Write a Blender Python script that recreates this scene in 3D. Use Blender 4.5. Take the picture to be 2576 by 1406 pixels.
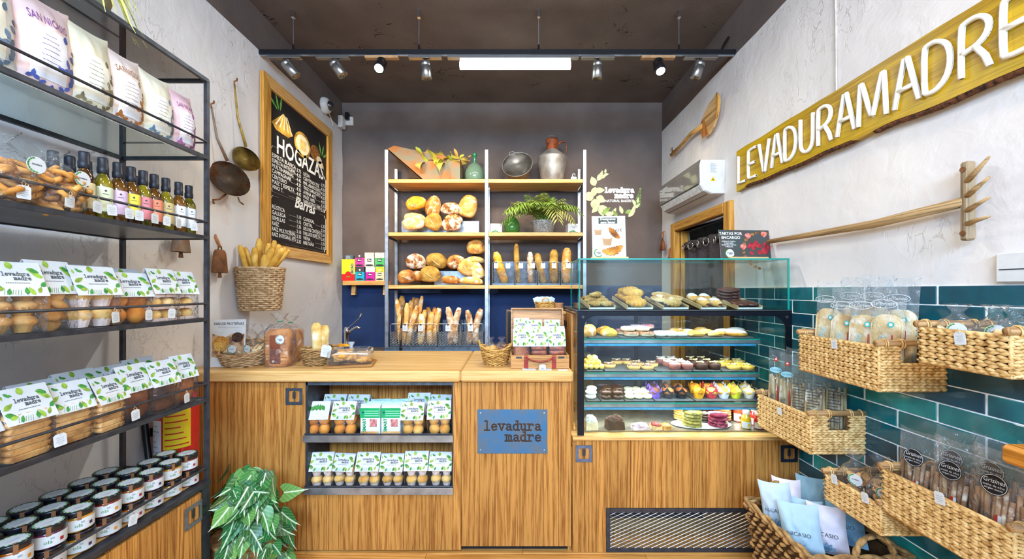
import bpy, math, random
from mathutils import Vector, Matrix, noise
from math import pi, sin, cos, radians, sqrt, atan2
random.seed(11)
for o in list(bpy.data.objects): bpy.data.objects.remove(o)
sc = bpy.context.scene
C = sc.collection
# ---------------------------------------------------------------- camera
FPX, HZ, EYE, CX = 1000.0, 730.0, 1.45, 1288.0      # focal length, horizon row and centre column for a 2576x1406 frame
cd = bpy.data.cameras.new('camera'); cam = bpy.data.objects.new('camera', cd); C.objects.link(cam)
cam.location = (0, 0, EYE); cam.rotation_euler = (pi/2, 0, 0)
cd.sensor_width = 36; cd.lens = 36*FPX/2576; cd.shift_y = (HZ-703)/2576; cd.clip_start = .02
sc.camera = cam
# ---------------------------------------------------------------- light
w = bpy.data.worlds.new('daylight'); sc.world = w; w.use_nodes = True
bg = w.node_tree.nodes['Background']; bg.inputs[0].default_value = (.42, .66, 1.0, 1); bg.inputs[1].default_value = 4.4
sc.view_settings.view_transform = 'Standard'; sc.view_settings.look = 'None'
sc.cycles.transparent_max_bounces = 40; sc.cycles.max_bounces = 14; sc.cycles.diffuse_bounces = 5
sc.view_settings.exposure = 0.26; sc.view_settings.gamma = 1; sc.view_settings.use_curve_mapping = False
def lamp(name, kind, loc, power, col, aim=None, **kw):
    l = bpy.data.lights.new(name, kind); l.energy = power; l.color = col
    for k, v in kw.items(): setattr(l, k, v)
    o = bpy.data.objects.new(name, l); C.objects.link(o); o.location = loc
    if aim is not None: o.rotation_euler = (Vector(aim)-Vector(loc)).to_track_quat('-Z', 'Y').to_euler()
    return o
WARM = (1.0, .78, .52)
lamp('daylight_fill', 'AREA', (-.1, -2.2, 2.72), 330, (.45, .68, 1.0), (-.1, 2.2, .9), shape='RECTANGLE', size=3.2, size_y=.9)   # added area lamp for shop-front daylight, raised clear of the case glass reflections
for x in (-1.1, 0.0, 1.1):    # second track of spots, over the shop floor behind the camera
    lamp('rear_track_spot', 'SPOT', (x, .25, 3.2), 66, WARM, (x*1.15, 2.6, .9), spot_size=radians(125), spot_blend=.9, shadow_soft_size=.12)
# ---------------------------------------------------------------- helpers
def P(px, py, Y): return Vector(((px-CX)*Y/FPX, Y, EYE+(HZ-py)*Y/FPX))
def hx(s): 
    c = [int(s[i:i+2], 16)/255 for i in (0, 2, 4)]
    return tuple(x/12.92 if x <= .04045 else ((x+.055)/1.055)**2.4 for x in c)+(1,)
T = lambda x, y, z: Matrix.Translation((x, y, z))
def Rx(d): return Matrix.Rotation(radians(d), 4, 'X')
def Ry(d): return Matrix.Rotation(radians(d), 4, 'Y')
def Rz(d): return Matrix.Rotation(radians(d), 4, 'Z')
def S(x, y, z): return Matrix.Diagonal((x, y, z, 1))
class MB:
    def __init__(s): s.v = []; s.f = []; s.m = []; s.mi = 0
    def add(s, vs, fs, M=None):
        o = len(s.v)
        s.v += [tuple(M @ Vector(v)) for v in vs] if M is not None else [tuple(v) for v in vs]
        s.f += [tuple(i+o for i in f) for f in fs]; s.m += [s.mi]*len(fs); return s
    def box(s, x0, x1, y0, y1, z0, z1, M=None):
        v = [(x, y, z) for z in (z0, z1) for y in (y0, y1) for x in (x0, x1)]
        return s.add(v, [(0, 2, 3, 1), (4, 5, 7, 6), (0, 1, 5, 4), (2, 6, 7, 3), (0, 4, 6, 2), (1, 3, 7, 5)], M)
    def cbox(s, x0, x1, y0, y1, z0, z1, c=.004, M=None):   # box with chamfered edges
        X = (x0, x0+c, x1-c, x1); Y = (y0, y0+c, y1-c, y1); Z = (z0, z0+c, z1-c, z1)
        rings = []
        def ring(z, i): 
            a, b = (1, 2) if i else (0, 3)
            if i: return [(X[1], Y[1], z), (X[2], Y[1], z), (X[2], Y[1], z), (X[2], Y[2], z), (X[2], Y[2], z), (X[1], Y[2], z), (X[1], Y[2], z), (X[1], Y[1], z)]
            return [(X[1], Y[0], z), (X[2], Y[0], z), (X[3], Y[1], z), (X[3], Y[2], z), (X[2], Y[3], z), (X[1], Y[3], z), (X[0], Y[2], z), (X[0], Y[1], z)]
        R = [ring(Z[0], 1), ring(Z[1], 0), ring(Z[2], 0), ring(Z[3], 1)]
        return s.rings(R, M=M)
    def rings(s, R, closed=True, caps=True, M=None):
        n = len(R[0]); v = [p for r in R for p in r]; f = []
        for k in range(len(R)-1):
            for i in range(n if closed else n-1):
                j = (i+1) % n
                f.append((k*n+i, k*n+j, (k+1)*n+j, (k+1)*n+i))
        if caps and closed:
            f.append(tuple(range(n-1, -1, -1))); f.append(tuple(range((len(R)-1)*n, len(R)*n)))
        return s.add(v, f, M)
    def tube(s, pts, r, n=6, closed=False, caps=True, M=None, flat=1.0):
        pts = [Vector(p) for p in pts]; N = len(pts); R = []; up = None
        for i, p in enumerate(pts):
            a = pts[(i-1) % N] if (closed or i > 0) else p
            b = pts[(i+1) % N] if (closed or i < N-1) else p
            t = (b-a)
            t = t.normalized() if t.length > 1e-9 else Vector((0, 0, 1))
            if up is None: up = Vector((0, 0, 1)) if abs(t.z) < .9 else Vector((1, 0, 0))
            u = t.cross(up)
            if u.length < 1e-6: u = t.orthogonal()
            u.normalize(); w_ = u.cross(t).normalized(); up = w_
            rr = r[i] if isinstance(r, (list, tuple)) else r
            R.append([tuple(p+u*(cos(2*pi*k/n)*rr)+w_*(sin(2*pi*k/n)*rr*flat)) for k in range(n)])
        if closed: R.append(R[0]); caps = False
        return s.rings(R, caps=caps, M=M)
    def cyl(s, p0, p1, r0, r1=None, n=14, M=None): return s.tube([p0, p1], [r0, r0 if r1 is None else r1], n, M=M)
    def lathe(s, prof, n=20, M=None, a0=0, a1=2*pi, sx=1, sy=1):
        full = abs(a1-a0-2*pi) < 1e-6; k = n if full else n+1
        R = [[(r*cos(a0+(a1-a0)*i/n)*sx, r*sin(a0+(a1-a0)*i/n)*sy, z) for i in range(k)] for r, z in prof]
        return s.rings(R, closed=full, caps=full, M=M)
    def ell(s, c, rad, seg=12, rg=8, fn=None, M=None):
        vs = [(0, 0, -1)]+[(cos(2*pi*i/seg)*sin(pi*k/rg), sin(2*pi*i/seg)*sin(pi*k/rg), -cos(pi*k/rg)) for k in range(1, rg) for i in range(seg)]+[(0, 0, 1)]
        out = []
        for v in vs:
            q = Vector(v)
            if fn: q = fn(q)
            out.append((c[0]+q[0]*rad[0], c[1]+q[1]*rad[1], c[2]+q[2]*rad[2]))
        f = [(0, 1+(i+1) % seg, 1+i) for i in range(seg)]
        for k in range(rg-2):
            for i in range(seg): f.append((1+k*seg+i, 1+k*seg+(i+1) % seg, 1+(k+1)*seg+(i+1) % seg, 1+(k+1)*seg+i))
        L = len(vs)-1
        f += [(L, 1+(rg-2)*seg+i, 1+(rg-2)*seg+(i+1) % seg) for i in range(seg)]
        return s.add(out, f, M)
    def prism(s, pts, y0, y1, M=None):      # outline in x,z extruded from y0 (front) to y1
        n = len(pts); v = [(x, y0, z) for x, z in pts]+[(x, y1, z) for x, z in pts]
        f = [tuple(range(n)), tuple(range(2*n-1, n-1, -1))]+[(i, i+n, (i+1) % n+n, (i+1) % n) for i in range(n)]
        return s.add(v, f, M)
    def flat(s, pts, y=0, M=None): return s.add([(x, y, z) for x, z in pts], [tuple(range(len(pts)))], M)
    def grid(s, nu, nv, fn, M=None, cu=False):
        v = [fn(i/(nu if cu else nu-1), j/(nv-1)) for j in range(nv) for i in range(nu)]
        f = [(j*nu+i, j*nu+(i+1) % nu, (j+1)*nu+(i+1) % nu, (j+1)*nu+i) for j in range(nv-1) for i in range(nu if cu else nu-1)]
        return s.add(v, f, M)
    def mesh(s, name, mats, smooth=False):
        me = bpy.data.meshes.new(name); me.from_pydata(s.v, [], s.f)
        for m in (mats if isinstance(mats, (list, tuple)) else [mats]): me.materials.append(m)
        if any(s.m): me.polygons.foreach_set('material_index', s.m)
        if smooth: me.polygons.foreach_set('use_smooth', [True]*len(me.polygons))
        me.validate(); me.update(); return me
    def build(s, name, mats, parent=None, smooth=False, M=None): return obj(name, s.mesh(name, mats, smooth), parent, M)
def obj(name, me, parent=None, M=None):
    o = bpy.data.objects.new(name, me); C.objects.link(o)
    if parent is not None: o.parent = parent
    if M is not None: o.matrix_local = M
    return o
def thing(name, label, cat, loc=(0, 0, 0), rz=0, group=None, rot=None):
    o = bpy.data.objects.new(name, None); o.empty_display_size = .02; C.objects.link(o)
    o.location = loc; o.rotation_euler = rot if rot else (0, 0, radians(rz))
    return tag(o, label, cat, group)
def tag(o, label, cat, group=None):
    o['label'] = label; o['category'] = cat
    if group: o['group'] = group
    return o
def struct(o): o['kind'] = 'structure'; return o
def stuff(o): o['kind'] = 'stuff'; return o
def dup(root, label=None, loc=None, rz=None, scale=None, rot=None, group=None):
    r = root.copy(); C.objects.link(r)
    if label: r['label'] = label
    if group: r['group'] = group
    if loc is not None: r.location = loc
    if rz is not None: r.rotation_euler = (0, 0, radians(rz))
    if rot is not None: r.rotation_euler = [radians(a) for a in rot]
    if scale is not None: r.scale = (scale,)*3 if isinstance(scale, (int, float)) else scale
    for ch in list(root.children):
        c = ch.copy(); C.objects.link(c); c.parent = r
        for g in list(ch.children):
            d = g.copy(); C.objects.link(d); d.parent = c
    return r
def kill(root):
    for ch in list(root.children_recursive): bpy.data.objects.remove(ch)
    bpy.data.objects.remove(root)
ORD = 'first second third fourth fifth sixth seventh eighth ninth tenth eleventh twelfth thirteenth fourteenth'.split()
# ---------------------------------------------------------------- materials
def newmat(name):
    m = bpy.data.materials.new(name); m.use_nodes = True; nt = m.node_tree
    return m, nt, nt.nodes['Principled BSDF']
def N(nt, t, **kw):
    n = nt.nodes.new(t)
    for k, v in kw.items():
        if k in n.inputs: n.inputs[k].default_value = v
        else: setattr(n, k, v)
    return n
def L(nt, a, b): nt.links.new(a, b)
def mixc(nt, fac, a, b, mode='MIX'):
    n = N(nt, 'ShaderNodeMix', data_type='RGBA', blend_type=mode)
    if isinstance(fac, (int, float)): n.inputs[0].default_value = fac
    else: L(nt, fac, n.inputs[0])
    for i, c in ((6, a), (7, b)):
        if isinstance(c, tuple): n.inputs[i].default_value = c
        else: L(nt, c, n.inputs[i])
    return n.outputs[2]
def ramp(nt, fac, stops):
    n = N(nt, 'ShaderNodeValToRGB'); L(nt, fac, n.inputs[0]); e = n.color_ramp.elements
    while len(e) < len(stops): e.new(.5)
    for i, (p, c) in enumerate(stops): e[i].position = p; e[i].color = c
    return n.outputs[0]
def coords(nt, scale=(1, 1, 1), rnd=True):
    tc = N(nt, 'ShaderNodeTexCoord'); mp = N(nt, 'ShaderNodeMapping'); mp.inputs['Scale'].default_value = scale
    L(nt, tc.outputs['Object'], mp.inputs['Vector'])
    if rnd:
        oi = N(nt, 'ShaderNodeObjectInfo'); m = N(nt, 'ShaderNodeVectorMath', operation='SCALE'); m.inputs[0].default_value = (37, 53, 71)
        L(nt, oi.outputs['Random'], m.inputs['Scale']); L(nt, m.outputs[0], mp.inputs['Location'])
    return mp.outputs[0]
def bumpn(nt, b, h, strength=.3, dist=.01):
    n = N(nt, 'ShaderNodeBump'); n.inputs['Strength'].default_value = strength; n.inputs['Distance'].default_value = dist
    L(nt, h, n.inputs['Height']); L(nt, n.outputs[0], b.inputs['Normal'])
_mc = {}
def pm(col, rough=.55, metal=0, var=.12, scale=25, bump=0, bscale=120, spec=.4, emit=0, coat=0, col2=None, name=None):
    """plain painted / baked / metal surface with a little colour and relief noise"""
    key = (col, rough, metal, var, scale, bump, bscale, spec, emit, coat, col2)
    if key in _mc: return _mc[key]
    m, nt, b = newmat(name or 'surface_'+col)
    c = hx(col); v = coords(nt)
    if var:
        n = N(nt, 'ShaderNodeTexNoise', Scale=scale, Detail=4.0); L(nt, v, n.inputs['Vector'])
        d = hx(col2) if col2 else tuple(x*(1-var*2) for x in c[:3])+(1,)
        u = c if col2 else tuple(min(1, x*(1+var*.7)) for x in c[:3])+(1,)
        o = ramp(nt, n.outputs['Fac'], [(.35, d), (.62, u)]); L(nt, o, b.inputs['Base Color'])
    else: b.inputs['Base Color'].default_value = c
    b.inputs['Roughness'].default_value = rough; b.inputs['Metallic'].default_value = metal
    b.inputs['Specular IOR Level'].default_value = spec
    if coat: b.inputs['Coat Weight'].default_value = coat; b.inputs['Coat Roughness'].default_value = .08
    if bump:
        n2 = N(nt, 'ShaderNodeTexNoise', Scale=bscale, Detail=3.0); L(nt, v, n2.inputs['Vector']); bumpn(nt, b, n2.outputs['Fac'], bump, .004)
    if emit: b.inputs['Emission Color'].default_value = c; b.inputs['Emission Strength'].default_value = emit
    _mc[key] = m; return m
def wood(c1, c2, axis='z', sc_=14, rough=.5, rnd=.25, bump=.15, name='wood', dist=9):
    key = (c1, c2, axis, sc_, rough, rnd)
    if key in _mc: return _mc[key]
    m, nt, b = newmat(name)
    s = {'x': (.028, 1, 1), 'y': (1, .028, 1), 'z': (1, 1, .028)}[axis]
    v = coords(nt, s)
    n0 = N(nt, 'ShaderNodeTexNoise', Scale=sc_*.35, Detail=2.0); L(nt, v, n0.inputs['Vector'])
    mu = N(nt, 'ShaderNodeMath', operation='MULTIPLY'); mu.inputs[1].default_value = sc_*dist; L(nt, n0.outputs['Fac'], mu.inputs[0])
    si = N(nt, 'ShaderNodeMath', operation='SINE'); L(nt, mu.outputs[0], si.inputs[0])
    n1 = N(nt, 'ShaderNodeTexNoise', Scale=sc_*15, Detail=4.0, Roughness=.65); L(nt, v, n1.inputs['Vector'])
    ad = N(nt, 'ShaderNodeMath', operation='MULTIPLY_ADD'); L(nt, si.outputs[0], ad.inputs[0]); ad.inputs[1].default_value = .10; L(nt, n1.outputs['Fac'], ad.inputs[2])
    col = ramp(nt, ad.outputs[0], [(.33, hx(c2)), (.58, hx(c1))])
    oi = N(nt, 'ShaderNodeObjectInfo'); mr = N(nt, 'ShaderNodeMapRange'); mr.inputs[3].default_value = 1-rnd; mr.inputs[4].default_value = 1+rnd*.5
    L(nt, oi.outputs['Random'], mr.inputs[0])
    sv = N(nt, 'ShaderNodeHueSaturation'); L(nt, mr.outputs[0], sv.inputs['Value']); L(nt, col, sv.inputs['Color'])
    L(nt, sv.outputs[0], b.inputs['Base Color']); b.inputs['Roughness'].default_value = rough; b.inputs['Specular IOR Level'].default_value = .3
    bumpn(nt, b, ad.outputs[0], bump, .003)
    _mc[key] = m; return m
def clear(name, tint='ffffff', gloss=1.0, rough=.03, crinkle=0, bs=40, ior=1.45, haze=0, hcol='e8eef2'):
    """thin clear sheet (glass pane, acrylic, cellophane): passes light, reflects by Fresnel"""
    m = bpy.data.materials.new(name); m.use_nodes = True; nt = m.node_tree; nt.nodes.remove(nt.nodes['Principled BSDF'])
    out = nt.nodes['Material Output']
    t = N(nt, 'ShaderNodeBsdfTransparent'); t.inputs[0].default_value = hx(tint)
    g = N(nt, 'ShaderNodeBsdfGlossy'); g.inputs['Roughness'].default_value = rough
    fr = N(nt, 'ShaderNodeFresnel'); ge = N(nt, 'ShaderNodeNewGeometry'); mr = N(nt, 'ShaderNodeMapRange'); mr.inputs[3].default_value = ior; mr.inputs[4].default_value = 1/ior
    L(nt, ge.outputs['Backfacing'], mr.inputs[0]); L(nt, mr.outputs[0], fr.inputs['IOR'])      # same reflectance on both faces of the sheet
    mu = N(nt, 'ShaderNodeMath', operation='MULTIPLY', use_clamp=True); mu.inputs[1].default_value = gloss; L(nt, fr.outputs[0], mu.inputs[0])
    if crinkle:
        v = coords(nt); n = N(nt, 'ShaderNodeTexNoise', Scale=bs, Detail=3.0, Distortion=1.2); L(nt, v, n.inputs['Vector'])
        bn = N(nt, 'ShaderNodeBump'); bn.inputs['Strength'].default_value = crinkle; bn.inputs['Distance'].default_value = .02
        L(nt, n.outputs['Fac'], bn.inputs['Height']); L(nt, bn.outputs[0], g.inputs['Normal']); L(nt, bn.outputs[0], fr.inputs['Normal'])
    mx = N(nt, 'ShaderNodeMixShader'); L(nt, mu.outputs[0], mx.inputs[0]); L(nt, t.outputs[0], mx.inputs[1]); L(nt, g.outputs[0], mx.inputs[2])
    last = mx.outputs[0]
    if haze:
        d = N(nt, 'ShaderNodeBsdfDiffuse'); d.inputs[0].default_value = hx(hcol); m2 = N(nt, 'ShaderNodeMixShader'); m2.inputs[0].default_value = haze
        L(nt, last, m2.inputs[1]); L(nt, d.outputs[0], m2.inputs[2]); last = m2.outputs[0]
    L(nt, last, out.inputs['Surface']); return m
def crust(name, pale, gold, brown, flour=0, crack=False, seeds=False, rough=.7):
    m, nt, b = newmat(name); v = coords(nt)
    n = N(nt, 'ShaderNodeTexNoise', Scale=14.0, Detail=5.0); L(nt, v, n.inputs['Vector'])
    col = ramp(nt, n.outputs['Fac'], [(.3, hx(brown)), (.48, hx(gold)), (.68, hx(pale))]); hgt = n.outputs['Fac']
    if crack:
        vo = N(nt, 'ShaderNodeTexVoronoi', feature='DISTANCE_TO_EDGE', Scale=22.0); n4 = N(nt, 'ShaderNodeTexNoise', Scale=9.0); L(nt, v, n4.inputs['Vector'])
        mv = mixc(nt, .12, v, n4.outputs['Color']); L(nt, mv, vo.inputs['Vector'])
        k = ramp(nt, vo.outputs['Distance'], [(.02, (0, 0, 0, 1)), (.12, (1, 1, 1, 1))]); col = mixc(nt, k, hx(brown), col); hgt = k
    if flour:
        n3 = N(nt, 'ShaderNodeTexNoise', Scale=20.0, Detail=6.0); L(nt, v, n3.inputs['Vector'])
        k = ramp(nt, n3.outputs['Fac'], [(.62-flour*.3, (0, 0, 0, 1)), (.74-flour*.25, (.9, .9, .9, 1))]); col = mixc(nt, k, col, hx('efe3cf'))
    if seeds:
        vo = N(nt, 'ShaderNodeTexVoronoi', Scale=170.0); L(nt, v, vo.inputs['Vector'])
        k = ramp(nt, vo.outputs['Distance'], [(.2, (1, 1, 1, 1)), (.42, (0, 0, 0, 1))]); col = mixc(nt, k, col, hx('7a6038')); hgt = vo.outputs['Distance']
    L(nt, col, b.inputs['Base Color']); b.inputs['Roughness'].default_value = rough; b.inputs['Specular IOR Level'].default_value = .25
    bumpn(nt, b, hgt, .5, .006); return m
# prints
_tc = {}
def text(s, size, mat, parent, loc=(0, 0, 0), name='lettering', rot=(90, 0, 0), align='CENTER', bold=0, ext=0, fit=None, shear=0, M=None):
    key = (s, size, mat.name, align, bold, ext, fit, shear)
    if key not in _tc:
        cu = bpy.data.curves.new('txt', 'FONT'); cu.body = s; cu.size = size; cu.align_x = align; cu.align_y = 'CENTER'; cu.offset = bold; cu.extrude = ext; cu.resolution_u = 2; cu.shear = shear
        to = bpy.data.objects.new('txt', cu); me = bpy.data.meshes.new_from_object(to); bpy.data.objects.remove(to); bpy.data.curves.remove(cu)
        if fit and len(me.vertices):
            xs = [v.co.x for v in me.vertices]; wd = max(xs)-min(xs)
            if wd > fit:
                for v in me.vertices: v.co.x *= fit/wd
        me.materials.clear(); me.materials.append(mat); me.name = name; _tc[key] = me
    o = bpy.data.objects.new(name, _tc[key]); C.objects.link(o); o.parent = parent
    if M is not None: o.matrix_local = M
    else: o.location = loc; o.rotation_euler = [radians(a) for a in rot]
    return o
LOW = {'l': [[(.1, .75), (.28, .75), (.28, 0)], [(.08, 0), (.48, 0)]], 'e': [[(.08, .27), (.47, .27), (.42, .42), (.28, .5), (.13, .43), (.08, .25), (.14, .07), (.28, 0), (.47, .08)]],
 'v': [[(-.02, .5), (.2, .5)], [(.08, .5), (.28, 0), (.48, .5)], [(.36, .5), (.58, .5)]],
 'a': [[(.1, .42), (.25, .5), (.4, .44), (.42, .3), (.42, .05), (.54, 0)], [(.42, .29), (.2, .27), (.08, .14), (.16, .02), (.3, .02), (.42, .13)]],
 'd': [[(.28, .75), (.42, .75), (.42, 0), (.55, 0)], [(.42, .4), (.25, .5), (.1, .4), (.06, .24), (.12, .06), (.25, 0), (.42, .1)]],
 'u': [[(-.02, .5), (.12, .5), (.12, .12), (.22, 0), (.42, .1)], [(.3, .5), (.42, .5), (.42, 0), (.55, 0)]],
 'r': [[(.02, .5), (.16, .5), (.16, 0)], [(.04, 0), (.34, 0)], [(.16, .34), (.3, .48), (.44, .5), (.49, .4)]],
 'm': [[(-.04, .5), (.08, .5), (.08, 0)], [(-.03, 0), (.17, 0)], [(.08, .38), (.17, .5), (.25, .44), (.27, .36), (.27, 0)], [(.2, 0), (.34, 0)], [(.27, .38), (.37, .5), (.45, .44), (.47, .36), (.47, 0)], [(.4, 0), (.58, 0)]]}
def strokes(mb, s, x, z, size, wd, y=0, th=0):
    ep = 0
    for i, ch in enumerate(s):
        for pl in LOW[ch]:
            pts = [Vector((x+(i*.6+a)*size, 0, z+b*size)) for a, b in pl]
            for a, b in zip(pts, pts[1:]):
                d = (b-a).normalized(); nrm = Vector((-d.z, 0, d.x))*(wd/2); a2 = a-d*wd*.4; b2 = b+d*wd*.4
                q = [a2+nrm, a2-nrm, b2-nrm, b2+nrm]; o = [(p.x, p.z) for p in q]
                ep += wd*.0025; mb.prism(o, y, y+th) if th else mb.flat(o, y-ep)      # tiny steps keep overlapping strokes from being coplanar
def leafpts(x, z, ln, wd, ang, n=5):
    L_ = []; a = radians(ang); d = (cos(a), sin(a)); p = (-sin(a), cos(a))
    for k in range(n+1): t = k/n; w_ = wd/2*sin(pi*t**.8); L_.append((x+d[0]*ln*t+p[0]*w_, z+d[1]*ln*t+p[1]*w_))
    for k in range(n-1, 0, -1): t = k/n; w_ = wd/2*sin(pi*t**.8); L_.append((x+d[0]*ln*t-p[0]*w_, z+d[1]*ln*t-p[1]*w_))
    return L_
def arc(cx, cz, r, a0, a1, n=12, rz=None): return [(cx+r*cos(radians(a0+(a1-a0)*i/n)), cz+(rz or r)*sin(radians(a0+(a1-a0)*i/n))) for i in range(n+1)]
def rrect(x0, x1, z0, z1, r, n=4): return arc(x1-r, z1-r, r, 0, 90, n)+arc(x0+r, z1-r, r, 90, 180, n)+arc(x0+r, z0+r, r, 180, 270, n)+arc(x1-r, z0+r, r, 270, 360, n)
# ---------------------------------------------------------------- shared materials
XL, XR, YB, ZC = -1.81, 1.60, 4.24, 3.45
def plaster(name, c, c2):
    m, nt, b = newmat(name); v = coords(nt, rnd=False)
    n = N(nt, 'ShaderNodeTexNoise', Scale=1.6, Detail=5.0); L(nt, v, n.inputs['Vector'])
    col = ramp(nt, n.outputs['Fac'], [(.35, hx(c2)), (.6, hx(c))])
    st = N(nt, 'ShaderNodeTexNoise', Scale=2.3, Detail=2.0); L(nt, v, st.inputs['Vector'])
    k = ramp(nt, st.outputs['Fac'], [(.72, (0, 0, 0, 1)), (.8, (.55, .55, .55, 1))]); col = mixc(nt, k, col, hx('b98f6c'))
    mp = N(nt, 'ShaderNodeMapping'); mp.inputs['Scale'].default_value = (5, 5, 2.2); mp.inputs['Rotation'].default_value = (.5, .4, .3); L(nt, v, mp.inputs['Vector'])
    cr = N(nt, 'ShaderNodeTexNoise', Scale=2.6, Detail=5.0, Distortion=.9); L(nt, mp.outputs[0], cr.inputs['Vector'])
    mk = N(nt, 'ShaderNodeTexNoise', Scale=1.7, Detail=2.0); L(nt, v, mk.inputs['Vector'])
    ab = N(nt, 'ShaderNodeMath', operation='SUBTRACT'); L(nt, cr.outputs['Fac'], ab.inputs[0]); ab.inputs[1].default_value = .5
    a2 = N(nt, 'ShaderNodeMath', operation='ABSOLUTE'); L(nt, ab.outputs[0], a2.inputs[0])
    li = ramp(nt, a2.outputs[0], [(.004, (1, 1, 1, 1)), (.014, (0, 0, 0, 1))])
    ms = ramp(nt, mk.outputs['Fac'], [(.52, (0, 0, 0, 1)), (.62, (1, 1, 1, 1))])
    ln = mixc(nt, 1.0, li, ms, 'MULTIPLY'); lk = mixc(nt, 1.0, ln, (.28, .28, .28, 1), 'MULTIPLY')
    col = mixc(nt, lk, col, hx('8b7a6a')); L(nt, col, b.inputs['Base Color'])
    b.inputs['Roughness'].default_value = .85; b.inputs['Specular IOR Level'].default_value = .2
    f = N(nt, 'ShaderNodeTexNoise', Scale=9.0, Detail=6.0, Distortion=.4); L(nt, v, f.inputs['Vector'])
    sb = N(nt, 'ShaderNodeMath', operation='SUBTRACT'); L(nt, f.outputs['Fac'], sb.inputs[0]); L(nt, ln, sb.inputs[1])
    bumpn(nt, b, sb.outputs[0], .28, .02); return m
M_PL = plaster('plaster', 'e0d9d2', 'd5cfcb')
def darkpaint(cracks=True):
    m, nt, b = newmat('dark_taupe_paint'); v = coords(nt, rnd=False)
    n = N(nt, 'ShaderNodeTexNoise', Scale=3.0, Detail=4.0); L(nt, v, n.inputs['Vector'])
    col = ramp(nt, n.outputs['Fac'], [(.3, hx('5c504a')), (.7, hx('6c5f58'))])
    mp = N(nt, 'ShaderNodeMapping'); mp.inputs['Scale'].default_value = (1, 1.6, 1); L(nt, v, mp.inputs['Vector'])
    cr = N(nt, 'ShaderNodeTexNoise', Scale=5.0, Detail=4.0, Distortion=1.0); L(nt, mp.outputs[0], cr.inputs['Vector'])
    ab = N(nt, 'ShaderNodeMath', operation='SUBTRACT'); L(nt, cr.outputs['Fac'], ab.inputs[0]); ab.inputs[1].default_value = .5
    a2 = N(nt, 'ShaderNodeMath', operation='ABSOLUTE'); L(nt, ab.outputs[0], a2.inputs[0])
    li = ramp(nt, a2.outputs[0], [(.003, (1, 1, 1, 1)), (.012, (0, 0, 0, 1))])
    mk = N(nt, 'ShaderNodeTexNoise', Scale=4.2, Detail=1.0); L(nt, v, mk.inputs['Vector'])
    ms = ramp(nt, mk.outputs['Fac'], [(.62, (0, 0, 0, 1)), (.66, (1, 1, 1, 1))])
    sx = N(nt, 'ShaderNodeSeparateXYZ'); L(nt, v, sx.inputs[0])
    up = ramp(nt, sx.outputs[2], [(.0, (0, 0, 0, 1)), (1, (1, 1, 1, 1))])
    ln = mixc(nt, 1.0, li, ms, 'MULTIPLY'); col = mixc(nt, ln, col, hx('1d1816')) if cracks else col; L(nt, col, b.inputs['Base Color'])
    b.inputs['Roughness'].default_value = .8; b.inputs['Specular IOR Level'].default_value = .2
    f = N(nt, 'ShaderNodeTexNoise', Scale=60.0, Detail=3.0); L(nt, v, f.inputs['Vector']); bumpn(nt, b, f.outputs['Fac'], .12, .01); return m
M_DK = darkpaint(); M_DKW = darkpaint(False)
M_PINE = wood('c48a44', '8c5420', 'z', 16, .45, .16, name='pine_vertical')
M_PINEX = wood('e2b26c', 'b9803c', 'x', 16, .45, .08, name='pine_horizontal')
M_PINEY = wood('e2b26c', 'b9803c', 'y', 16, .45, .08, name='pine_lengthwise')
M_TOP = wood('dbb274', 'c4924e', 'x', 10, .4, .06, name='worktop_oak')
M_OAK = wood('d29a45', 'a5691f', 'z', 16, .45, .06, name='frame_oak')
M_OAKY = wood('d29a45', 'a5691f', 'y', 16, .45, .06, name='frame_oak_across')
M_STEEL = pm('5f6a76', .42, .75, .15, 30, name='raw_steel')
M_STEELD = pm('45464c', .45, .55, .15, 30, name='dark_steel')
M_STEELL = pm('a9aeb4', .38, .8, .15, 12, name='pale_steel')
M_BLACK = pm('17171a', .35, 0, .1, name='black_plastic')
M_CHROME = pm('d5d8dc', .12, 1, 0, name='chrome')
M_ALU = pm('9d9a96', .3, .9, .05, name='brushed_aluminium')
M_WHITE = pm('cdcfcf', .6, 0, .03, name='white_card')
M_WPL = pm('d6d4d0', .35, 0, .03, name='white_plastic')
M_INK = pm('43464a', .8, 0, 0, name='grey_ink')
M_INKP = pm('9aa0a6', .8, 0, 0, name='pale_ink')
M_INKG = pm('3f8a3a', .7, 0, .2, 60, name='green_ink')
M_INKL = pm('8fae3a', .7, 0, .2, 60, name='lime_ink')
M_CHALK = pm('f2efe8', .9, 0, 0, name='chalk_white')
M_STRING = pm('c9b48c', .9, 0, .2, name='string')
M_GLASS = clear('pane_glass', 'f5fbfa', 1.0, .01)
M_GLASSD = clear('shelf_glass', 'eef5f3', .5, .02)
M_EDGE = pm('0f8f80', .15, 0, .1, 8, spec=.8, name='green_glass_edge')
M_FILM = clear('cellophane', 'fdfdfd', 1.3, .10, .5, 45, 1.4, .015)
M_FILMH = clear('cellophane_crumpled', 'fdfdfd', 1.7, .10, .9, 30, 1.4, .025)
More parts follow.
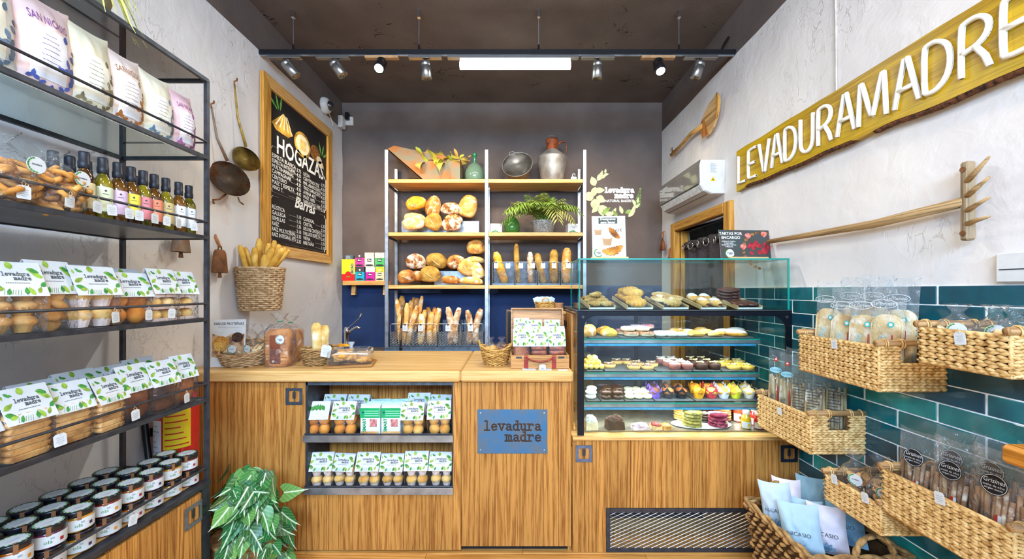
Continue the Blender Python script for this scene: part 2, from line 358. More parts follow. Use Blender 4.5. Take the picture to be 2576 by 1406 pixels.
# ---------------------------------------------------------------- setting
fl = struct(MB().box(-1.9, 1.7, -4.5, YB+.1, -.1, -.006).build('floor', M_PINEX))
for k in range(9):
    y1 = 2.42-k*.115; off = (k*.53) % 1.2; x = XL-off
    while x < XR:
        a, b = max(x, XL), min(x+1.2, XR)
        if b-a > .05: MB().cbox(a+.001, b-.001, y1-.114, y1-.001, -.006, 0, .0015).build('floor_board', wood('e0a558', 'b97a33', 'x', 12, .35, .14, name='floor_oak'), fl)
        x += 1.2
struct(MB().box(-1.95, 1.75, -4.5, YB+.1, ZC, ZC+.1).build('ceiling', M_DK))
WB = struct(MB().box(-1.95, 1.75, YB, YB+.12, -.1, ZC).build('wall_back', M_DKW))
MB().box(XL, XR, YB-.003, YB, 0, 1.50).build('navy_shade_panel', pm('16305c', .75, 0, .12, 3, name='navy_shade'), WB)  # deep bluish shade of the lower wall put into the panel colour
def rough_wall(x0, x1, y0, y1, z0, z1, nx):        # hand-trowelled face toward the room
    mb = MB(); ny, nz = int((y1-y0)/.05), int((z1-z0)/.05)
    def f(u, v):
        y, z = y0+u*(y1-y0), z0+v*(z1-z0)
        return (x0+nx*(.006*noise.noise((y*1.7, z*1.7, nx*3))+.003*noise.noise((y*6, z*6, 9))), y, z)
    mb.grid(ny+1, nz+1, f); mb.box(min(x0-nx*.02, x1), max(x0-nx*.02, x1), y0, y1, z0, z1); return mb
struct(rough_wall(XL, XL-.12, -4.5, YB, 0, 3.165, 1).build('wall_left', M_PL, smooth=True))
struct(MB().box(XL-.12, XL, -4.5, YB, 3.165, ZC).build('trim_1', M_DKW))
struct(MB().box(XR, XR+.12, -4.5, YB, 3.14, ZC).build('trim_2', M_DKW))
DY0, DY1, DZ = 2.95, 3.84, 2.02
wr = MB()
for a in ((-4.5, DY0, 0, 3.14), (DY1, YB, 0, 3.14), (DY0, DY1, DZ, 3.14)): 
    r = rough_wall(XR, XR+.12, *a, -1); wr.add(r.v, r.f)
WR = struct(wr.build('wall_right', M_PL, smooth=True))
struct(MB().box(2.3, 2.35, 2.4, 4.4, -.1, 2.6).box(1.73, 2.3, 2.4, 2.45, -.1, 2.6).box(1.73, 2.3, 4.35, 4.4, -.1, 2.6).box(1.73, 2.35, 2.4, 4.4, 2.6, 2.65).box(1.73, 2.35, 2.4, 4.4, -.15, -.1).build('wall_beyond', pm('b9b4a4', .8, name='back_room_paint')))
# shop front behind the camera: piers and lintel round a wide opening to the street
struct(MB().box(-1.95, 1.75, -4.5, -4.4, 2.95, ZC).box(-1.95, -1.6, -4.5, -4.4, 0, 2.95).box(1.4, 1.75, -4.5, -4.4, 0, 2.95).box(-1.6, 1.4, -4.5, -4.4, 0, .25).build('wall_front', M_PL))
struct(MB().box(-9, 9, -16, -4.5, -.16, -.1).build('ground', pm('8d8f92', .9, name='pavement')))
struct(MB().box(-14, 14, -16.5, -16, -.1, 7).build('wall_opposite', pm('6a655c', .9, 0, .5, 1.2, col2='2f3a2c', name='street_facade')))
# glazed tiles on the lower right wall
def tilemat():
    m, nt, b = newmat('teal_glaze'); v = coords(nt); oi = N(nt, 'ShaderNodeObjectInfo')
    base = ramp(nt, oi.outputs['Random'], [(0, hx('0c4658')), (.35, hx('10606c')), (.6, hx('187278')), (.8, hx('20565a')), (1, hx('228f88'))])
    n = N(nt, 'ShaderNodeTexNoise', Scale=9.0, Detail=4.0); L(nt, v, n.inputs['Vector'])
    k = ramp(nt, n.outputs['Fac'], [(.35, (0, 0, 0, 1)), (.7, (.6, .6, .6, 1))]); L(nt, mixc(nt, k, base, hx('0a3140')), b.inputs['Base Color'])
    b.inputs['Roughness'].default_value = .18; b.inputs['Coat Weight'].default_value = .3
    n2 = N(nt, 'ShaderNodeTexNoise', Scale=14.0, Detail=2.0); L(nt, v, n2.inputs['Vector']); bumpn(nt, b, n2.outputs['Fac'], .25, .01); return m
M_TILE = tilemat()
MB().box(XR-.0095, XR+.01, -.4, 2.86, 0, 1.466).build('grout_bed', pm('f2f4f0', .9, name='grout'), WR)
_tm = {}
for r in range(20):
    z1 = 1.466-r*.073; j0 = 1.792 if r % 2 == 0 else 1.639
    y = j0+.307*4
    while y > .55:
        a, b = max(y-.307, .55), min(y, 2.856)
        if b-a > .02:
            k = (round(b-a, 3))
            if k not in _tm: _tm[k] = MB().cbox(-.008, 0, .003, k-.003, -.0695, 0, .003).mesh('tile', M_TILE)
            obj('tile', _tm[k], WR, T(XR-.004, a, z1))
        y -= .307
# doorway on the right with its oak surround
def doorframe():
    x0, x1 = XR-.035, XR+.10
    t = struct(MB().cbox(x0, x1, 2.857, DY0, 0, 2.10, .006).build('door_1', M_OAK))
    MB().cbox(x0, x1, DY1, 3.93, 0, 2.10, .006).build('jamb', M_OAK, t)
    MB().cbox(x0-.002, x1, DY0, DY1, DZ, 2.10, .006).build('lintel', M_OAKY, t)
    MB().cbox(x0+.06, x1, DY1-.02, DY1, 0, DZ, .003).build('door_stop', M_OAK, t)
doorframe()
# ---------------------------------------------------------------- counter
YC = 2.20
def planks(parent, x0, x1, z0, z1, y, th, wmin, wmax, mat, M=None, skip=None):
    x = x0
    while x < x1-1e-4:
        wd = random.uniform(wmin, wmax); b = min(x+wd, x1)
        if x1-b < wmin*.5: b = x1
        MB().cbox(x+.0006, b-.0006, y, y+th, z0, z1, .0012, M).build('plank', mat, parent)
        x = b
def wheat(mb, x, z, s, y):
    mb.flat([(x-.03*s, z-.5*s), (x+.03*s, z-.5*s), (x+.03*s, z+.45*s), (x-.03*s, z+.45*s)], y)
    for k in range(4):
        for sg in (-1, 1): mb.flat(leafpts(x, z-.25*s+k*.16*s, .28*s, .13*s, 90-sg*42), y-.0002)
    mb.flat(leafpts(x, z+.33*s, .25*s, .14*s, 90), y-.0003)
def plaque(label, loc, rz=0, mat=None, sz=.092):
    t = thing('wheat_plaque', label, 'plaque', loc, rz, 'steel wheat plaques'); h = sz/2; i = sz*.33
    o = [(-h, -h), (h, -h), (h, h), (-h, h)]; inn = rrect(-i, i, -i, i, .008, 3)
    mb = MB()
    for y in (0, -.003):
        v = [(x, y, z) for x, z in o]+[(x, y, z) for x, z in inn]; q = 4; f = []
        for k, (a, b, s0) in enumerate(((2, 3, 2), (3, 0, 6), (0, 1, 10), (1, 2, 14))): pass
        n = len(inn)
        cor = [2]*4+[3]*4+[0]*4+[1]*4
        for k in range(n):
            k2 = (k+1) % n; f.append((cor[k], 4+k, 4+k2, cor[k2]) if cor[k] != cor[k2] else (cor[k], 4+k, 4+k2))
        mb.add(v, f)
    mb.box(-h, h, -.003, 0, -h, -h+.0005).box(-h, h, -.003, 0, h-.0005, h).box(-h, -h+.0005, -.003, 0, -h, h).box(h-.0005, h, -.003, 0, -h, h)
    mb.build('frame', mat or M_STEEL, t)
    w_ = MB(); wheat(w_, 0, 0, sz*.6, -.0012); w_.build('wheat_emblem', M_STEELD, t)
    r = MB()
    for sx in (-1, 1):
        for sz_ in (-1, 1): r.cyl((sx*h*.84, -.0045, sz_*h*.84), (sx*h*.84, -.002, sz_*h*.84), .002, n=6)
    r.build('rivets', M_STEELD, t)
    return t
ct = thing('service_counter', 'pine plank service counter with a two-shelf display niche', 'counter', (0, 0, 0))
xl, xn0, xn1, xd0, xd1 = XL+.005, -1.137, -.326, -.282, .330
NZ0, NZ1 = .322, .945
planks(ct, xl, xn0, .012, .948, YC, .02, .09, .16, M_PINE)
planks(ct, xn0, xn1, .012, NZ0, YC, .02, .10, .17, M_PINE)
MB().cbox(xn1, xd0, YC, YC+.02, .012, .948, .002).build('stile', M_PINE, ct)
MB().box(xl, xd1, YC+.03, YC+.045, .0, .03).build('plinth', M_BLACK, ct)
dr = MB().box(xd0+.003, xd1-.003, YC-.008, YC+.012, .045, .946).build('door', M_PINE, ct)
planks(dr, xd0+.003, xd1-.003, .042, .947, YC-.014, .008, .08, .15, M_PINE)
MB().box(xd1-.02, xd1, YC+.015, 2.8, 0, .948).build('end_panel', M_PINE, ct)
NB = 2.46
planks(ct, xn0, xn1, NZ0, NZ1, NB, .015, .06, .12, M_PINE)
MB().box(xn0-.004, xn0+.008, YC-.004, NB, NZ0, NZ1).build('niche_side', M_STEELD, ct)
MB().box(xn1-.008, xn1, YC+.004, NB, NZ0, NZ1).build('niche_side', M_STEELD, ct)
MB().box(xn0, xn1, YC-.004, YC+.03, NZ1-.02, NZ1).build('niche_top_bar', M_STEEL, ct)
MB().box(xn0, xn1, YC+.03, NB, NZ1-.004, NZ1).build('niche_top', M_PINEX, ct)
NS = (.650, .362)
for z in NS:
    s = MB().box(xn0, xn1, YC-.01, NB, z-.028, z-.022).build('niche_shelf', M_STEELD, ct)
    MB().cbox(xn0-.012, xn1+.002, YC-.018, YC-.010, z-.036, z+.002, .001).build('front_lip', M_STEELL, s)
    MB().tube([(xn0-.008, YC-.006, z+.006), (xn1, YC-.006, z+.006)], .004, 6).build('rail', M_STEELD, s)
    for px in (0, .315, .57, .8): MB().box(xn0+px-.004, xn0+px+.004, YC-.012, YC-.002, z-.004, z+.01).build('rail_clip', M_STEELD, s)
# worktops
WZ0, WZ1 = .950, 1.010
wt = thing('worktop', 'long pale oak worktop on the left part of the counter', 'worktop')
MB().cbox(XL+.004, xd0-.001, YC-.04, 2.90, WZ0, WZ1, .008).build('slab', M_TOP, wt)
wt2 = thing('worktop', 'short oak worktop slab under the open suitcase', 'worktop')
MB().cbox(xd0+.001, xd1+.003, YC-.045, 2.90, WZ0, WZ1+.001, .010).build('slab', M_TOP, wt2)
plaque('square steel wheat plaque on the counter beside the niche', P(740, 997, YC-.001))
# cut-out iron sign
t = thing('iron_sign', 'blue-grey iron sign with cut-out lettering on the counter door', 'sign', P(1289, 1085, YC-.0145))
MB().cbox(-.192, .192, -.003, 0, -.121, .121, .001).build('plate', pm('3d6d94', .5, .3, .25, 12, col2='5b6a78', name='blued_iron'), t)
mb = MB(); strokes(mb, 'levadura', -.158, .008, .0665, .0085, -.0034); strokes(mb, 'madre', -.038, -.052, .0665, .0085, -.0034)
mb.build('lettering', pm('3a2510', .7, 0, .2, name='cut_out_wood'), t)
for sx in (-1, 1):
    for sz in (-1, 1): MB().ell((sx*.175, -.003, sz*.101), (.0045, .002, .0045), 8, 5).build('rivet', M_CHROME, t)
# ---------------------------------------------------------------- display base
XD0, XD1 = .334, XR-.008
db = thing('display_cabinet', 'pine plank base under the glass display case', 'cabinet')
gx0, gx1, gz0, gz1 = P(1530, 0, YC).x, 1.50, .012, P(0, 1278, YC).z
planks(db, XD0, gx0-.012, .0, .622, YC, .02, .06, .075, M_PINE)
planks(db, gx0-.012, XD1, gz1, .622, YC, .02, .055, .078, M_PINE)
MB().box(gx1, XD1, YC, YC+.02, 0, gz1).build('plank', M_PINE, db)
MB().cbox(XD0, XD1, YC-.012, YC+.03, .622, .642, .002).build('ledge', M_PINEX, db)
MB().box(XD0, XD1, YC+.03, 2.86, .600, .638).build('deck', M_PINEX, db)
MB().box(gx0-.012, gx1, YC+.55, YC+.56, 0, gz1).build('back_panel', M_STEELD, db)
MB().box(gx0-.012, XD1, YC+.25, YC+.3, .13, .165).build('cooling_unit_bar', pm('4f86a8', .4, .4, name='blue_metal'), db)
MB().box(gx0+.05, gx1-.3, YC+.3, YC+.5, .02, .11).build('compressor_box', M_STEELD, db)
g = MB().cbox(gx0-.012, gx1, YC-.006, YC, gz1-.022, gz1, .001).build('grille', M_STEELD, db)
MB().cbox(gx0-.012, gx1, YC-.006, YC, .004, .026, .001).build('frame_bar', M_STEELD, g)
MB().cbox(gx0-.012, gx0+.010, YC-.006, YC, .026, gz1-.022, .001).build('frame_bar', M_STEELD, g)
MB().cbox(gx1-.022, gx1, YC-.006, YC, .026, gz1-.022, .001).build('frame_bar', M_STEELD, g)
mb = MB(); a0, a1, b0, b1 = gx0+.008, gx1-.02, .026, gz1-.022; px, pz = .046, .020
def clipseg(mb, xa, za, xb, zb, y, hw, th):
    t0, t1 = 0, 1; dx, dz = xb-xa, zb-za
    for p, q in ((-dx, xa-a0), (dx, a1-xa), (-dz, za-b0), (dz, b1-za)):
        if p < 0: t0 = max(t0, q/p)
        elif p > 0: t1 = min(t1, q/p)
    if t0 < t1-1e-3: mb.tube([(xa+dx*t0, y, za+dz*t0), (xa+dx*t1, y, za+dz*t1)], hw, 4)
for sg in (1, -1):
    k = -20
    while k < 60:
        xa = a0+k*px
        clipseg(mb, xa, b0 if sg > 0 else b1, xa+(b1-b0)*px/pz, b1 if sg > 0 else b0, YC-.002-.001*sg, .0018, 1); k += 1
stuff(mb.build('expanded_mesh', M_STEELL, g))
plaque('square steel wheat plaque at the left of the display base', P(1469, 1141, YC-.001), mat=pm('6a7590', .45, .6, .1, name='plaque_steel'))
plaque('square dark steel wheat plaque beside the tiled wall', P(1985, 1141, YC-.001), mat=pm('2b3448', .45, .6, .1, name='plaque_dark'))
# ---------------------------------------------------------------- glass display case
dc = thing('display_case', 'black framed refrigerated glass case full of pastries', 'display case')
X0, X1, Y0, Y1, Z0, Z1 = .364, 1.556, 2.215, 2.80, .642, 1.335
mb = MB()                                            # front frame with rounded inner corners
o = [(X0, Z0), (X0, Z1), (X1, Z1), (X1, Z0)]
inn = [(X1-.036, Z0)]+arc(X1-.036-.07, Z1-.028-.07, .07, 0, 90, 6)+arc(X0+.036+.07, Z1-.028-.07, .07, 90, 180, 6)+[(X0+.036, Z0)]
outl = [(X1, Z0), (X1, Z1), (X0, Z1), (X0, Z0)]
for y in (Y0-.006, Y0):
    v = [(x, y, z) for x, z in inn]+[(x, y, z) for x, z in outl]; n = len(inn)
    f = [(0, 1, n+1, n)]+[(k, k+1, n+1) for k in range(1, 7)]+[(7, 8, n+2, n+1)]+[(k, k+1, n+2) for k in range(8, 14)]+[(14, 15, n+3, n+2)]
    mb.add(v, f)
mb.box(X0, X1, Y0-.006, Y0, Z1-.0005, Z1).box(X0, X0+.0005, Y0-.006, Y0, Z0, Z1).box(X1-.0005, X1, Y0-.006, Y0, Z0, Z1)
v = []; 
for (xa, za), (xb, zb) in zip(inn, inn[1:]): mb.add([(xa, Y0-.006, za), (xb, Y0-.006, zb), (xb, Y0, zb), (xa, Y0, za)], [(0, 1, 2, 3)])
M_FR = pm('10151f', .3, .3, .1, name='black_frame')
mb.build('front_frame', M_FR, dc)
for x in (X0+.03, X1-.03): MB().cyl((x, Y0-.012, Z1-.034), (x, Y0-.005, Z1-.034), .008, n=12).build('hinge_bolt', M_STEELD, dc)
MB().box(X0+.004, X1-.004, Y0+.002, Y0+.005, Z0, Z1-.004).build('front_pane', M_GLASS, dc)
MB().box(X0, X0+.005, Y0+.006, Y1, Z0, Z1-.01).build('side_pane', M_GLASS, dc)
MB().box(X1-.005, X1, Y0+.006, Y1, Z0, Z1-.01).build('side_pane', M_GLASS, dc)
MB().cbox(X0-.012, X1, Y0-.006, Y1+.02, Z1-.004, Z1+.004, .001).build('top_plate', M_STEELD, dc)
for x in (X0, (X0+X1)/2-.1, X1-.02): MB().box(x, x+.02, Y1-.02, Y1, Z0, Z1-.01).build('rear_post', M_FR, dc)
MB().box(X0, X1, Y1-.014, Y1-.010, Z0, Z1).build('rear_pane', M_GLASS, dc)
MB().box(X0, X1, Y0+.02, Y1, Z1-.03, Z1-.012).build('rear_rail', M_STEELD, dc) if False else None
SHZ = (1.165, .966, .789); SY0, SY1 = 2.34, 2.74; SX1 = 1.46
for z in SHZ:
    s = MB().box(X0+.02, SX1, SY0, SY1, z-.008, z).build('glass_shelf', M_GLASSD, dc)
    MB().box(X0+.02, SX1, SY0-.002, SY0, z-.008, z).build('shelf_edge', M_EDGE, s)
    MB().cbox(X0+.02, SX1, SY0-.004, SY0+.02, z-.026, z-.009, .002).build('front_rail', M_STEELL, s)
    MB().cbox(X0+.03, SX1-.02, SY0+.002, SY0+.02, z-.044, z-.030, .002).build('price_rail', pm('3f9fd0', .3, .2, .1, name='blue_reflection'), s)  # blue daylight reflection painted into the rail colour
    for x in (X0+.02, SX1-.02): MB().box(x, x+.012, SY0, SY1, z-.03, z-.009).build('bracket', M_STEELD, s)
MB().box(X0+.02, X1-.02, SY0-.06, SY1, Z0-.002, Z0+.004).build('base_tray', pm('9a8f7d', .25, .5, name='base_tray_steel'), dc)
MB().box(X0+.05, X1-.05, SY1-.03, SY1-.01, Z0+.03, Z0+.12).build('vent_grid', M_STEELD, dc)
for z in SHZ+(Z1-.016,):      # added glowing strips under the frame and shelf rails, brightening the case inside
    zz = z-.046 if z < 1.3 else z-.004
    MB().box(X0+.05, SX1-.05, SY0+.022, SY0+.030, zz+.001, zz+.006).build('added_glow_strip', pm('f4faff', .4, 0, 0, emit=3.0, name='fill_glow'), dc)
    lamp('case_fill_light', 'AREA', ((X0+SX1)/2, SY0+.03, zz-.002), 3.2, (.95, 1.0, 1.0), ((X0+SX1)/2, SY0+.10, zz-.5), shape='RECTANGLE', size=1.0, size_y=.03)
# glass box on top
gb = thing('glass_box', 'green edged glass box standing on the pastry case', 'glass box')
bx0, bx1, by0, by1, bz0, bz1 = .378, 1.556, 2.235, 2.54, 1.341, 1.622
th = .005
for nm, a in (('front_pane', (bx0, bx1, by0, by0+th, bz0, bz1)), ('rear_pane', (bx0, bx1, by1-th, by1, bz0, bz1)), ('side_pane', (bx0, bx0+th, by0+th, by1-th, bz0, bz1)), ('side_pane', (bx1-th, bx1, by0+th, by1-th, bz0, bz1)), ('top_pane', (bx0, bx1, by0, by1, bz1, bz1+th))):
    MB().box(*a).build(nm, M_GLASS, gb)
e = .0028
for nm, a in (('edge_strip', (bx0-e, bx1+e, by0-e, by0+e, bz1-.001, bz1+th+.003)), ('edge_strip', (bx0-e, bx0+e, by0-e, by0+e, bz0, bz1)), ('edge_strip', (bx1-e*2, bx1+e, by0-e, by0+e, bz0, bz1)), ('edge_strip', (bx0-e, bx0, by1-e, by1+e, bz0, bz1)), ('edge_strip', (bx0-e, bx0+e, by0, by1, bz1, bz1+th)), ('edge_strip', (bx1-e, bx1+e, by0, by1, bz1, bz1+th)), ('edge_strip', (bx0-e, bx1+e, by1-e, by1+e, bz1, bz1+th))):
    MB().box(*a).build(nm, M_EDGE, gb)
MB().box(bx0-.004, bx1+.004, by0-.006, by1+.006, bz0-.002, bz0-.0002).build('base_pane', M_GLASSD, gb)
# timber side cabinet between suitcase and display
t = thing('side_cabinet', 'tall narrow pine cabinet behind the suitcase left of the display case', 'cabinet')
MB().box(.345, .359, 2.32, 2.92, .62, 1.31).build('side_board', M_PINE, t)
MB().box(.17, .345, 2.56, 2.92, 1.012, 1.295).build('body', M_PINE, t)
MB().cbox(.16, .35, 2.55, 2.93, 1.295, 1.312, .003).build('top_board', M_PINEX, t)
MB().cbox(.334, .342, 2.50, 2.55, 1.22, 1.26, .002).build('latch', M_BLACK, t)
# ---------------------------------------------------------------- back shelving
SF, SB = 3.85, 4.20                     # front and rear of the shelving
k = SF/FPX
sh = thing('shelving_unit', 'tall steel framed shelving unit with thick pine boards on the back wall', 'shelving')
ZT = P(0, 376, SF).z; ZA, ZB_, ZC_, ZD = P(0, 450, SF).z, P(0, 584, SF).z, P(0, 717, SF).z, P(0, 872, SF).z
xa, xm, xb = P(972, 0, SF).x, P(1224, 0, SF).x, P(1471, 0, SF).x
for x, w_ in ((xa, .034), (xm, .034), (xb, .034)):
    MB().cbox(x-w_/2, x+w_/2, SF, SF+.03, ZD-.06, ZT, .002).build('front_post', M_STEELL, sh)
for x in (xa, xb):
    MB().cbox(x-.016, x+.016, SB-.03, SB, ZD-.06, ZT-.09, .002).build('rear_post', M_STEELL, sh)
    for z in (ZA, ZB_, ZC_): MB().box(x-.012, x+.012, SF+.03, SB-.03, z-.05, z-.034).build('side_bar', M_STEELD, sh)
MB().box(xm-.012, xm+.012, SB-.03, SB, ZD-.06, ZA).build('rear_post', M_STEELL, sh)
for z in (ZA, ZB_, ZC_):
    for (p, q) in ((xa+.017, xm-.017), (xm+.017, xb-.017)):
        MB().cbox(p, q, SF+.002, SB-.034, z-.036, z, .003).build('board', M_PINEX, sh)
MB().cbox(xa-.02, xb+.02, SF-.004, SB, ZD-.055, ZD-.004, .003).build('base_frame', M_STEEL, sh)
MB().cbox(xa-.02, xb+.02, SF-.012, SF-.002, ZD-.05, ZD-.03, .002).build('base_rail', pm('2f5f86', .4, .5, .1, name='blue_steel'), sh)
tag(MB().cbox(-1.80, xb+.05, 3.70, 4.235, 0, ZD-.057, .004).build('rear_counter', pm('5d5750', .5, name='rear_counter')), 'low grey brown rear counter carrying the tap and the shelving', 'counter') 
# ---- bread materials
B_FLOUR = crust('floury_cracked_crust', 'e3b878', 'b97a38', '7d4519', .55, True)
B_BROWN = crust('brown_crust', 'd9a25a', 'b06e2c', '77401a', .25)
B_GOLD = crust('golden_crust', 'eec47e', 'd99c4a', 'b06c25', .2)
B_PALE = crust('pale_floury_crust', 'f0d9a0', 'e2b55e', 'c98a35', .35)
B_CORN = crust('yellow_corn_crust', 'f1bf4a', 'dd9a22', 'a9661a', .15)
B_SEED = crust('seeded_crust', 'e0b866', 'c4963e', '8a5f22', 0, False, True)
B_BAG = crust('baguette_crust', 'e9c07c', 'cf9548', 'a0622a', .22)
B_RUST = crust('rustic_floury_stick', 'd9b68c', 'b98a5a', '8a5a34', .5)
B_SCORE = crust('score_crumb', 'efd096', 'dfb26c', 'c48a45', .2)
def loaf_mesh(rx, ry, rz, seed, lump=.10, n=1.0):
    def fn(q):
        d = 1+lump*noise.noise(q*1.6*n+Vector((seed*7.1, seed*3.3, 0)))+lump*.4*noise.noise(q*5+Vector((seed, 0, 0)))
        q = q*d
        if q.z < -.55: q.z = -.55+(q.z+.55)*.35
        return q
    return MB().ell((0, 0, 0), (rx, ry, rz), 22, 14, fn)
def bread(label, px, py, Y, wpx, hpx, mat, rot=(0, 0, 0), depth=.09, score=0, seed=0, group='breads on the back shelves', lump=.1):
    c = P(px, py, Y); s = Y/FPX; rx, rz, ry = wpx*s/2, hpx*s/2, depth
    t = thing('bread_loaf', label, 'bread', c, 0, group); R = Rz(rot[2]) @ Ry(rot[1]) @ Rx(rot[0])
    m = loaf_mesh(rx, ry, rz, seed or px, lump); m.v = [tuple(R @ Vector(v)) for v in m.v]
    m.build('crust', mat, t, True)
    for i in range(abs(score)):
        sb = MB(); a = radians(-35 if score > 0 else 30); off = (i-(abs(score)-1)/2)*rx*.6
        pts = []
        for u in range(7):
            tt = (u/6-.5)*1.5; x = off+cos(a)*tt*rx*.55 if abs(score) > 1 else tt*rx*.75*cos(a); z = tt*rz*.95*(-sin(a) if abs(score) == 1 else 1)
            r2 = 1-(x/rx)**2-(z/rz)**2; y = -ry*sqrt(max(r2, .05))*.95
            pts.append(R @ Vector((x, y, z)))
        sb.tube(pts, [.001, min(rx, rz)*.06, min(rx, rz)*.12, min(rx, rz)*.14, min(rx, rz)*.11, min(rx, rz)*.05, .001], 6, flat=.45).build('score', B_SCORE, t, True)
    return t
def hexcol(*a): return a
YS = 3.98
tray = lambda label, x0, x1, y0, y1, Y0, Y1, mat: None
def steptray(label, px0, px1, py0, zbase, Y0, Y1, mat):
    a, b = P(px0, py0, Y0), P(px1, py0, Y0); t = thing('bread_tray', label, 'tray', ((a.x+b.x)/2, Y0, zbase)); w_ = (b.x-a.x)/2; h = a.z-zbase
    for nm, q in (('base', (-w_, w_, .004, Y1-Y0, .0005, .006)), ('front', (-w_, w_, 0, .004, .0005, h)), ('side', (-w_, -w_+.004, .004, Y1-Y0, .006, h)), ('side', (w_-.004, w_, .004, Y1-Y0, .006, h)), ('back', (-w_+.004, w_-.004, Y1-Y0-.004, Y1-Y0, .006, h))): MB().box(*q).build(nm, mat, t)
    return t
M_TRAY = pm('8d949c', .35, .7, .1, name='grey_tray')
steptray('grey metal bread tray behind the loaves on the upper shelf', 1010, 1205, 556, ZB_, 4.08, 4.16, M_TRAY)
steptray('blue-grey bread tray behind the loaves on the middle shelf', 1092, 1192, 682, ZC_, 4.09, 4.16, M_TRAY)
for a in (
 ('yellow corn loaf at the top left of the upper bread shelf', 1047, 513, 4.04, 52, 40, B_CORN, (15, -12, 0), .07, -1),
 ('dark brown upright loaf behind the oval loaf on the upper shelf', 1090, 524, 4.05, 40, 62, B_BROWN, (10, 8, 0), .06, -2),
 ('cracked floury round loaf stacked on its twin on the upper shelf', 1134, 527, 4.03, 51, 36, B_FLOUR, (12, 4, 0), .07, 0),
 ('tall floury oval loaf leaning right at the upper shelf end', 1177, 523, 4.04, 47, 68, B_GOLD, (5, 18, 0), .07, 0),
 ('pale round loaf behind the pale front loaf on the upper shelf', 1043, 549, 4.02, 56, 26, B_PALE, (0, 5, 0), .07, 0),
 ('large pale floury loaf at the lower left of the upper shelf', 1041, 562, 3.93, 57, 42, B_PALE, (10, -6, 0), .05, 0),
 ('oval pointed loaf with deep score standing on the upper shelf', 1090, 560, 3.93, 44, 50, B_SEED, (8, 18, 0), .05, -1),
 ('cracked white floury loaf at the lower front of the upper shelf', 1135, 566, 3.93, 49, 38, B_FLOUR, (10, -5, 0), .05, 0),
 ('floury loaf peeking behind the lower cracked loaf', 1142, 552, 4.02, 46, 26, B_FLOUR, (0, 8, 0), .06, 0),
 ('dark loaf with white flour cracks on the middle shelf', 1046, 660, 4.03, 51, 45, B_FLOUR, (18, 0, 0), .05, 0),
 ('large seeded round loaf at the back of the middle shelf', 1098, 658, 4.03, 55, 45, B_SEED, (18, 10, 0), .05, -1),
 ('brown floured round loaf right of the seeded loaf at the back', 1147, 661, 4.03, 46, 41, B_BROWN, (18, -8, 0), .05, -1),
 ('golden round loaf topmost in the right pile of the middle shelf', 1197, 624, 4.00, 47, 41, B_GOLD, (10, 0, 0), .08, -1),
 ('oval golden loaf lying under the topmost loaf of the right pile', 1196, 655, 4.00, 46, 20, B_PALE, (0, 3, 0), .08, 2),
 ('tall oval scored loaf leaning left in the right pile', 1172, 674, 3.93, 41, 50, B_GOLD, (8, 22, 0), .04, -1),
 ('long pale oval loaf beside the middle steel post', 1201, 684, 3.94, 34, 52, B_PALE, (8, -18, 0), .04, -1),
 ('flat scored oval loaf lying at the foot of the right pile', 1185, 707, 3.89, 60, 22, B_PALE, (0, 4, 0), .035, 2),
 ('brown floured loaf at the left front of the middle shelf', 1023, 697, 3.93, 46, 39, B_BROWN, (8, -10, 0), .05, -1),
 ('seeded loaf with crossed cracks at the front of the middle shelf', 1082, 692, 3.92, 53, 47, B_SEED, (10, 0, 0), .05, -1),
 ('low brown loaf lying between the seeded loaf and the pile', 1133, 705, 3.93, 50, 23, B_BROWN, (0, 3, 0), .05, 0),
 ('brown loaf half hidden behind the left front loaves', 1049, 696, 4.02, 34, 30, B_BROWN, (0, 0, 0), .05, 0)): bread(*a)
# ---- wire baskets
def stick(parent, p0, p1, r, mat, seed=0, twist=0, name='crust', bend=.02, knob=0, n=9):
    p0, p1 = Vector(p0), Vector(p1); pts = []; rr = []; K = 14
    for i in range(K+1):
        t = i/K; q = p0.lerp(p1, t); q.x += bend*sin(pi*t)*(1 if seed % 2 else -1); pts.append(q)
        e = min(1, (min(t, 1-t)*K/2.2+.25)); e = sqrt(max(e, .06))
        rr.append(r*e*(1+.12*noise.noise((seed*3.1, t*7, 0))+knob*(.5*noise.noise((seed, t*22, 3)))))
    m = MB().tube(pts, rr, n)
    return m.build(name, mat, parent, True), pts, rr
def baguette(label, base, tip, r, mat, seed, group, scores=4, bend=.012, knob=0, name='baguette'):
    base = Vector(base); t = thing(name, label, 'bread', base, 0, group); d = Vector(tip)-base
    o, pts, rr = stick(t, (0, 0, 0), d, r, mat, seed, bend=bend, knob=knob)
    for i in range(scores):
        u = int(3+i*(len(pts)-6)/max(1, scores)); c = pts[u]+Vector((0, -rr[u]*.93, 0)); dx = rr[u]*.55
        MB().tube([c+Vector((-dx, 0, -.028)), c+Vector((0, -rr[u]*.08, 0)), c+Vector((dx, 0, .028))], [.001, rr[u]*.24, .001], 5, flat=.5).build('score', B_SCORE, t, True)
    return t
def tagmesh():
    mb = MB(); o = [(-.014, -.04), (.014, -.04), (.016, -.037), (.016, -.006), (.010, 0), (-.010, 0), (-.016, -.006), (-.016, -.037)]
    mb.prism(o, -.0006, .0006); return mb.mesh('card', M_WHITE)
TAGM = tagmesh()
_tl = MB()
for i, wd in enumerate((.020, .016, .022, .012)): _tl.flat([(-wd/2, -.014-i*.006), (wd/2, -.014-i*.006), (wd/2, -.0125-i*.006), (-wd/2, -.0125-i*.006)], -.0009)
TAGL = _tl.mesh('handwriting', M_INKP)
TAGS = MB().tube([(0, -.001, -.004), (.004, -.002, .006), (0, 0, .014), (-.004, .001, .006), (0, .001, -.004)], .0007, 4).mesh('string', M_STRING)
TAGC = MB().box(-.006, .006, -.0015, .002, -.004, .005).mesh('clip', M_BLACK)
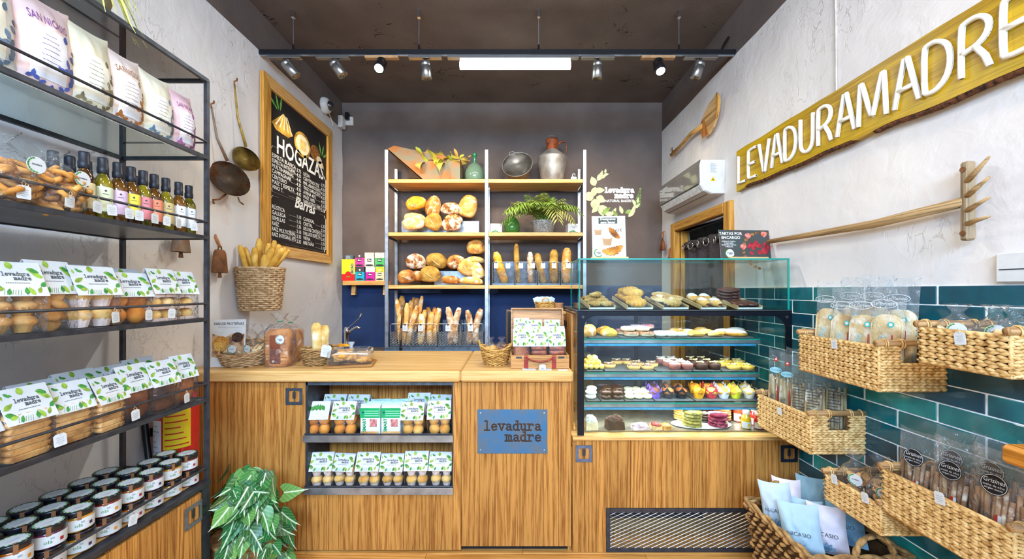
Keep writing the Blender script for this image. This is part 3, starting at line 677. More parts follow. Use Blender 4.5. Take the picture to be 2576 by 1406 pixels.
def ptag(label, loc, rz=0, tilt=0, clip=False, s=1.0, group='white price tags'):
    t = thing('price_tag', label, 'price tag', loc, rz, group, rot=(0, radians(tilt), radians(rz))); t.scale = (s, s, s)
    obj('card', TAGM, t); obj('handwriting', TAGL, t); obj('clip' if clip else 'string', TAGC if clip else TAGS, t); return t
def wirebasket(label, x0, x1, z0, z1, Yf, dep=.26):
    t = thing('wire_basket', label, 'basket', ((x0+x1)/2, Yf, z0), 0, 'steel bread baskets with mesh fronts'); w_ = (x1-x0)/2; h = z1-z0; hp = h*.62
    MB().tube([(-w_, 0, .004), (-w_, 0, h-.01), (-w_+.01, 0, h), (w_-.01, 0, h), (w_, 0, h-.01), (w_, 0, .004)], .0028, 6).build('front_hoop', M_STEELL, t)
    for sx in (-1, 1): MB().box(sx*(w_-.001)-.002, sx*(w_-.001)+.002, .004, dep, .002, hp).build('side_plate', M_STEEL, t)
    MB().box(-w_, w_, .003, dep, .0005, .004).build('base_plate', M_STEEL, t)
    MB().box(-w_, w_, dep, dep+.004, .0005, h*1.1).build('back_plate', M_STEEL, t)
    MB().box(-w_, w_, -.004, .002, .0005, .016).build('front_bar', M_STEEL, t)
    mb = MB(); px, pz = .030, .016; A0, A1, B0, B1 = -w_+.003, w_-.003, .016, hp+.01
    global a0, a1, b0, b1
    a0, a1, b0, b1 = A0, A1, B0, B1
    for sg in (1, -1):
        for q in range(-14, 12):
            xq = A0+q*px; clipseg(mb, xq, B0 if sg > 0 else B1, xq+(B1-B0)*px/pz, B1 if sg > 0 else B0, -.001*sg, .0014, 1)
    stuff(mb.build('mesh_front', M_STEELL, t)); return t
BASK = ('leftmost', 'second from the left', 'third from the left', 'rightmost')
for i, (p, q) in enumerate(((982, 1038), (1040, 1098), (1101, 1157), (1159, 1215))):
    wirebasket('mesh fronted steel baguette basket on the bottom shelf, '+BASK[i], P(p, 0, SF).x, P(q, 0, SF).x, ZD, P(0, 815, SF).z, SF-.004+.012)
for i, (p, q) in enumerate(((1239, 1294), (1297, 1351), (1354, 1409), (1412, 1461))):
    wirebasket('mesh fronted steel basket on the middle shelf right bay, '+BASK[i], P(p, 0, SF).x, P(q, 0, SF).x, ZC_, P(0, 659, SF).z, SF+.008)
for px, py, i in ((1019, 817, 0), (1058, 817, 1), (1127, 817, 2), (1184, 817, 3)):
    ptag('white price tag clipped to the '+('first', 'second', 'third', 'fourth')[i]+' baguette basket from the left', P(px, py, SF-.002), clip=True, s=1.55)
for px, j in ((1248, 0), (1278, 1), (1310, 2), (1340, 3), (1366, 4), (1394, 5), (1430, 6)):
    ptag('white price tag on the middle shelf baskets, '+ORD[j]+' from the middle steel post', P(px, 661, SF), clip=True, s=1.35)
GB = 'baguettes in the steel baskets'
tips = [(998, 751, 1006, 6.5, B_BAG), (1012, 744, 1008, 9, B_BAG), (1024, 762, 1012, 6.5, B_GOLD), (1036, 756, 1020, 9, B_BAG), (1041, 748, 1027, 7, B_BROWN), (1050, 749, 1030, 8, B_BROWN), (1062, 744, 1032, 6, B_GOLD), (1051, 769, 1026, 8, B_BAG),
 (1060, 789, 1056, 9, B_PALE), (1069, 779, 1064, 7, B_BAG), (1077, 772, 1072, 8, B_BROWN), (1087, 784, 1083, 8, B_GOLD), (1093, 773, 1086, 7, B_BROWN), (1105, 775, 1092, 9.5, B_BAG),
 (1126, 772, 1132, 8.5, B_RUST), (1156, 774, 1145, 8.5, B_RUST), (1175, 780, 1179, 8, B_RUST), (1211, 777, 1196, 9, B_RUST)]
for i, (tx, ty, bx_, r, m) in enumerate(tips):
    b_ = 0 if i < 8 else 1 if i < 14 else 2 if i < 16 else 3; j = i-(0, 8, 14, 16)[b_]; n_ = (8, 6, 2, 2)[b_]
    dep = (.07, .20, .06, .13, .22, .20, .12, .05, .05, .12, .20, .05, .14, .10, .07, .08, .07, .08)[i]
    lab = ('golden baguette in the leftmost basket', 'short pointed baguette in the second basket', 'twisted rustic loaf in the third basket', 'twisted floury stick in the rightmost basket')[b_]
    lab += ', tip '+ORD[j]+' from the left'
    Y = SF+.01+dep; base = P(bx_, 868, Y); base.z = ZD+.012
    baguette(lab, base, P(tx, ty, Y+.01), r*Y/FPX, m, i+3, GB, 4 if b_ < 2 else 2, bend=.012 if b_ < 2 else .022, knob=0 if b_ < 2 else .3)
for i, (tx, ty, bx_, r, m, lab, kn) in enumerate(((1247, 634, 1272, 11, B_CORN, 'knobbly yellow corn stick in the basket beside the middle post', .5), (1299, 613, 1304, 7, B_SEED, 'tall thin seeded stick with a pointed top', .1), (1334, 634, 1336, 8, B_RUST, 'short floury stick between two seeded ones', .1), (1351, 637, 1369, 9, B_SEED, 'seeded stick leaning left with a reddish spot', .2), (1394, 628, 1394, 11, B_SEED, 'wide seeded stick standing upright', .1), (1427, 624, 1424, 12, B_GOLD, 'wide smooth golden bar rightmost on the middle shelf', .05))):
    Y = SF+.10; base = P(bx_, 712, Y); base.z = ZC_+.010; baguette(lab, base, P(tx, ty, Y), r*Y/FPX, m, i*2+40, 'sticks in the middle shelf baskets', 0, .005, kn)
# tongs leaning on the first basket
t = thing('bread_tongs', 'black and steel bread tongs hanging at the leftmost baguette basket', 'tongs', P(1008, 880, SF-.012))
for sx in (-1, 1):
    a = Vector((0, 0, 0)); z1 = .30
    MB().tube([(sx*.003, 0, .02), (sx*.007, 0, .10)], .005, 6).build('grip_end', M_BLACK, t)
    MB().tube([(sx*.007, 0, .10), (sx*.009+.004, 0, .20), (.012, 0, z1)], .0045, 6).build('arm', M_CHROME, t)
    MB().ell((sx*.006, 0, .015), (.009, .006, .028), 8, 6).build('tip', M_BLACK, t, True)
MB().tube([(.004, -.004, .21), (.013, -.004, z1+.03)], .005, 6).build('handle', M_BLACK, t)
# ---- top shelf objects
M_RUST = pm('a56a35', .75, .3, .3, 9, .3, 60, col2='7f7f6a', name='rusted_sheet')
M_ZINC = pm('b0aca4', .5, .6, .25, 10, .2, 60, col2='8a837a', name='zinc')
t = thing('metal_trough', 'rusty slant-ended metal trough planter on the top shelf', 'planter', P(1095, 449, 4.0)); z0 = ZA
t.location.z = ZA
def pp(px, py, dy=0): v = P(px, py, 3.96); return (v.x-t.location.x, v.z-ZA)
ol = [pp(978, 380), pp(1068, 446), pp(1161, 446), pp(1161, 407), pp(996, 372)]
ol[1] = (ol[1][0], .0); ol[2] = (ol[2][0], .0)
A, B, Cc, D, E = ol
for nm, q in (('front_wall', -.10), ('rear_wall', .10)): MB().prism([A, B, Cc, D, E], q, q+.006).build(nm, M_RUST, t)
def slab(p, q, nm, th=.005):
    MB().add([(p[0], -.10, p[1]), (q[0], -.10, q[1]), (q[0], .106, q[1]), (p[0], .106, p[1]), (p[0]+th, -.10, p[1]+th), (q[0]+th, -.10, q[1]+th), (q[0]+th, .106, q[1]+th), (p[0]+th, .106, p[1]+th)], [(0, 1, 2, 3), (4, 7, 6, 5), (0, 4, 5, 1), (1, 5, 6, 2), (2, 6, 7, 3), (3, 7, 4, 0)]).build(nm, M_RUST, t)
slab(A, B, 'slanted_end'); slab(B, Cc, 'bottom'); slab((Cc[0]-.005, 0), (D[0]-.005, D[1]), 'square_end')
MB().box(ol[4][0]+.14, D[0]-.01, -.09, .10, .02, D[1]-.02).build('soil', pm('3b2a1c', .9, name='soil'), t)
def leafmesh(ln, wd, curl, seed, fold=.25, n=8):
    mb = MB(); rnd = random.Random(seed)
    def f(u, v):
        s = (u-.5)*2; prof = sin(pi*min(1, v**.75*.97+.02))
        x = s*wd/2*prof; z = ln*v*cos(curl*v*.6); y = -ln*v*sin(curl*v*.9)+abs(s)*fold*wd*.5*prof+.01*sin(v*9+seed)*s
        return (x, y, z)
    mb.grid(5, n, f); return mb
def dryleaf():
    m, nt, b = newmat('dry_leaf'); v = coords(nt); oi = N(nt, 'ShaderNodeObjectInfo')
    base = ramp(nt, oi.outputs['Random'], [(0, hx('9aa62a')), (.4, hx('cfc64a')), (.7, hx('d9b45a')), (1, hx('b98a3a'))]); n = N(nt, 'ShaderNodeTexNoise', Scale=30.0, Detail=3.0); L(nt, v, n.inputs['Vector'])
    k = ramp(nt, n.outputs['Fac'], [(.5, (0, 0, 0, 1)), (.7, (.6, .6, .6, 1))]); L(nt, mixc(nt, k, base, hx('a8843c')), b.inputs['Base Color']); b.inputs['Roughness'].default_value = .6; return m
pl = thing('wilting_plant', 'wilting yellow-green plant growing in the rusty trough', 'plant', (t.location.x+.03, 3.95, ZA+.135), 0)
ML = dryleaf(); LM = [leafmesh(.12, .045, c, i).mesh('leaf', ML, True) for i, c in enumerate((.3, 1.2, 2.2, 3.0))]
rn = random.Random(5)
for cx_ in (-.10, -.02, .06, .13, .20):
    for i in range(8):
        o = obj('leaf', LM[rn.choice((0, 0, 1, 2, 3))], pl, T(cx_+rn.uniform(-.02, .02), rn.uniform(-.06, .06), .02) @ Rz(rn.uniform(0, 360)) @ Rx(rn.uniform(0, 55)) @ S(*(rn.uniform(1.0, 1.7),)*3))
M_GRN = pm('7fae8e', .05, 0, .1, 5, spec=.9, coat=.4, name='green_glass_body')
def bottleglass(tint, name, hc): return clear(name, tint, 1.6, .03, 0, 10, 1.5, .38, hc)
M_BG1 = bottleglass('b5d6bc', 'pale_green_glass', '8fae94'); M_BG2 = bottleglass('6fc06a', 'green_glass', '5f9a48')
def demijohn(label, px, Y, z, R, Hh, hn, mat, nk):
    t = thing('demijohn', label, 'bottle', (P(px, 0, Y).x, Y, z))
    prof = [(R*.55, .001), (R*.85, .004), (R*.97, Hh*.18), (R, Hh*.42), (R*.93, Hh*.62), (R*.7, Hh*.82), (R*.35, Hh*.97), (R*.2, Hh*1.02)]
    MB().lathe(prof, 24).build('body', mat, t, True)
    MB().lathe([(R*.2, Hh*1.02), (R*.17, Hh*1.1), (R*.17, Hh+hn-.03), (R*.24, Hh+hn-.028), (R*.24, Hh+hn-.008), (R*.2, Hh+hn)], 16).build('neck', nk, t, True)
demijohn('pale green glass demijohn beside the rusty trough', 1194, 4.0, ZA, .098, .20, .10, M_BG1, pm('2f7d55', .1, 0, .1, spec=.8, name='bottle_neck_green'))
demijohn('round green glass bottle between the white box and the palm', 1288, 3.96, ZB_, .078, .17, .085, M_BG2, pm('1f5d2c', .1, 0, .1, spec=.8, name='bottle_neck_dark'))
t = thing('zinc_basin', 'round zinc basin tipped on its side on the top shelf', 'basin', (P(1303, 0, 4.0).x, 4.0, ZA+.155), rot=(radians(64), radians(-22), 0))
MB().lathe([(.001, -.055), (.115, -.055), (.12, -.05), (.15, .045), (.156, .05)], 32).lathe([(.156, .05), (.153, .053), (.146, .045), (.116, -.044)], 32).lathe([(.116, -.044), (.001, -.046)], 32).build('bowl', M_ZINC, t, True)
MB().tube([(.075, 0, -.0472)]+[(.075*cos(a*pi/12), .075*sin(a*pi/12), -.0472) for a in range(1, 24)], .0025, 5, closed=True).build('base_ring', M_ZINC, t, True)
MB().tube([(-.03, .150, .04), (-.02, .185, .045), (.02, .185, .045), (.03, .150, .04)], .005, 6).build('handle', M_ZINC, t, True)
t = thing('milk_can', 'grey zinc milk can with a rusty neck and side handle', 'can', (P(1389, 0, 4.0).x, 4.0, ZA))
MB().lathe([(.105, .001), (.108, .004), (.150, .235), (.152, .25), (.148, .255), (.062, .325), (.058, .33)], 28).build('body', M_ZINC, t, True)
M_RN = pm('a8572c', .6, .3, .3, 20, .2, col2='7d3f22', name='rusty_neck')
MB().lathe([(.058, .325), (.056, .395), (.062, .40), (.064, .425), (.060, .44), (.001, .445)], 24).build('neck', M_RN, t, True)
MB().tube([(-.035, 0, .44), (-.035, 0, .475), (.02, 0, .475), (.02, 0, .44)], .004, 6).build('lid_handle', M_ZINC, t)
MB().tube([(.055, 0, .385), (.09, 0, .415), (.135, 0, .41), (.145, 0, .37), (.142, 0, .33), (.128, 0, .272)], [.016]*3+[.012, .009, .008], 8, flat=.4).build('side_handle', M_RN, t, True)
t = thing('air_freshener', 'small white hooked dispenser at the right end of the top shelf', 'dispenser', (P(1443, 0, 3.95).x, 3.95, ZA))
MB().cbox(-.028, .028, -.02, .02, 0, .045, .004).build('body', M_WPL, t)
MB().tube([(0, 0, .045), (-.012, 0, .06), (-.008, 0, .078), (.012, 0, .078), (.014, 0, .062)], .004, 6).build('hook', M_WPL, t)
# white boxes and palm
for px, nm in ((1247, 'white printed gift box beside the middle post of the shelving'), (1440, 'white printed gift box at the right of the palm pot')):
    t = thing('gift_box', nm, 'box', (P(px, 0, 3.95).x, 3.95, ZB_), 8)
    MB().cbox(-.058, .058, -.045, .045, 0, .092, .002).build('carton', M_WHITE, t); mb = MB(); mb.mi = 0
    for i, a in enumerate((25, 60, 100, 140, 165)): mb.flat(leafpts(-.05+i*.024, .004, .03, .012, a), -.0456)
    mb.build('leaf_print', M_INKG, t); text('levadura\nmadre', .013, M_INK, t, (0, -.0458, .06))
t = thing('potted_palm', 'feathery palm in a woven zinc pot on the upper shelf', 'potted plant', (P(1366, 0, 3.97).x, 3.97, ZB_))
MB().lathe([(.088, .0005), (.09, .002), (.122, .118), (.124, .122), (.118, .122), (.112, .10), (.001, .10)], 28).build('pot', pm('b8b9b4', .5, .4, .35, 90, .5, 90, name='hammered_zinc'), t, True)
mb = MB(); PT = pm('8f928e', .5, .4, .1, name='zinc_relief')
for r in range(6):
    for i in range(26):
        a = 2*pi*(i+(r % 2)*.5)/26; R_ = .0915+.028*(r/6)+.003; mb.tube([(R_*cos(a-.08), R_*sin(a-.08), .012+r*.018), (R_*1.015*cos(a), R_*1.015*sin(a), .020+r*.018), (R_*cos(a+.08), R_*sin(a+.08), .028+r*.018)], .0022, 4)
mb.build('pot_relief', M_ZINC, t, True)
MB().lathe([(.001, .095), (.11, .095)], 16).build('soil', pm('3b2a1c', .9, name='soil'), t)
def frondmesh(ln, droop, seed):
    mb = MB(); rnd = random.Random(seed); pts = []
    for i in range(9): v = i/8; pts.append(Vector((0, -ln*v*sin(droop*v), ln*v*cos(droop*v*.9))))
    mb.tube(pts, [.0025*(1-.7*i/8) for i in range(9)], 4)
    for i in range(2, 17):
        v = i/17; f = v*8; k_ = min(7, int(f)); p = pts[k_].lerp(pts[k_+1], f-k_); d = (pts[k_+1]-pts[k_]).normalized()
        for sx in (-1, 1):
            l2 = ln*.36*(sin(pi*(v*.85+.1)))**.7*rnd.uniform(.85, 1.1); dirv = (Vector((sx, 0, 0))*.8+d*.75+Vector((0, 0, -.25))).normalized(); n_ = d.cross(dirv).normalized(); wv = dirv.cross(n_)*.0045
            tip = p+dirv*l2+Vector((0, 0, -l2*.18)); mid = p+dirv*l2*.5
            mb.add([p, mid+wv, tip, mid-wv], [(0, 1, 2, 3)])
    return mb
MP = pm('7f9a3c', .5, 0, .3, 20, name='palm_green'); MP2 = pm('a9ad55', .5, 0, .3, 20, name='palm_pale')
FM = [frondmesh(.22+.03*i, dr_, i).mesh('frond', (MP, MP2)[i % 2]) for i, dr_ in enumerate((.3, .8, 1.25, 1.7, 1.5))]
for i in range(44):
    q = rn.choice((0, 1, 1, 2, 2, 3, 4)); az = rn.uniform(0, 360); s_ = rn.uniform(1.05, 1.55)
    o = obj('frond', FM[q], t, T(rn.uniform(-.04, .04), rn.uniform(-.04, .03), .10) @ Rz(az) @ Rx(rn.uniform(0, 25)) @ S(s_, s_, s_))
    if 95 < az < 265 and q > 0: o.matrix_local = T(0, -.02, .10) @ Rz(az-180) @ Rx(10) @ S(s_, s_, s_)
# ---- small wall shelf with boxes
YW = 4.05; z0 = P(0, 706, YW-.01).z
t = thing('wall_shelf', 'small pine wall shelf with two brackets left of the shelving', 'shelf', (P(914, 0, YW).x, YW, z0))
xs0, xs1 = P(860, 0, YW).x-t.location.x, P(969, 0, YW).x-t.location.x
MB().cbox(xs0+.01, xs1, -.01, YB-YW-.002, -.045, 0, .003).build('board', M_PINEX, t)
for px in (882, 963): 
    x = P(px, 0, YW).x-t.location.x
    MB().prism([(0, 0), (-.02, 0), (-.04, -.10), (0, -.10)], -.02, .02, T(x, .10, -.046) @ Rz(90)).build('bracket', M_PINEX, t)
def carton(label, name, px, wpx, z, h, Y, d, lower, upper, win=True, rz=0):
    c = P(px, 0, Y); w_ = wpx*Y/FPX/2; t = thing(name, label, 'box', (c.x, Y, z), rz, 'small printed tea cartons')
    MB().cbox(-w_, w_, 0, d, .0005, h*.62, .001).build('lower_panel', pm(lower, .45, 0, .03), t)
    MB().cbox(-w_, w_, 0, d, h*.62, h, .001).build('upper_panel', pm(upper, .45, 0, .15, 60), t)
    if win:
        MB().cbox(-w_*.42, w_*.42, -.001, .0005, h*.36, h*.56, .0003).build('logo_patch', M_BLACK, t); text('dna', h*.16, M_CHALK, t, (0, -.0016, h*.465), bold=.001)
        MB().ell((0, -.0005, h*.76), (h*.07, .001, h*.07), 10, 5).build('round_seal', M_WHITE, t)
    MB().prism(arc(0, h*.10, w_*.85, 0, 180, 8, h*.07)+arc(0, h*.10, w_*.85, 180, 360, 8, h*.05), -.0012, .0002).build('dispensing_slot', pm('2b2a2c', .6, 0, .2), t)
    return t
YX = YW+.0; 
for (px, wp, hgt, row, lo, up, lab) in ((905, 23, 36, 0, '12a8c0', '4a4346', 'cyan and dark tea carton on the wall shelf'), (931, 23, 35, 0, 'cf1a9c', 'e9e6e0', 'magenta and white tea carton on the wall shelf'), (955, 22, 35, 0, 'e2cfa0', 'd3d03a', 'beige and lime tea carton on the wall shelf'),
      (904, 23, 36, 1, 'e0409c', '5d4a45', 'pink and brown tea carton stacked on the cyan one'), (929, 24, 36, 1, 'efd9c6', 'f1dccb', 'pale cream carton stacked on the magenta one'), (955, 24, 36, 1, '4fb45e', 'e8e6d0', 'green and white tea carton stacked on the beige one')):
    hh = hgt*YX/FPX-.001; carton(lab, 'tea_carton', px, wp, z0+(.1425 if row else .0), hh if not row else hh, YX+.004, .09, lo, up, True)
c = P(876, 0, YX); t = thing('cocoa_carton', 'yellow and red cocoa carton at the left end of the wall shelf', 'box', (c.x, YX, z0)); w_ = .068
MB().cbox(-w_, w_, 0, .09, .066, .218, .001).build('upper_panel', pm('efe02a', .4, 0, .04), t); MB().cbox(-w_, w_, 0, .09, .0005, .066, .001).build('lower_panel', pm('d8201c', .4, 0, .04), t)
MB().prism(arc(.0, .066, .03, 0, 180, 10), -.001, .0).build('red_dome', pm('d8201c', .4, 0, .04), t)
text('BICAO', .034, pm('2a4fa0', .5, 0, 0), t, (.042, -.0015, .125), rot=(90, -90, 0), bold=.0015)
MB().prism(arc(0, .036, .024, 0, 180, 8, .012), -.0012, .0).build('dispensing_slot', pm('8a8f2a', .6), t)
t = thing('speaker', 'small grey portable speaker behind the yellow carton', 'speaker', (P(877, 0, 4.15).x, 4.15, z0)); 
MB().cbox(-.045, .045, 0, .06, 0, .27, .008).build('body', pm('5c6a76', .7, 0, .1, 200, .3), t); text('JBL', .04, pm('9fb0bc', .6, 0, 0), t, (0, -.001, .247), bold=.0008)
# ---------------------------------------------------------------- packaged goods prototypes (front faces -y, base at z=0)
def headermesh():
    mb = MB(); leaf = MB()
    W, H_ = .066, .098
    strokes(mb, 'levadura', -.031, -.040, .0135, .0019, -.0006); strokes(mb, 'madre', -.006, -.052, .0135, .0019, -.0006)
    for i in range(14): mb.flat([(-.027+i*.004, -.0615), (-.0245+i*.004, -.0615), (-.0245+i*.004, -.0595), (-.027+i*.004, -.0595)], -.0006)
    r = random.Random(3)
    for x, z, l, w_, a, m in ((-.006, -.022, .024, .018, 100, 1), (.030, -.020, .026, .012, -10, 0), (.034, -.016, .022, .011, -60, 1), (.058, -.030, .026, .012, 160, 0), (.064, -.045, .030, .013, 150, 1), (.050, -.070, .028, .013, 30, 0),
        (-.062, -.055, .030, .013, 30, 1), (-.064, -.066, .030, .014, -20, 0), (-.055, -.080, .022, .011, 10, 1), (.012, -.094, .022, .012, 80, 0), (.030, -.096, .026, .013, 110, 1), (-.030, -.095, .020, .010, 70, 0),
        (-.048, -.010, .018, .008, -50, 0), (-.058, -.014, .014, .006, -80, 1), (-.040, -.016, .012, .006, -30, 0), (.040, -.090, .022, .010, 60, 1)):
        leaf.mi = m; lk_ = len(leaf.f); leaf.flat([(max(-W+.001, min(W-.001, p)), max(-H_+.001, min(-.001, q))) for p, q in leafpts(x, z, l, w_, a)], -.0005-.00002*lk_)
    for i in range(7): leaf.mi = 0; leaf.flat([(-.040+i*.006, -.094), (-.039+i*.006, -.094), (-.034+i*.006, -.080), (-.035+i*.006, -.080)], -.0005)
    return mb.mesh('lettering', M_INK), leaf.mesh('leaf_print', [M_INKG, M_INKL])
HD_T, HD_L = headermesh()
HD_C = MB().cbox(-.066, .066, 0, .0012, -.098, 0, .0003).mesh('header_card', M_WHITE)
_o = MB(); 
for a in range(5): _o.flat(leafpts(-.05+a*.022, -.05, .035, .02, 40+a*20), -.0004-.00003*a)
HD_B = _o.mesh('leaf_print', M_INKG)
def muf(mb, x, y, z, r, h, s=0): mb.ell((x, y, z+h*.5), (r, r, h*.55), 10, 7, lambda q: q*(1+.08*noise.noise(q*3+Vector((x*90, z*90, s)))))
C_MUF = crust('muffin_crust', 'eebb62', 'd99a3e', 'b06a22'); C_BUN = crust('sponge_bun', 'f2cf8e', 'e5b45e', 'c98c3a', .1); C_BIS = crust('biscuit', 'e6b878', 'd29a55', 'a9713a'); C_DRK = crust('dark_cake', 'a5622e', '8a4a22', '4a2412'); C_CHO = crust('chocolate_bake', '7a4322', '5c2f18', '2e170d')
C_MUFB = crust('orange_muffin', 'eda440', 'd9862a', 'a95a18'); C_ROU = crust('round_cookie', 'dba765', 'c48a45', '96602c'); C_FIG = crust('toast_slice', 'f0ddb4', 'e0bd80', 'b98848')
C_PAP = pm('e6cfc4', .8, 0, .05, name='cake_paper')
def contents(kind, t, W, H_, D, seed=0):
    r = random.Random(seed)
    def put(mb, mat, nm): return mb.build(nm, mat, t, True)
    if kind in ('muffin', 'muffin_orange', 'bun'):
        m = {'muffin': C_MUF, 'muffin_orange': C_MUFB, 'bun': C_BUN}[kind]; rr = W*.235; hh = H_*.46 if kind != 'bun' else H_*.32
        for k_ in range(3 if kind == 'bun' else 2):
            for sx in (-1, 1):
                mb = MB()
                if kind == 'bun': mb.ell((sx*W*.24, 0, .004+hh*(k_+.5)), (W*.23, D*.42, hh*.5), 12, 7)
                else: muf(mb, sx*W*.24+r.uniform(-.002, .002), r.uniform(-.004, .004), .003+hh*k_*.92, rr, hh, k_)
                put(mb, m, 'cake')
                if kind == 'bun' and k_ < 3: MB().box(sx*W*.24-W*.21, sx*W*.24+W*.21, -D*.40, D*.38, .003+hh*k_, .004+hh*(k_+.22)).build('paper', C_PAP, t)
    elif kind == 'magdalena':
        for k_ in range(2):
            for sx in (-1, 1):
                mb = MB(); z = .004+k_*H_*.46; x = sx*W*.24
                MB().lathe([(W*.15, z), (W*.21, z+H_*.22)], 12, T(x, 0, 0)).build('paper_cup', C_PAP, t); muf(mb, x, 0, z+H_*.10, W*.235, H_*.33, k_); put(mb, C_BUN, 'cake')
    elif kind == 'round':
        for k_ in range(9):
            mb = MB(); mb.ell((0, 0, 0), (W*.23, W*.2, .013), 12, 7, None, T(r.uniform(-.25, .25)*W, r.uniform(-.3, .1)*D, .022+(k_//2)*H_*.2) @ Ry(r.uniform(-35, 35)) @ Rx(r.uniform(20, 80))); put(mb, C_ROU, 'cookie')
    elif kind == 'biscuit':
        for k_ in range(7):
            z = .003+k_*H_*.132; mb = MB()
            def fn(u, v): a = 2*pi*u; return ((W*.46)*max(-1, min(1, 1.25*cos(a)))*(.86 if v in (0, 1) else 1), (D*.42)*max(-1, min(1, 1.4*sin(a)))*(1+.05*sin(a*18)), z+H_*.122*v)
            mb.grid(40, 4, fn, cu=True); n_ = len(mb.v); mb.f.append(tuple(range(n_-40, n_))); mb.m.append(0); put(mb, C_BIS, 'biscuit')
    elif kind in ('cake', 'chocolate'):
        m = C_DRK if kind == 'cake' else C_CHO
        mb = MB(); mb.ell((0, 0, H_*.46), (W*.47, D*.44, H_*.45), 16, 10, lambda q: Vector([math.copysign(abs(c)**.55, c) for c in q])*(1+.05*noise.noise(q*4+Vector((seed, 0, 0))))); put(mb, m, 'loaf_cake')
    elif kind == 'slices':
        for k_ in range(4):
            mb = MB(); mb.cbox(-W*.42, W*.42, -D*.4, D*.4, .002, H_*.17, .006, T(0, 0, .004+k_*H_*.19) @ Rz(r.uniform(-5, 5))); put(mb, pm('b5562a', .5, 0, .3, 30, .4, 60, col2='5c2412', coat=.3), 'slice')
    elif kind == 'chip':
        for k_ in range(6):
            mb = MB(); z = .004+(k_//2)*H_*.31; x = (-.23 if k_ % 2 else .23)*W
            MB().lathe([(W*.13, z), (W*.22, z+H_*.2)], 14, T(x, 0, 0)).build('paper_cup', pm('b98a4a', .8, 0, .2), t); muf(mb, x, 0, z+H_*.1, W*.24, H_*.24, k_); put(mb, C_ROU, 'cake')
def filmbag(t, W, H_, D, mat=None, top=.01):
    mb = MB(); R = []
    for z, wx, wy in ((.0005, .47, .45), (.006, .5, .5), (H_*.55, .5, .5), (H_*.72, .49, .30), (H_*.9, .48, .08), (H_, .47, top)):
        R.append([(W*wx*a, D*wy*b, z) for a, b in ((-1, -.8), (-.9, -1), (0, -1.04), (.9, -1), (1, -.8), (1, .8), (.9, 1), (0, 1.02), (-.9, 1), (-1, .8))])
    mb.rings(R); return mb.build('film', mat or M_FILM, t, True)
_hb = {}
def headerbag(kind, label, loc, rz=0, W=.13, H_=.19, D=.075, tilt=0, yaw=0, group='clear bags with leaf printed header cards', back=False, hs=1.0):
    key = (kind, back, round(hs, 2))
    if key not in _hb:
        t = thing('treat_bag', label, 'bag', (0, 0, 0), 0, group); contents(kind, t, .13, .135, .072, len(_hb)); filmbag(t, .13, .187, .078)
        for sg in (1, -1):
            c = obj('header_card', HD_C, t, T(0, 0, .192) @ (Rz(0 if sg > 0 else 180)) @ T(0, -.0022, 0) @ Rx(-23) @ S(hs, 1, hs))
            if (sg > 0) == (not back): obj('lettering', HD_T, c); obj('leaf_print', HD_L, c)
            else: obj('leaf_print', HD_B, c)
        _hb[key] = t
        t.location = loc; t.rotation_euler = (radians(tilt), 0, radians(rz+yaw)); t.scale = (W/.13, D/.075, H_/.19); return t
    r = dup(_hb[key], label, loc, None, (W/.13, D/.075, H_/.19)); r.rotation_euler = (radians(tilt), 0, radians(rz+yaw)); r['group'] = group; return r
# counter niche
G1 = 'bags in the counter niche'
def nx(px): return P(px, 0, YC+.06).x
z = NS[0]-.021
for px, kd, dy, lab, bk, yw, s in ((808, 'muffin_orange', .055, 'brown backed muffin bag at the left end of the upper niche shelf', True, 4, 1), (874, 'muffin_orange', .055, 'muffin bag with white leaf header left of the green packs', False, 0, 1), (836, 'muffin', .165, 'bag behind the brown backed muffin bag in the upper niche', False, 0, 1.06), (898, 'muffin', .165, 'bag behind the green packs at the left of the upper niche', False, -4, 1.05),
    (1044, 'muffin', .055, 'muffin bag right of the green packs in the upper niche', False, 0, .97), (1110, 'muffin', .055, 'muffin bag at the right end of the upper niche shelf', False, 4, 1.02), (1056, 'muffin', .165, 'rear bag right of the green packs in the upper niche', False, 0, 1.1), (1112, 'muffin', .17, 'rear bag at the right end of the upper niche', False, -5, 1.04)):
    headerbag(kd, lab, (nx(px)-dy*.15, YC+dy, z), yaw=yw, H_=.19*s, group=G1, back=bk, D=.09)
z = NS[1]-.021
for i, (px, s, yw, kd) in enumerate(((813, 1, 3, 'magdalena'), (867, .94, -6, 'magdalena'), (930, 1.0, 0, 'magdalena'), (988, .93, 0, 'magdalena'), (1050, 1.03, 2, 'magdalena'), (1110, .98, -2, 'magdalena'))):
    headerbag(kd, 'bag of paper-cupped sponge cakes on the lower niche shelf, '+ORD[i]+' from the left', (nx(px), YC+.055+.012*(i % 2), z), yaw=yw, H_=.19*s, D=.09, group=G1)
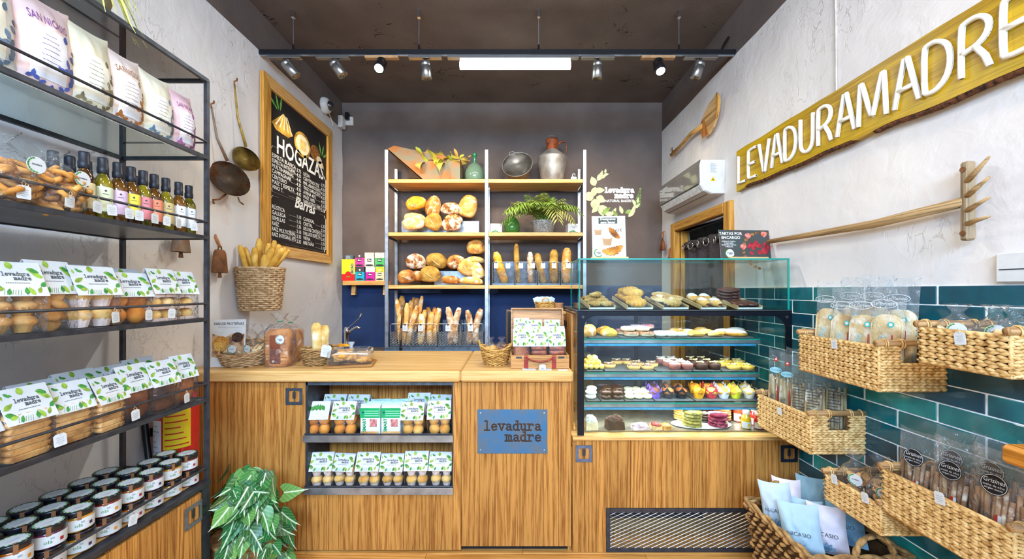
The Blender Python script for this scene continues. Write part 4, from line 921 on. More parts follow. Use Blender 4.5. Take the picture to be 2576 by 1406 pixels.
def smart(label, loc):
    t = thing('snack_pack', label, 'packet', loc, 0, 'green and white snack packs')
    MB().cbox(-.055, .055, -.02, .02, .0005, .17, .006).build('pouch', pm('dfeaea', .35, 0, .05), t)
    MB().cbox(-.055, .055, -.0212, -.0200, .105, .160, .0004).build('green_panel', pm('10a05a', .4, 0, .06), t)
    for k_ in range(3): MB().box(-.030, .05, -.0216, -.0214, .115+k_*.013, .120+k_*.013).build('print_line', pm('8fd0b0', .6, 0, 0), t)
    MB().prism([(-.045, .135), (-.038, .142), (-.031, .135), (-.038, .128)], -.0220, -.0214).build('diamond_logo', pm('14406a', .5, 0, 0), t)
    text('SMART', .024, pm('0f8a4c', .5, 0, 0), t, (-.030, -.0214, .065), rot=(90, -90, 0), bold=.001)
    MB().cbox(.0, .040, -.0222, -.0200, .055, .098, .001).build('picture_panel', pm('d98a86', .5, 0, .3, 60), t)
    MB().cbox(-.048, .05, -.0216, -.0200, .005, .030, .0005).build('window', C_BIS, t)
    MB().prism([(-.057, .168), (.057, .168), (.059, .184), (-.055, .18)], -.002, .002).build('crimp', pm('bfe0d6', .3, 0, .1), t); return t
sp = smart('front green and white snack pack, left stack in the niche', (nx(935), YC+.05, NS[0]-.021))
for (px, dy, lab) in ((987, .05, 'front green and white snack pack, right stack in the niche'), (942, .095, 'second snack pack from the front, left stack in the niche'), (946, .14, 'third snack pack from the front, left stack in the niche'), (989, .095, 'second snack pack from the front, right stack in the niche'), (992, .14, 'third snack pack from the front, right stack in the niche')):
    dup(sp, lab, (nx(px), YC+dy, NS[0]-.021))
# ---------------------------------------------------------------- left rack
RX, RXB, RY0, RY1 = -1.38, -1.76, .45, 1.797
RZ = {1: 2.050, 2: 1.690, 3: 1.322, 4: .962}; RTOP = 2.40; CABZ = .590
rk = thing('display_rack', 'dark steel display rack with five levels against the left wall', 'rack')
pw = .016
for x in (RX, RXB): MB().box(x-pw/2, x+pw/2, RY1-pw/2, RY1+pw/2, 0, RTOP).build('post', M_STEELD, rk)
MB().box(RX-pw/2, RX+pw/2, RY0-pw/2, RY0+pw/2, 0, RTOP).build('post', M_STEELD, rk); MB().box(RXB-pw/2, RXB+pw/2, RY0-pw/2, RY0+pw/2, 0, RTOP).build('post', M_STEELD, rk)
M_SHEET = pm('6b6f76', .35, .6, .12, 6, name='shelf_sheet')
for lv, z in list(RZ.items())+[(5, RTOP)]:
    s = MB().box(RX-.004, RX+.010, RY0, RY1, z-.012, z+.004).build('shelf_rim', M_STEELD, rk)
    MB().box(RXB-.008, RXB+.008, RY0, RY1, z-.012, z+.004).build('rear_rim', M_STEELD, s); MB().box(RXB, RX, RY1-.006, RY1+.006, z-.012, z+.004).build('end_rim', M_STEELD, s)
    if lv in (1, 5): MB().box(RXB+.009, RX-.005, RY0, RY1-.007, z-.004, z+.001).build('glass_panel', M_GLASSD if lv == 1 else clear('smoked_glass', '8a7a70', 3.5, .03), s)
    else: MB().box(RXB+.009, RX-.005, RY0, RY1-.007, z-.008, z+.001).build('sheet_panel', M_SHEET, s)
    if lv < 5:
        MB().tube([(RX+.004, RY0, z+.068), (RX+.004, RY1, z+.068)], .0048, 8).build('front_rail', M_STEELD, s)
        MB().tube([(RXB, RY1+.003, z+.068), (RX, RY1+.003, z+.068)], .004, 6).build('end_rail', M_STEELD, s)
        MB().tube([(RXB+.002, RY0, z+.16), (RXB+.002, RY1, z+.16)], .004, 6).build('rear_rail', M_STEELD, s) if lv < 3 else None
s = MB().box(RXB, RX+.012, RY0, RY1+.01, CABZ-.02, CABZ).build('cabinet_top', M_STEELD, rk)
MB().box(RXB+.01, RX-.03, RY0, RY1-.01, CABZ+.0005, CABZ+.006).build('cabinet_board', M_PINEY, s)
MB().tube([(RX+.004, RY0, CABZ+.062), (RX+.004, RY1, CABZ+.062)], .0048, 8).build('front_rail', M_STEELD, s); MB().tube([(RXB, RY1, CABZ+.062), (RX, RY1, CABZ+.062)], .004, 6).build('end_rail', M_STEELD, s)
MB().box(RXB, RX-.012, RY0, RY1-.008, .02, CABZ-.02).build('cabinet_body', M_PINE, rk)
MB().box(RX-.012, RX+.009, RY1-.035, RY1+.008, 0, CABZ-.02).build('cabinet_stile', M_STEELD, rk)
d = MB().box(RX-.006, RX, 1.30, RY1-.038, .03, CABZ-.032).build('door', M_PINE, rk)
y = 1.30
while y < RY1-.04:
    b = min(y+random.uniform(.06, .09), RY1-.038); MB().cbox(RX, RX+.008, y+.0005, b-.0005, .03, CABZ-.034, .001).build('plank', M_PINE, d); y = b
d2 = MB().box(RX-.006, RX, .60, 1.285, .03, CABZ-.032).build('door', M_PINE, rk)
y = .60
while y < 1.284:
    b = min(y+random.uniform(.06, .09), 1.285); MB().cbox(RX, RX+.008, y+.0005, b-.0005, .03, CABZ-.034, .001).build('plank', M_PINE, d2); y = b
MB().cyl((RX+.008, 1.33, .16), (RX+.03, 1.33, .16), .012, n=12).build('knob', M_STEELD, d); MB().box(RX+.006, RX+.014, RY1-.04, RY1-.02, .45, .49).build('hinge', M_BLACK, d)
plaque('square steel wheat plaque on the rack cabinet door', (RX+.0095, 1.38/.807, P(0, 1295, 1.71).z), 90, pm('7d7f86', .45, .6, .1, name='plaque_grey'))
ROWX = RX-.055
def onrack(px, X): return -X*FPX/(CX-px)
# level 1: pillow bags of crisps
def pillow(W, H_, D, u0=0, u1=1, v0=0, v1=1, nu=13, nv=17, off=0, side=-1, wr=.004, seed=0):
    mb = MB()
    def f(u, v):
        a = u0+(u1-u0)*u; b = v0+(v1-v0)*v; s, q = a*2-1, b
        e = max(0, (1-abs(s)**2.2))**.62*(max(0, sin(pi*min(1, max(0, (q-.04)/.92))))**.55)
        x = s*W/2*(1-.07*sin(pi*q)); y = side*(D/2*e+.0008+off*e**.2+off)+wr*noise.noise((s*4+seed, q*5, side))*(e**.5); return (x, y, H_*q+.01*abs(s)**3*(1 if q > .5 else -.3)*(q > .9))
    mb.grid(nu, nv, f); return mb
def pillowbag(label, name, loc, W, H_, D, col, rz=0, tilt=0, panel=None, brand=None, ink='7a3f8a', motif=None, seed=0, cat='bag', group=None, roll=0, rough=.35):
    t = thing(name, label, cat, loc, 0, group); t.rotation_euler = (radians(tilt), radians(roll), radians(rz)); m = pm(col, rough, 0, .06, 8)
    wr_ = .012 if rough > .6 else .004; a = pillow(W, H_, D, seed=seed, wr=wr_, nu=17, nv=21); b = pillow(W, H_, D, side=1, seed=seed, wr=wr_, nu=17, nv=21); a.add(b.v, b.f); a.build('pouch', m, t, True)
    if panel:
        pillow(W, H_, D, .16, .74, .12, .66, 9, 11, .0008, seed=seed).build('label_panel', pm(panel, .6, 0, .04), t, True)
        def onpil(x, z, off=.0022):
            s = x/(W/2); q = z/H_; e = max(0, (1-abs(s)**2.2))**.62*(max(0, sin(pi*min(1, max(0, (q-.04)/.92))))**.55)
            return (x*(1-.07*sin(pi*q)), -(D/2*e+.0008+off)+.004*noise.noise((s*4+seed, q*5, -1))*(e**.5), z)
        ln = MB()
        for i, wd in enumerate((.03, .045, .05, .04, .052, .05, .03)):
            for sgm in range(6): xx = -.008*W/.16+(-wd/2+wd*sgm/6); zz = H_*(.58-.055*i); ln.add([onpil(xx, zz), onpil(xx+wd/7, zz), onpil(xx+wd/7, zz+.0015), onpil(xx, zz+.0015)], [(0, 1, 2, 3)])
        ln.build('print_lines', pm(ink, .8, 0, 0), t)
        if motif:
            mo = MB()
            for i in range(9):
                cx_, cz = (.30+.10*sin(i*2.1))*W, H_*(.14+.055*i)
                mo.add([onpil(*p) for p in leafpts(cx_, cz, .03, .016, 60+i*47)], [tuple(range(10))])
            for i in range(7):
                cx_, cz = (-.38+.10*i)*W, H_*(.09+.012*(i % 2)); mo.add([onpil(*p) for p in leafpts(cx_, cz, .022, .011, 30+i*61)], [tuple(range(10))])
            mo.build('motif', pm(motif, .7, 0, .2), t)
        if brand:
            o = text(brand, W*.15, pm(ink, .7, 0, 0), t, fit=W*.66, name='brand_lettering'); me = o.data.copy(); o.data = me; o.location = (0, 0, 0); o.rotation_euler = (0, 0, 0)
            for vtx in me.vertices: vtx.co = onpil(vtx.co.x-.01*W, H_*.745+vtx.co.y*1.5)
    return t
CG = 'crisp bags on the top level of the rack'
z1 = RZ[1]+.0015
for i, (yc, W, H_, col, pan, ink, mot, lab) in enumerate(((1.065, .165, .29, 'd8d4cc', 'e9e4d0', '6a6046', '6b7f95', 'white crisp bag with grey seahorse motif at the near end of the rack'), (1.215, .165, .285, 'e7c9c4', 'e6e3e4', '6f3f86', '4f5fa8', 'large pink crisp bag with purple lettering on the rack'), (1.345, .155, .28, 'e4dcc0', 'e9e4d2', '6f7a6a', '8a7d5a', 'cream truffle crisp bag beside the large pink bag'), (1.468, .14, .265, 'ead6cb', 'e9e6e6', '8a5a2a', 'b06a2a', 'pale pink crisp bag with brown orange motif'), (1.60, .145, .26, 'e6dfc6', 'e6e2d2', '6f7a7a', '6a86a0', 'cream truffle crisp bag second from the rack post'), (1.722, .125, .25, 'e6bfc4', 'e6dfe2', '7a3f7a', '9a5a8a', 'small pink crisp bag next to the rack post'))):
    pillowbag(lab, 'crisp_bag', (ROWX+.012, yc, z1), W, H_, .075, col, 90, -5, pan, None if i in (2, 4) else 'SAN NICASIO', ink, mot, i, group=CG)
# level 2: oil bottles and biscuit bags
M_OIL = pm('7a4c12', .06, 0, .15, 14, spec=.8, coat=.5, col2='3a2208', name='amber_oil'); M_OILG = pm('8a7a14', .06, 0, .15, 14, spec=.8, coat=.5, col2='4a4208', name='green_oil')
BB = MB().lathe([(.022, .0005), (.026, .004), (.0262, .125), (.024, .14), (.014, .158), (.011, .166), (.011, .185)], 20)
BC = MB().lathe([(.0135, .166), (.0155, .168), (.0155, .188), (.0140, .190), (.0142, .215), (.0135, .222), (.001, .223)], 18)
LB = MB().lathe([(.0268, .032), (.0268, .118)], 14, a0=radians(190), a1=radians(350))
EM = MB().prism(arc(0, .104, .0035, 0, 360, 8), -.0274, -.0272); EM.box(-.008, .008, -.0274, -.0272, .092, .0935)
mBC = BC.mesh('cap', pm('23242c', .45, 0, .1, name='black_cap'), True); mEM = EM.mesh('emblem', M_INK); mB1, mB2 = BB.mesh('glass_body', M_OIL, True), BB.mesh('glass_body', M_OILG, True)
BG = 'oil bottles on the rack'
z2 = RZ[2]+.0015
blist = [(1.333, 0, 'e9dcae', 'cream'), (1.394, 1, 'd9e2bf', 'pale green'), (1.447, 0, 'd8bcd8', 'lilac'), (1.497, 0, 'eedc4a', 'yellow'), (1.546, 1, 'd8848a', 'dusty pink'), (1.594, 0, 'ea8a6a', 'coral'), (1.648, 1, 'c9b478', 'beige'), (1.711, 0, 'e9ecee', 'white'), (1.765, 1, 'dfe6ee', 'bluish white')]
for i, (yc, g_, lc, ln) in enumerate(blist):
    t = thing('oil_bottle', 'dark capped oil bottle with a '+ln+' label in the front row', 'bottle', (ROWX, yc, z2), 62, BG); obj('glass_body', (mB1, mB2)[g_], t); obj('cap', mBC, t)
    l = LB.build('label', pm(lc, .6, 0, .04), t, True); obj('emblem', mEM, l)
for i, yc in enumerate((1.325, 1.375, 1.43, 1.49, 1.55, 1.62)):
    t = thing('oil_bottle', 'dark capped oil bottle in the rear row, '+ORD[i]+' from the biscuit bags', 'bottle', (ROWX-.095, yc, z2), 62, BG); obj('glass_body', (mB1, mB2)[i % 2], t); obj('cap', mBC, t)
def crumplebag(label, name, loc, rx, ry, h, fill, mat, rz=0, seed=0, group=None, knot=True, n=18, sticker=True, cat='bag'):
    t = thing(name, label, cat, loc, rz, group); r = random.Random(seed)
    mb = MB(); R = []
    for i, (zz, s) in enumerate(((.001, .8), (.06, 1), (.30, 1.04), (.55, .98), (.72, .62), (.80, .30), (.86, .22), (1.0, .55))):
        R.append([(rx*s*cos(2*pi*k/18)*(1+.13*noise.noise((k*.9, i*1.3, seed))), ry*s*sin(2*pi*k/18)*(1+.13*noise.noise((k*1.1, i, seed+5))), h*zz+(.03*h*noise.noise((k*1.3, 7, seed)) if i > 6 else 0)) for k in range(18)])
    mb.rings(R, caps=False).build('film', M_FILMH, t, True)
    for i in range(n):
        a = r.uniform(0, 2*pi); q = sqrt(r.random())*.72; M_ = T(rx*q*cos(a), ry*q*sin(a), h*(.07+.5*i/n)) @ Rz(r.uniform(0, 360)) @ Ry(r.uniform(-50, 50)) @ Rx(r.uniform(-40, 40))
        b = MB()
        if fill == 'twist': b.tube([(.034*cos(k*.45), .02*sin(k*.9), .006*sin(k)) for k in range(10)], .008, 6, M=M_)
        elif fill == 'ring': b.tube([(.022*cos(k*pi/6), .026*sin(k*pi/6), 0) for k in range(12)], .0085, 6, closed=True, M=M_)
        elif fill == 'toast': b.ell((0, 0, 0), (.028, .022, .008), 10, 6, None, M_)
        b.build({'twist': 'pretzel', 'ring': 'biscuit', 'toast': 'toast'}[fill], mat, t, True)
    if sticker:
        st = MB().prism(arc(0, 0, .024, 0, 360, 18), -.0008, 0).build('round_sticker', M_WHITE, t, M=T(rx*.35, -ry*1.07, h*.56)); lf = MB()
        for k in range(9): lf.flat(leafpts(.020*cos(radians(100+k*20)), .020*sin(radians(100+k*20)), .008, .005, 190+k*20), -.0012)
        lf.build('leaf_ring', M_INKG, st); mb = MB(); strokes(mb, 'levadura', -.012, 0, .0052, .0009, -.0012); mb.build('lettering', M_INK, st)
    return t
C_PRZ = crust('pretzel', 'dba45a', 'bd7f38', '8a5522')
crumplebag('cellophane bag of ring biscuits at the near end of the second level', 'biscuit_bag', (ROWX, 1.115, z2), .075, .065, .21, 'ring', C_PRZ, 90, 3, n=34)
crumplebag('cellophane bag of twisted pretzels beside the oil bottles', 'pretzel_bag', (ROWX+.005, 1.235, z2), .082, .06, .20, 'twist', C_PRZ, 90, 5, n=44)
# level 3
G3 = 'header bags on the third level of the rack'
z3 = RZ[3]+.0015
for i, (yc, kd, W, H_, lab, y_) in enumerate(((1.005, 'chip', .13, .20, 'header bag at the very near end of the third rack level', 0), (1.125, 'chip', .125, .205, 'header bag of paper-cupped fruit cakes on the third rack level', -4), (1.222, 'round', .12, .215, 'header bag of round cookies on the third rack level', 3), (1.34, 'magdalena', .145, .205, 'header bag of pale sponge cakes on the third rack level', 0), (1.475, 'muffin_orange', .145, .19, 'header bag of orange muffins on the third rack level', -5), (1.60, 'bun', .12, .21, 'header bag of oval sponge buns second from the rack post', 0), (1.712, 'bun', .115, .205, 'header bag of oval sponge buns next to the rack post', -8))):
    headerbag(kd, lab, (ROWX+(.012 if i % 2 else 0), yc, z3), 90, W, H_, .08, 0, y_, G3)
for i, (yc, H_) in enumerate(((1.30, .20), (1.46, .215), (1.58, .21))): headerbag('muffin', 'rear row header bag on the third level, '+ORD[i]+' from the near end', (ROWX-.12, yc, z3), 90, .13, H_, .08, 0, 0, G3)
# level 4
G4 = 'header bags on the fourth level of the rack'
z4 = RZ[4]+.0015
for i, (yc, kd, W, H_, lab, y_) in enumerate(((1.03, 'biscuit', .12, .19, 'header bag of stacked biscuits at the near end of the fourth level', 3), (1.15, 'biscuit', .12, .205, 'header bag of long ribbed biscuits second from the near end', 0), (1.275, 'biscuit', .115, .19, 'header bag of biscuits behind the tag on the fourth level', -3), (1.385, 'biscuit', .11, .185, 'header bag of thick biscuits left of the dark cakes', 4), (1.49, 'cake', .12, .205, 'header bag with a dark raisin cake on the fourth level', 0), (1.60, 'chocolate', .115, .20, 'header bag with a chocolate cake on the fourth level', -4), (1.715, 'cake', .10, .205, 'header bag with golden cake next to the rack post', -8))):
    headerbag(kd, lab, (ROWX+(.010 if i % 2 else 0), yc, z4), 90, W, H_, .085, 0, y_, G4)
for i, (yc, H_) in enumerate(((1.28, .19), (1.40, .20), (1.52, .195), (1.64, .205))): headerbag('cake', 'rear row header bag on the fourth level, '+ORD[i]+' from the near end', (ROWX-.115, yc, z4), 90, .13, H_, .085, 0, 0, G4)
# jars on the cabinet
JB = {c: MB().lathe([(.034, .0005), (.038, .003), (.0385, .045), (.036, .050)], 22).mesh('glass_body', pm(c, .08, 0, .2, 20, spec=.8, coat=.5), True) for c in ('7a1f1a', 'c98a1e', '5a2340', 'b5641e')}
JL = MB().lathe([(.0385, .049), (.040, .050), (.040, .065), (.0385, .068), (.0355, .0685), (.0345, .0675), (.001, .0675)], 24).mesh('lid', pm('15161d', .25, 0, .1, spec=.6, name='black_lid'), True)
JT = MB().lathe([(.0335, .0680), (.001, .0682)], 22).mesh('lid_label', M_WHITE)
jr = MB()
for k in range(16): 
    a = k*22.5; jr.add([(x, z, .0686) for x, z in leafpts(.030*cos(radians(a)), .030*sin(radians(a)), .010, .006, a+75)], [tuple(range(10))])
JR = jr.mesh('leaf_ring', M_INKG)
jw = MB(); 
for k, wd in enumerate((.03, .02)): jw.add([(-wd/2, -.002-k*.006, .0687), (wd/2, -.002-k*.006, .0687), (wd/2, -.0005-k*.006, .0687), (-wd/2, -.0005-k*.006, .0687)], [(0, 1, 2, 3)])
JW = jw.mesh('lid_lettering', M_INKP)
JLB = MB().lathe([(.0392, .006), (.0392, .042)], 18, a0=radians(160), a1=radians(380)).mesh('paper_label', M_WHITE, True)
js = MB(); R_ = .0398
for i, (a0_, a1_, zz, hh) in enumerate(((232, 250, .018, .014), (255, 268, .028, .006), (286, 300, .016, .010))):
    js.mi = (0, 1, 2)[i]
    if i: js.lathe([(R_, zz), (R_, zz+hh)], 3, a0=radians(a0_), a1=radians(a1_))
_t = text('ola', .016, M_INKG, None); _me = _t.data.copy(); bpy.data.objects.remove(_t)
for p in _me.polygons: js.mi = 0; js.add([((R_)*cos(radians(-112)+_me.vertices[v].co.x/R_), R_*sin(radians(-112)+_me.vertices[v].co.x/R_), .022+_me.vertices[v].co.y) for v in p.vertices], [tuple(range(len(p.vertices)))])
JP = [js.mesh('label_print', [M_INKG, M_INKP, pm(c, .6, 0, .1)]) for c in ('a01f2a', 'd98a1e', '4a2a4a')]
JS = MB().add([(-.005, -.0402, .040), (.005, -.0402, .040), (.005, -.0412, .066), (-.005, -.0412, .066), (.005, -.028, .0692), (-.005, -.028, .0692)], [(0, 1, 2, 3), (3, 2, 4, 5)]).mesh('paper_seal', pm('8a5a36', .7, 0, .1))
JG = 'jam jars on the rack cabinet'
cols = list(JB)
for row, X in enumerate((-1.430, -1.519, -1.608)):
    ys = [1.750-.0875*i for i in range(10)]
    for i, yc in enumerate(ys):
        if row == 2 and i < 2: continue
        if row == 0 and i == 9: continue
        for lay in (0, 1):
            t = thing('jam_jar', 'black lidded jam jar, %s row, %s layer, %s from the rack post' % (('front', 'middle', 'rear')[row], ('lower', 'upper')[lay], ORD[i]), 'jar', (X+random.uniform(-.002, .002), yc+random.uniform(-.002, .002), CABZ+.0065+lay*.0695), random.uniform(55, 85), JG)
            obj('glass_body', JB[cols[(i+row) % 4]], t); ld = obj('lid', JL, t); pb = obj('paper_label', JLB, t); obj('label_print', JP[i % 3], pb)
            if lay: obj('lid_label', JT, ld); obj('leaf_ring', JR, ld); obj('lid_lettering', JW, ld)
            obj('paper_seal', JS, t, Rz(-20))
# tags on the rails
RXT = RX+.0115
for z_, lst, nm, s in ((RZ[2]+.066, (60, 177, 247, 281, 325, 350, 390, 421, 450, 487), 'second', .95), (RZ[3]+.066, (290, 375, 433), 'third', .95), (RZ[4]+.066, (150, 340, 470), 'fourth', .95)):
    for i, px in enumerate(lst): ptag('white price tag tied to the %s rack rail, %s from the near end' % (nm, ORD[i]), (RXT, onrack(px, RXT), z_-.012), 90+random.uniform(-12, 12), random.uniform(-6, 6), s=s, group='price tags on the rack rails')
ptag('white price tag tied to the rail in front of the jam jars', (RXT, onrack(337, RXT), CABZ+.05), 84, 8, s=.95, group='price tags on the rack rails')
# plant on top of the rack
t = thing('spider_plant', 'pale spider plant hanging over the top edge of the rack', 'plant', (RX-.02, 1.365, RTOP+.02))
SM = pm('c8cf6a', .5, 0, .2, 20, name='spider_leaf')
MB().lathe([(.05, -.0155), (.065, .05), (.001, .05)], 14, T(-.06, 0, 0)).build('pot', M_RUST, t, True)
for i in range(22):
    a = rn.uniform(-80, 80); l_ = rn.uniform(.10, .2); mb = MB(); pts = [Vector((-.05, 0, .05)).lerp(Vector((0, 0, 0)), 0)+Vector((cos(radians(a))*l_*u, sin(radians(a))*l_*u, .09*sin(pi*min(u*1.1, 1))*.8-.16*max(0, u-.35)**1.2)) for u in [k/8 for k in range(9)]]
    mb.tube(pts, [.001]+[.0045]*5+[.0035, .002, .0005], 4, flat=.15); mb.build('leaf', SM, t)
# ---------------------------------------------------------------- left wall pieces (local frame: x along the wall away from the camera, front -y = into the room)
def PLW(px, py, off=0.0): X = XL+off; Y = -X*FPX/(CX-px); return Vector((X, Y, EYE+(HZ-py)*Y/FPX))
# chalkboard
c0, c1 = 2.837, 3.918; cz0, cz1 = 1.71, 3.02
t = thing('chalkboard', 'oak framed chalkboard price list of breads on the left wall', 'chalkboard', (XL+.008, (c0+c1)/2, 0), 90); w_ = (c1-c0)/2; fw = .085
MB().box(-w_+.04, w_-.04, -.012, -.002, cz0+.04, cz1-.04).build('slate', pm('1b1a1c', .6, 0, .15, 5, name='blackboard'), t)
for nm, pts in (('frame_rail', [(-w_, cz1), (-w_+fw, cz1-fw), (w_-fw, cz1-fw), (w_, cz1)]), ('frame_rail', [(-w_, cz0), (w_, cz0), (w_-fw, cz0+fw), (-w_+fw, cz0+fw)]), ('frame_rail', [(-w_, cz0), (-w_+fw, cz0+fw), (-w_+fw, cz1-fw), (-w_, cz1)]), ('frame_rail', [(w_, cz0), (w_, cz1), (w_-fw, cz1-fw), (w_-fw, cz0+fw)])):
    MB().prism(pts, -.032, -.002).build(nm, M_OAK if abs(pts[0][0]-pts[1][0]) < .2 and pts[0][1] != pts[1][1] and nm and (pts[0][0] == pts[-1][0] or pts[0][0] == pts[1][0]) else M_PINEX, t)
iy = -.0128; wi, zi0, zi1 = w_-fw, cz0+fw, cz1-fw; Hh = zi1-zi0
def bz(f): return zi1-f*Hh
text('HOGAZAS', .19, M_CHALK, t, (.02, iy, bz(.335)), bold=.003, fit=.75)
text('Barras', .13, M_CHALK, t, (.06, iy, bz(.665)), bold=.003, shear=.3)
L1 = ['ESPELTA BLANCA', 'ESPELTA INTEGRAL', 'MULTIHARINAS', 'CAMPAGNAR', 'CENTENO', 'MAÍZ Y ESPELTA', 'VINO T.']; P1 = ['3.75', '4.25', '4.45', '4.35', '4.35', '4.95', '4.95']
L2 = ['LEÓN', 'CENTENO 75%', 'PMR. ABANDONOS', 'TRIGO SARRACENO', 'AVENA 45%', 'MAÍZ 100%', 'SARRACENO 100%']; P2 = ['3.75', '4.35', '4.25', '4.35', '4.95', '5.25', '5.25']
L3 = ['RÚSTICA', 'GALLEGA', 'SEMILLAS', 'RAÍZ', 'RAÍZ MULTICEREAL', 'RAÍZ INTEGRAL 67%']; P3 = ['1.10', '1.15', '1.35', '2.10', '2.35', '2.35']
L4 = ['CANDEAL', 'CRISTAL', 'DELUXE CENTENO', 'DELUXE ESPELTA', 'VIENA', 'BRETAÑA']; P4 = ['1.35', '2.10', '2.35', '2.45', '1.05', '1.10']
for Ls, Ps, x0, xp, f0, st, n_ in ((L1, P1, -wi+.04, -.04, .395, .0345, 7), (L2, P2, .03, wi-.07, .405, .0345, 7), (L3, P3, -wi+.04, -.04, .735, .036, 6), (L4, P4, .03, wi-.07, .745, .036, 6)):
    for i in range(n_):
        z = bz(f0+st*i+.02); text(Ls[i], .042, M_CHALK, t, (x0, iy, z), align='LEFT', bold=.0004, fit=xp-x0-.05); text(Ps[i], .042, M_CHALK, t, (xp, iy, z-.012), bold=.0004, fit=.07)
        dm = MB()
        for k in range(9): q = xp-.05-k*.012; dm.flat([(q, z-.02), (q+.004, z-.02), (q+.004, z-.017), (q, z-.017)], iy)
        dm.build('dotted_line', M_CHALK, t)
bd = MB()
def frameline(z0, z1):
    a, b = -wi+.015, wi-.015; pts = [(a, z0+.03), (a+.02, z0+.02), (a+.03, z0), (b-.03, z0), (b-.02, z0+.02), (b, z0+.03), (b, z1-.03), (b-.02, z1-.02), (b-.03, z1)]
    for q in (pts+[(.32, z1)], [(-.33, z1), (a+.03, z1), (a+.02, z1-.02), (a, z1-.03), (a, z0+.03)]): bd.tube([(x, iy, z) for x, z in q], .003, 4, flat=.2)
frameline(bz(.655), bz(.355)); frameline(bz(.985), bz(.68)); bd.build('chalk_border', M_CHALK, t)
M_CHY = pm('c9a13c', .9, 0, .4, 14, col2='7a5a1e', name='yellow_chalk'); M_CHG = pm('6fae4a', .9, 0, .3, 30, name='green_chalk'); M_CHC = pm('efe2b8', .9, 0, .1, name='cream_chalk')
MB().prism([(-.42, bz(.20)), (-.36, bz(.235)), (-.20, bz(.235)), (-.13, bz(.20)), (-.26, bz(.09))], iy, iy+.0005).build('drawn_wedge', M_CHY, t)
for k in range(5): MB().flat([(-.28+.015*k, bz(.10)), (-.272+.015*k, bz(.10)), (-.36+.055*k, bz(.20)), (-.375+.055*k, bz(.20))], iy-.0004).build('drawn_line', M_CHC, t)
MB().prism(arc(.02, bz(.215), .13, 0, 360, 24, .105), iy, iy+.0005).build('drawn_loaf', M_CHY, t); MB().prism(arc(.02, bz(.215), .105, 0, 360, 24, .082), iy-.0006, iy).build('drawn_loaf_inner', M_CHC, t)
MB().prism(rrect(-.03, .07, bz(.255), bz(.18), .02), iy-.0012, iy-.0006).build('drawn_score', pm('e3c67a', .9, 0, .1), t)
MB().prism(arc(.24, bz(.21), .09, 0, 360, 20, .07), iy, iy+.0005).build('drawn_seed_loaf', pm('9a6424', .9, 0, .5, 60, col2='4a2c10'), t)
for k in range(2): MB().prism(arc(.31+.03*k, bz(.245+.03*k), .05, 0, 360, 16, .032), iy-.0006, iy).build('drawn_roll', M_CHC, t)
for x, z, a in ((-.33, .09, 110), (-.31, .09, 80), (-.34, .095, 150), (.36, .2, 70), (.38, .2, 30), (.35, .2, 110)): MB().flat(leafpts(x, bz(z), .13, .025, a), iy-.0003).build('drawn_leaf', M_CHG, t)
# ladles, pan, bells
M_BRASS = pm('b08f42', .45, .35, .35, 14, .3, 40, col2='6a5424', name='old_brass'); M_IRON = pm('7d7262', .55, .3, .3, 18, .3, 40, col2='7a4a2a', name='old_iron'); M_RUSTY = pm('8a5a36', .75, .3, .35, 16, .3, 60, col2='5a3a22', name='rusty_iron')
def ladle(label, hook, bowl, R, mat, hm, depth=.05, tiltx=0):
    h, b = PLW(*hook, .02), PLW(*bowl, .045); t = thing('ladle', label, 'ladle', (XL+.04, b.y, b.z), 90)
    hy, hz = h.y-b.y, h.z-b.z
    M_ = Rx(90) @ Rx(-12)
    MB().lathe([(.001, -depth), (R*.55, -depth*.9), (R*.9, -depth*.45), (R, 0), (R*1.04, .004)], 26, T(0, -.02, 0) @ Rz(-30) @ Rx(72)).lathe([(R*1.04, .004), (R*.97, .002), (R*.86, -depth*.4), (R*.5, -depth*.82), (.001, -depth*.9)], 26, T(0, -.02, 0) @ Rz(-30) @ Rx(72)).build('bowl', mat, t, True)
    d = Vector((hy, 0, hz)).normalized(); MB().tube([d*R*.95+Vector((0, -.025, 0)), Vector((hy*.55, .012, hz*.55)), Vector((hy*.95, .012, hz*.95))], [.011, .008, .006], 6, flat=.45).build('handle', hm, t, True)
    MB().tube([Vector((hy*.95, .012, hz*.95)), Vector((hy, .012, hz)), Vector((hy+.008, .0, hz+.012)), Vector((hy, -.006, hz+.02))], .0055, 6).build('hook', M_RUSTY, t, True); return t
ladle('brass ladle hanging nearest the chalkboard', (586, 205), (614, 400), .082, M_BRASS, M_BRASS, .055)
tp = ladle('dark iron skimmer pan hanging beside the rack post', (527, 262), (572, 450), .112, M_IRON, M_IRON, .045)
MB().tube([(-.02, -.01, -.10), (-.06, .0, -.14), (-.085, .02, -.15), (-.075, .022, -.17)], .006, 6).build('side_hook', M_RUSTY, tp, True)
MB().tube([(.06, -.03, -.10), (.075, -.03, -.125), (.11, -.03, -.135)], .005, 6).build('lower_hook', M_IRON, tp, True)
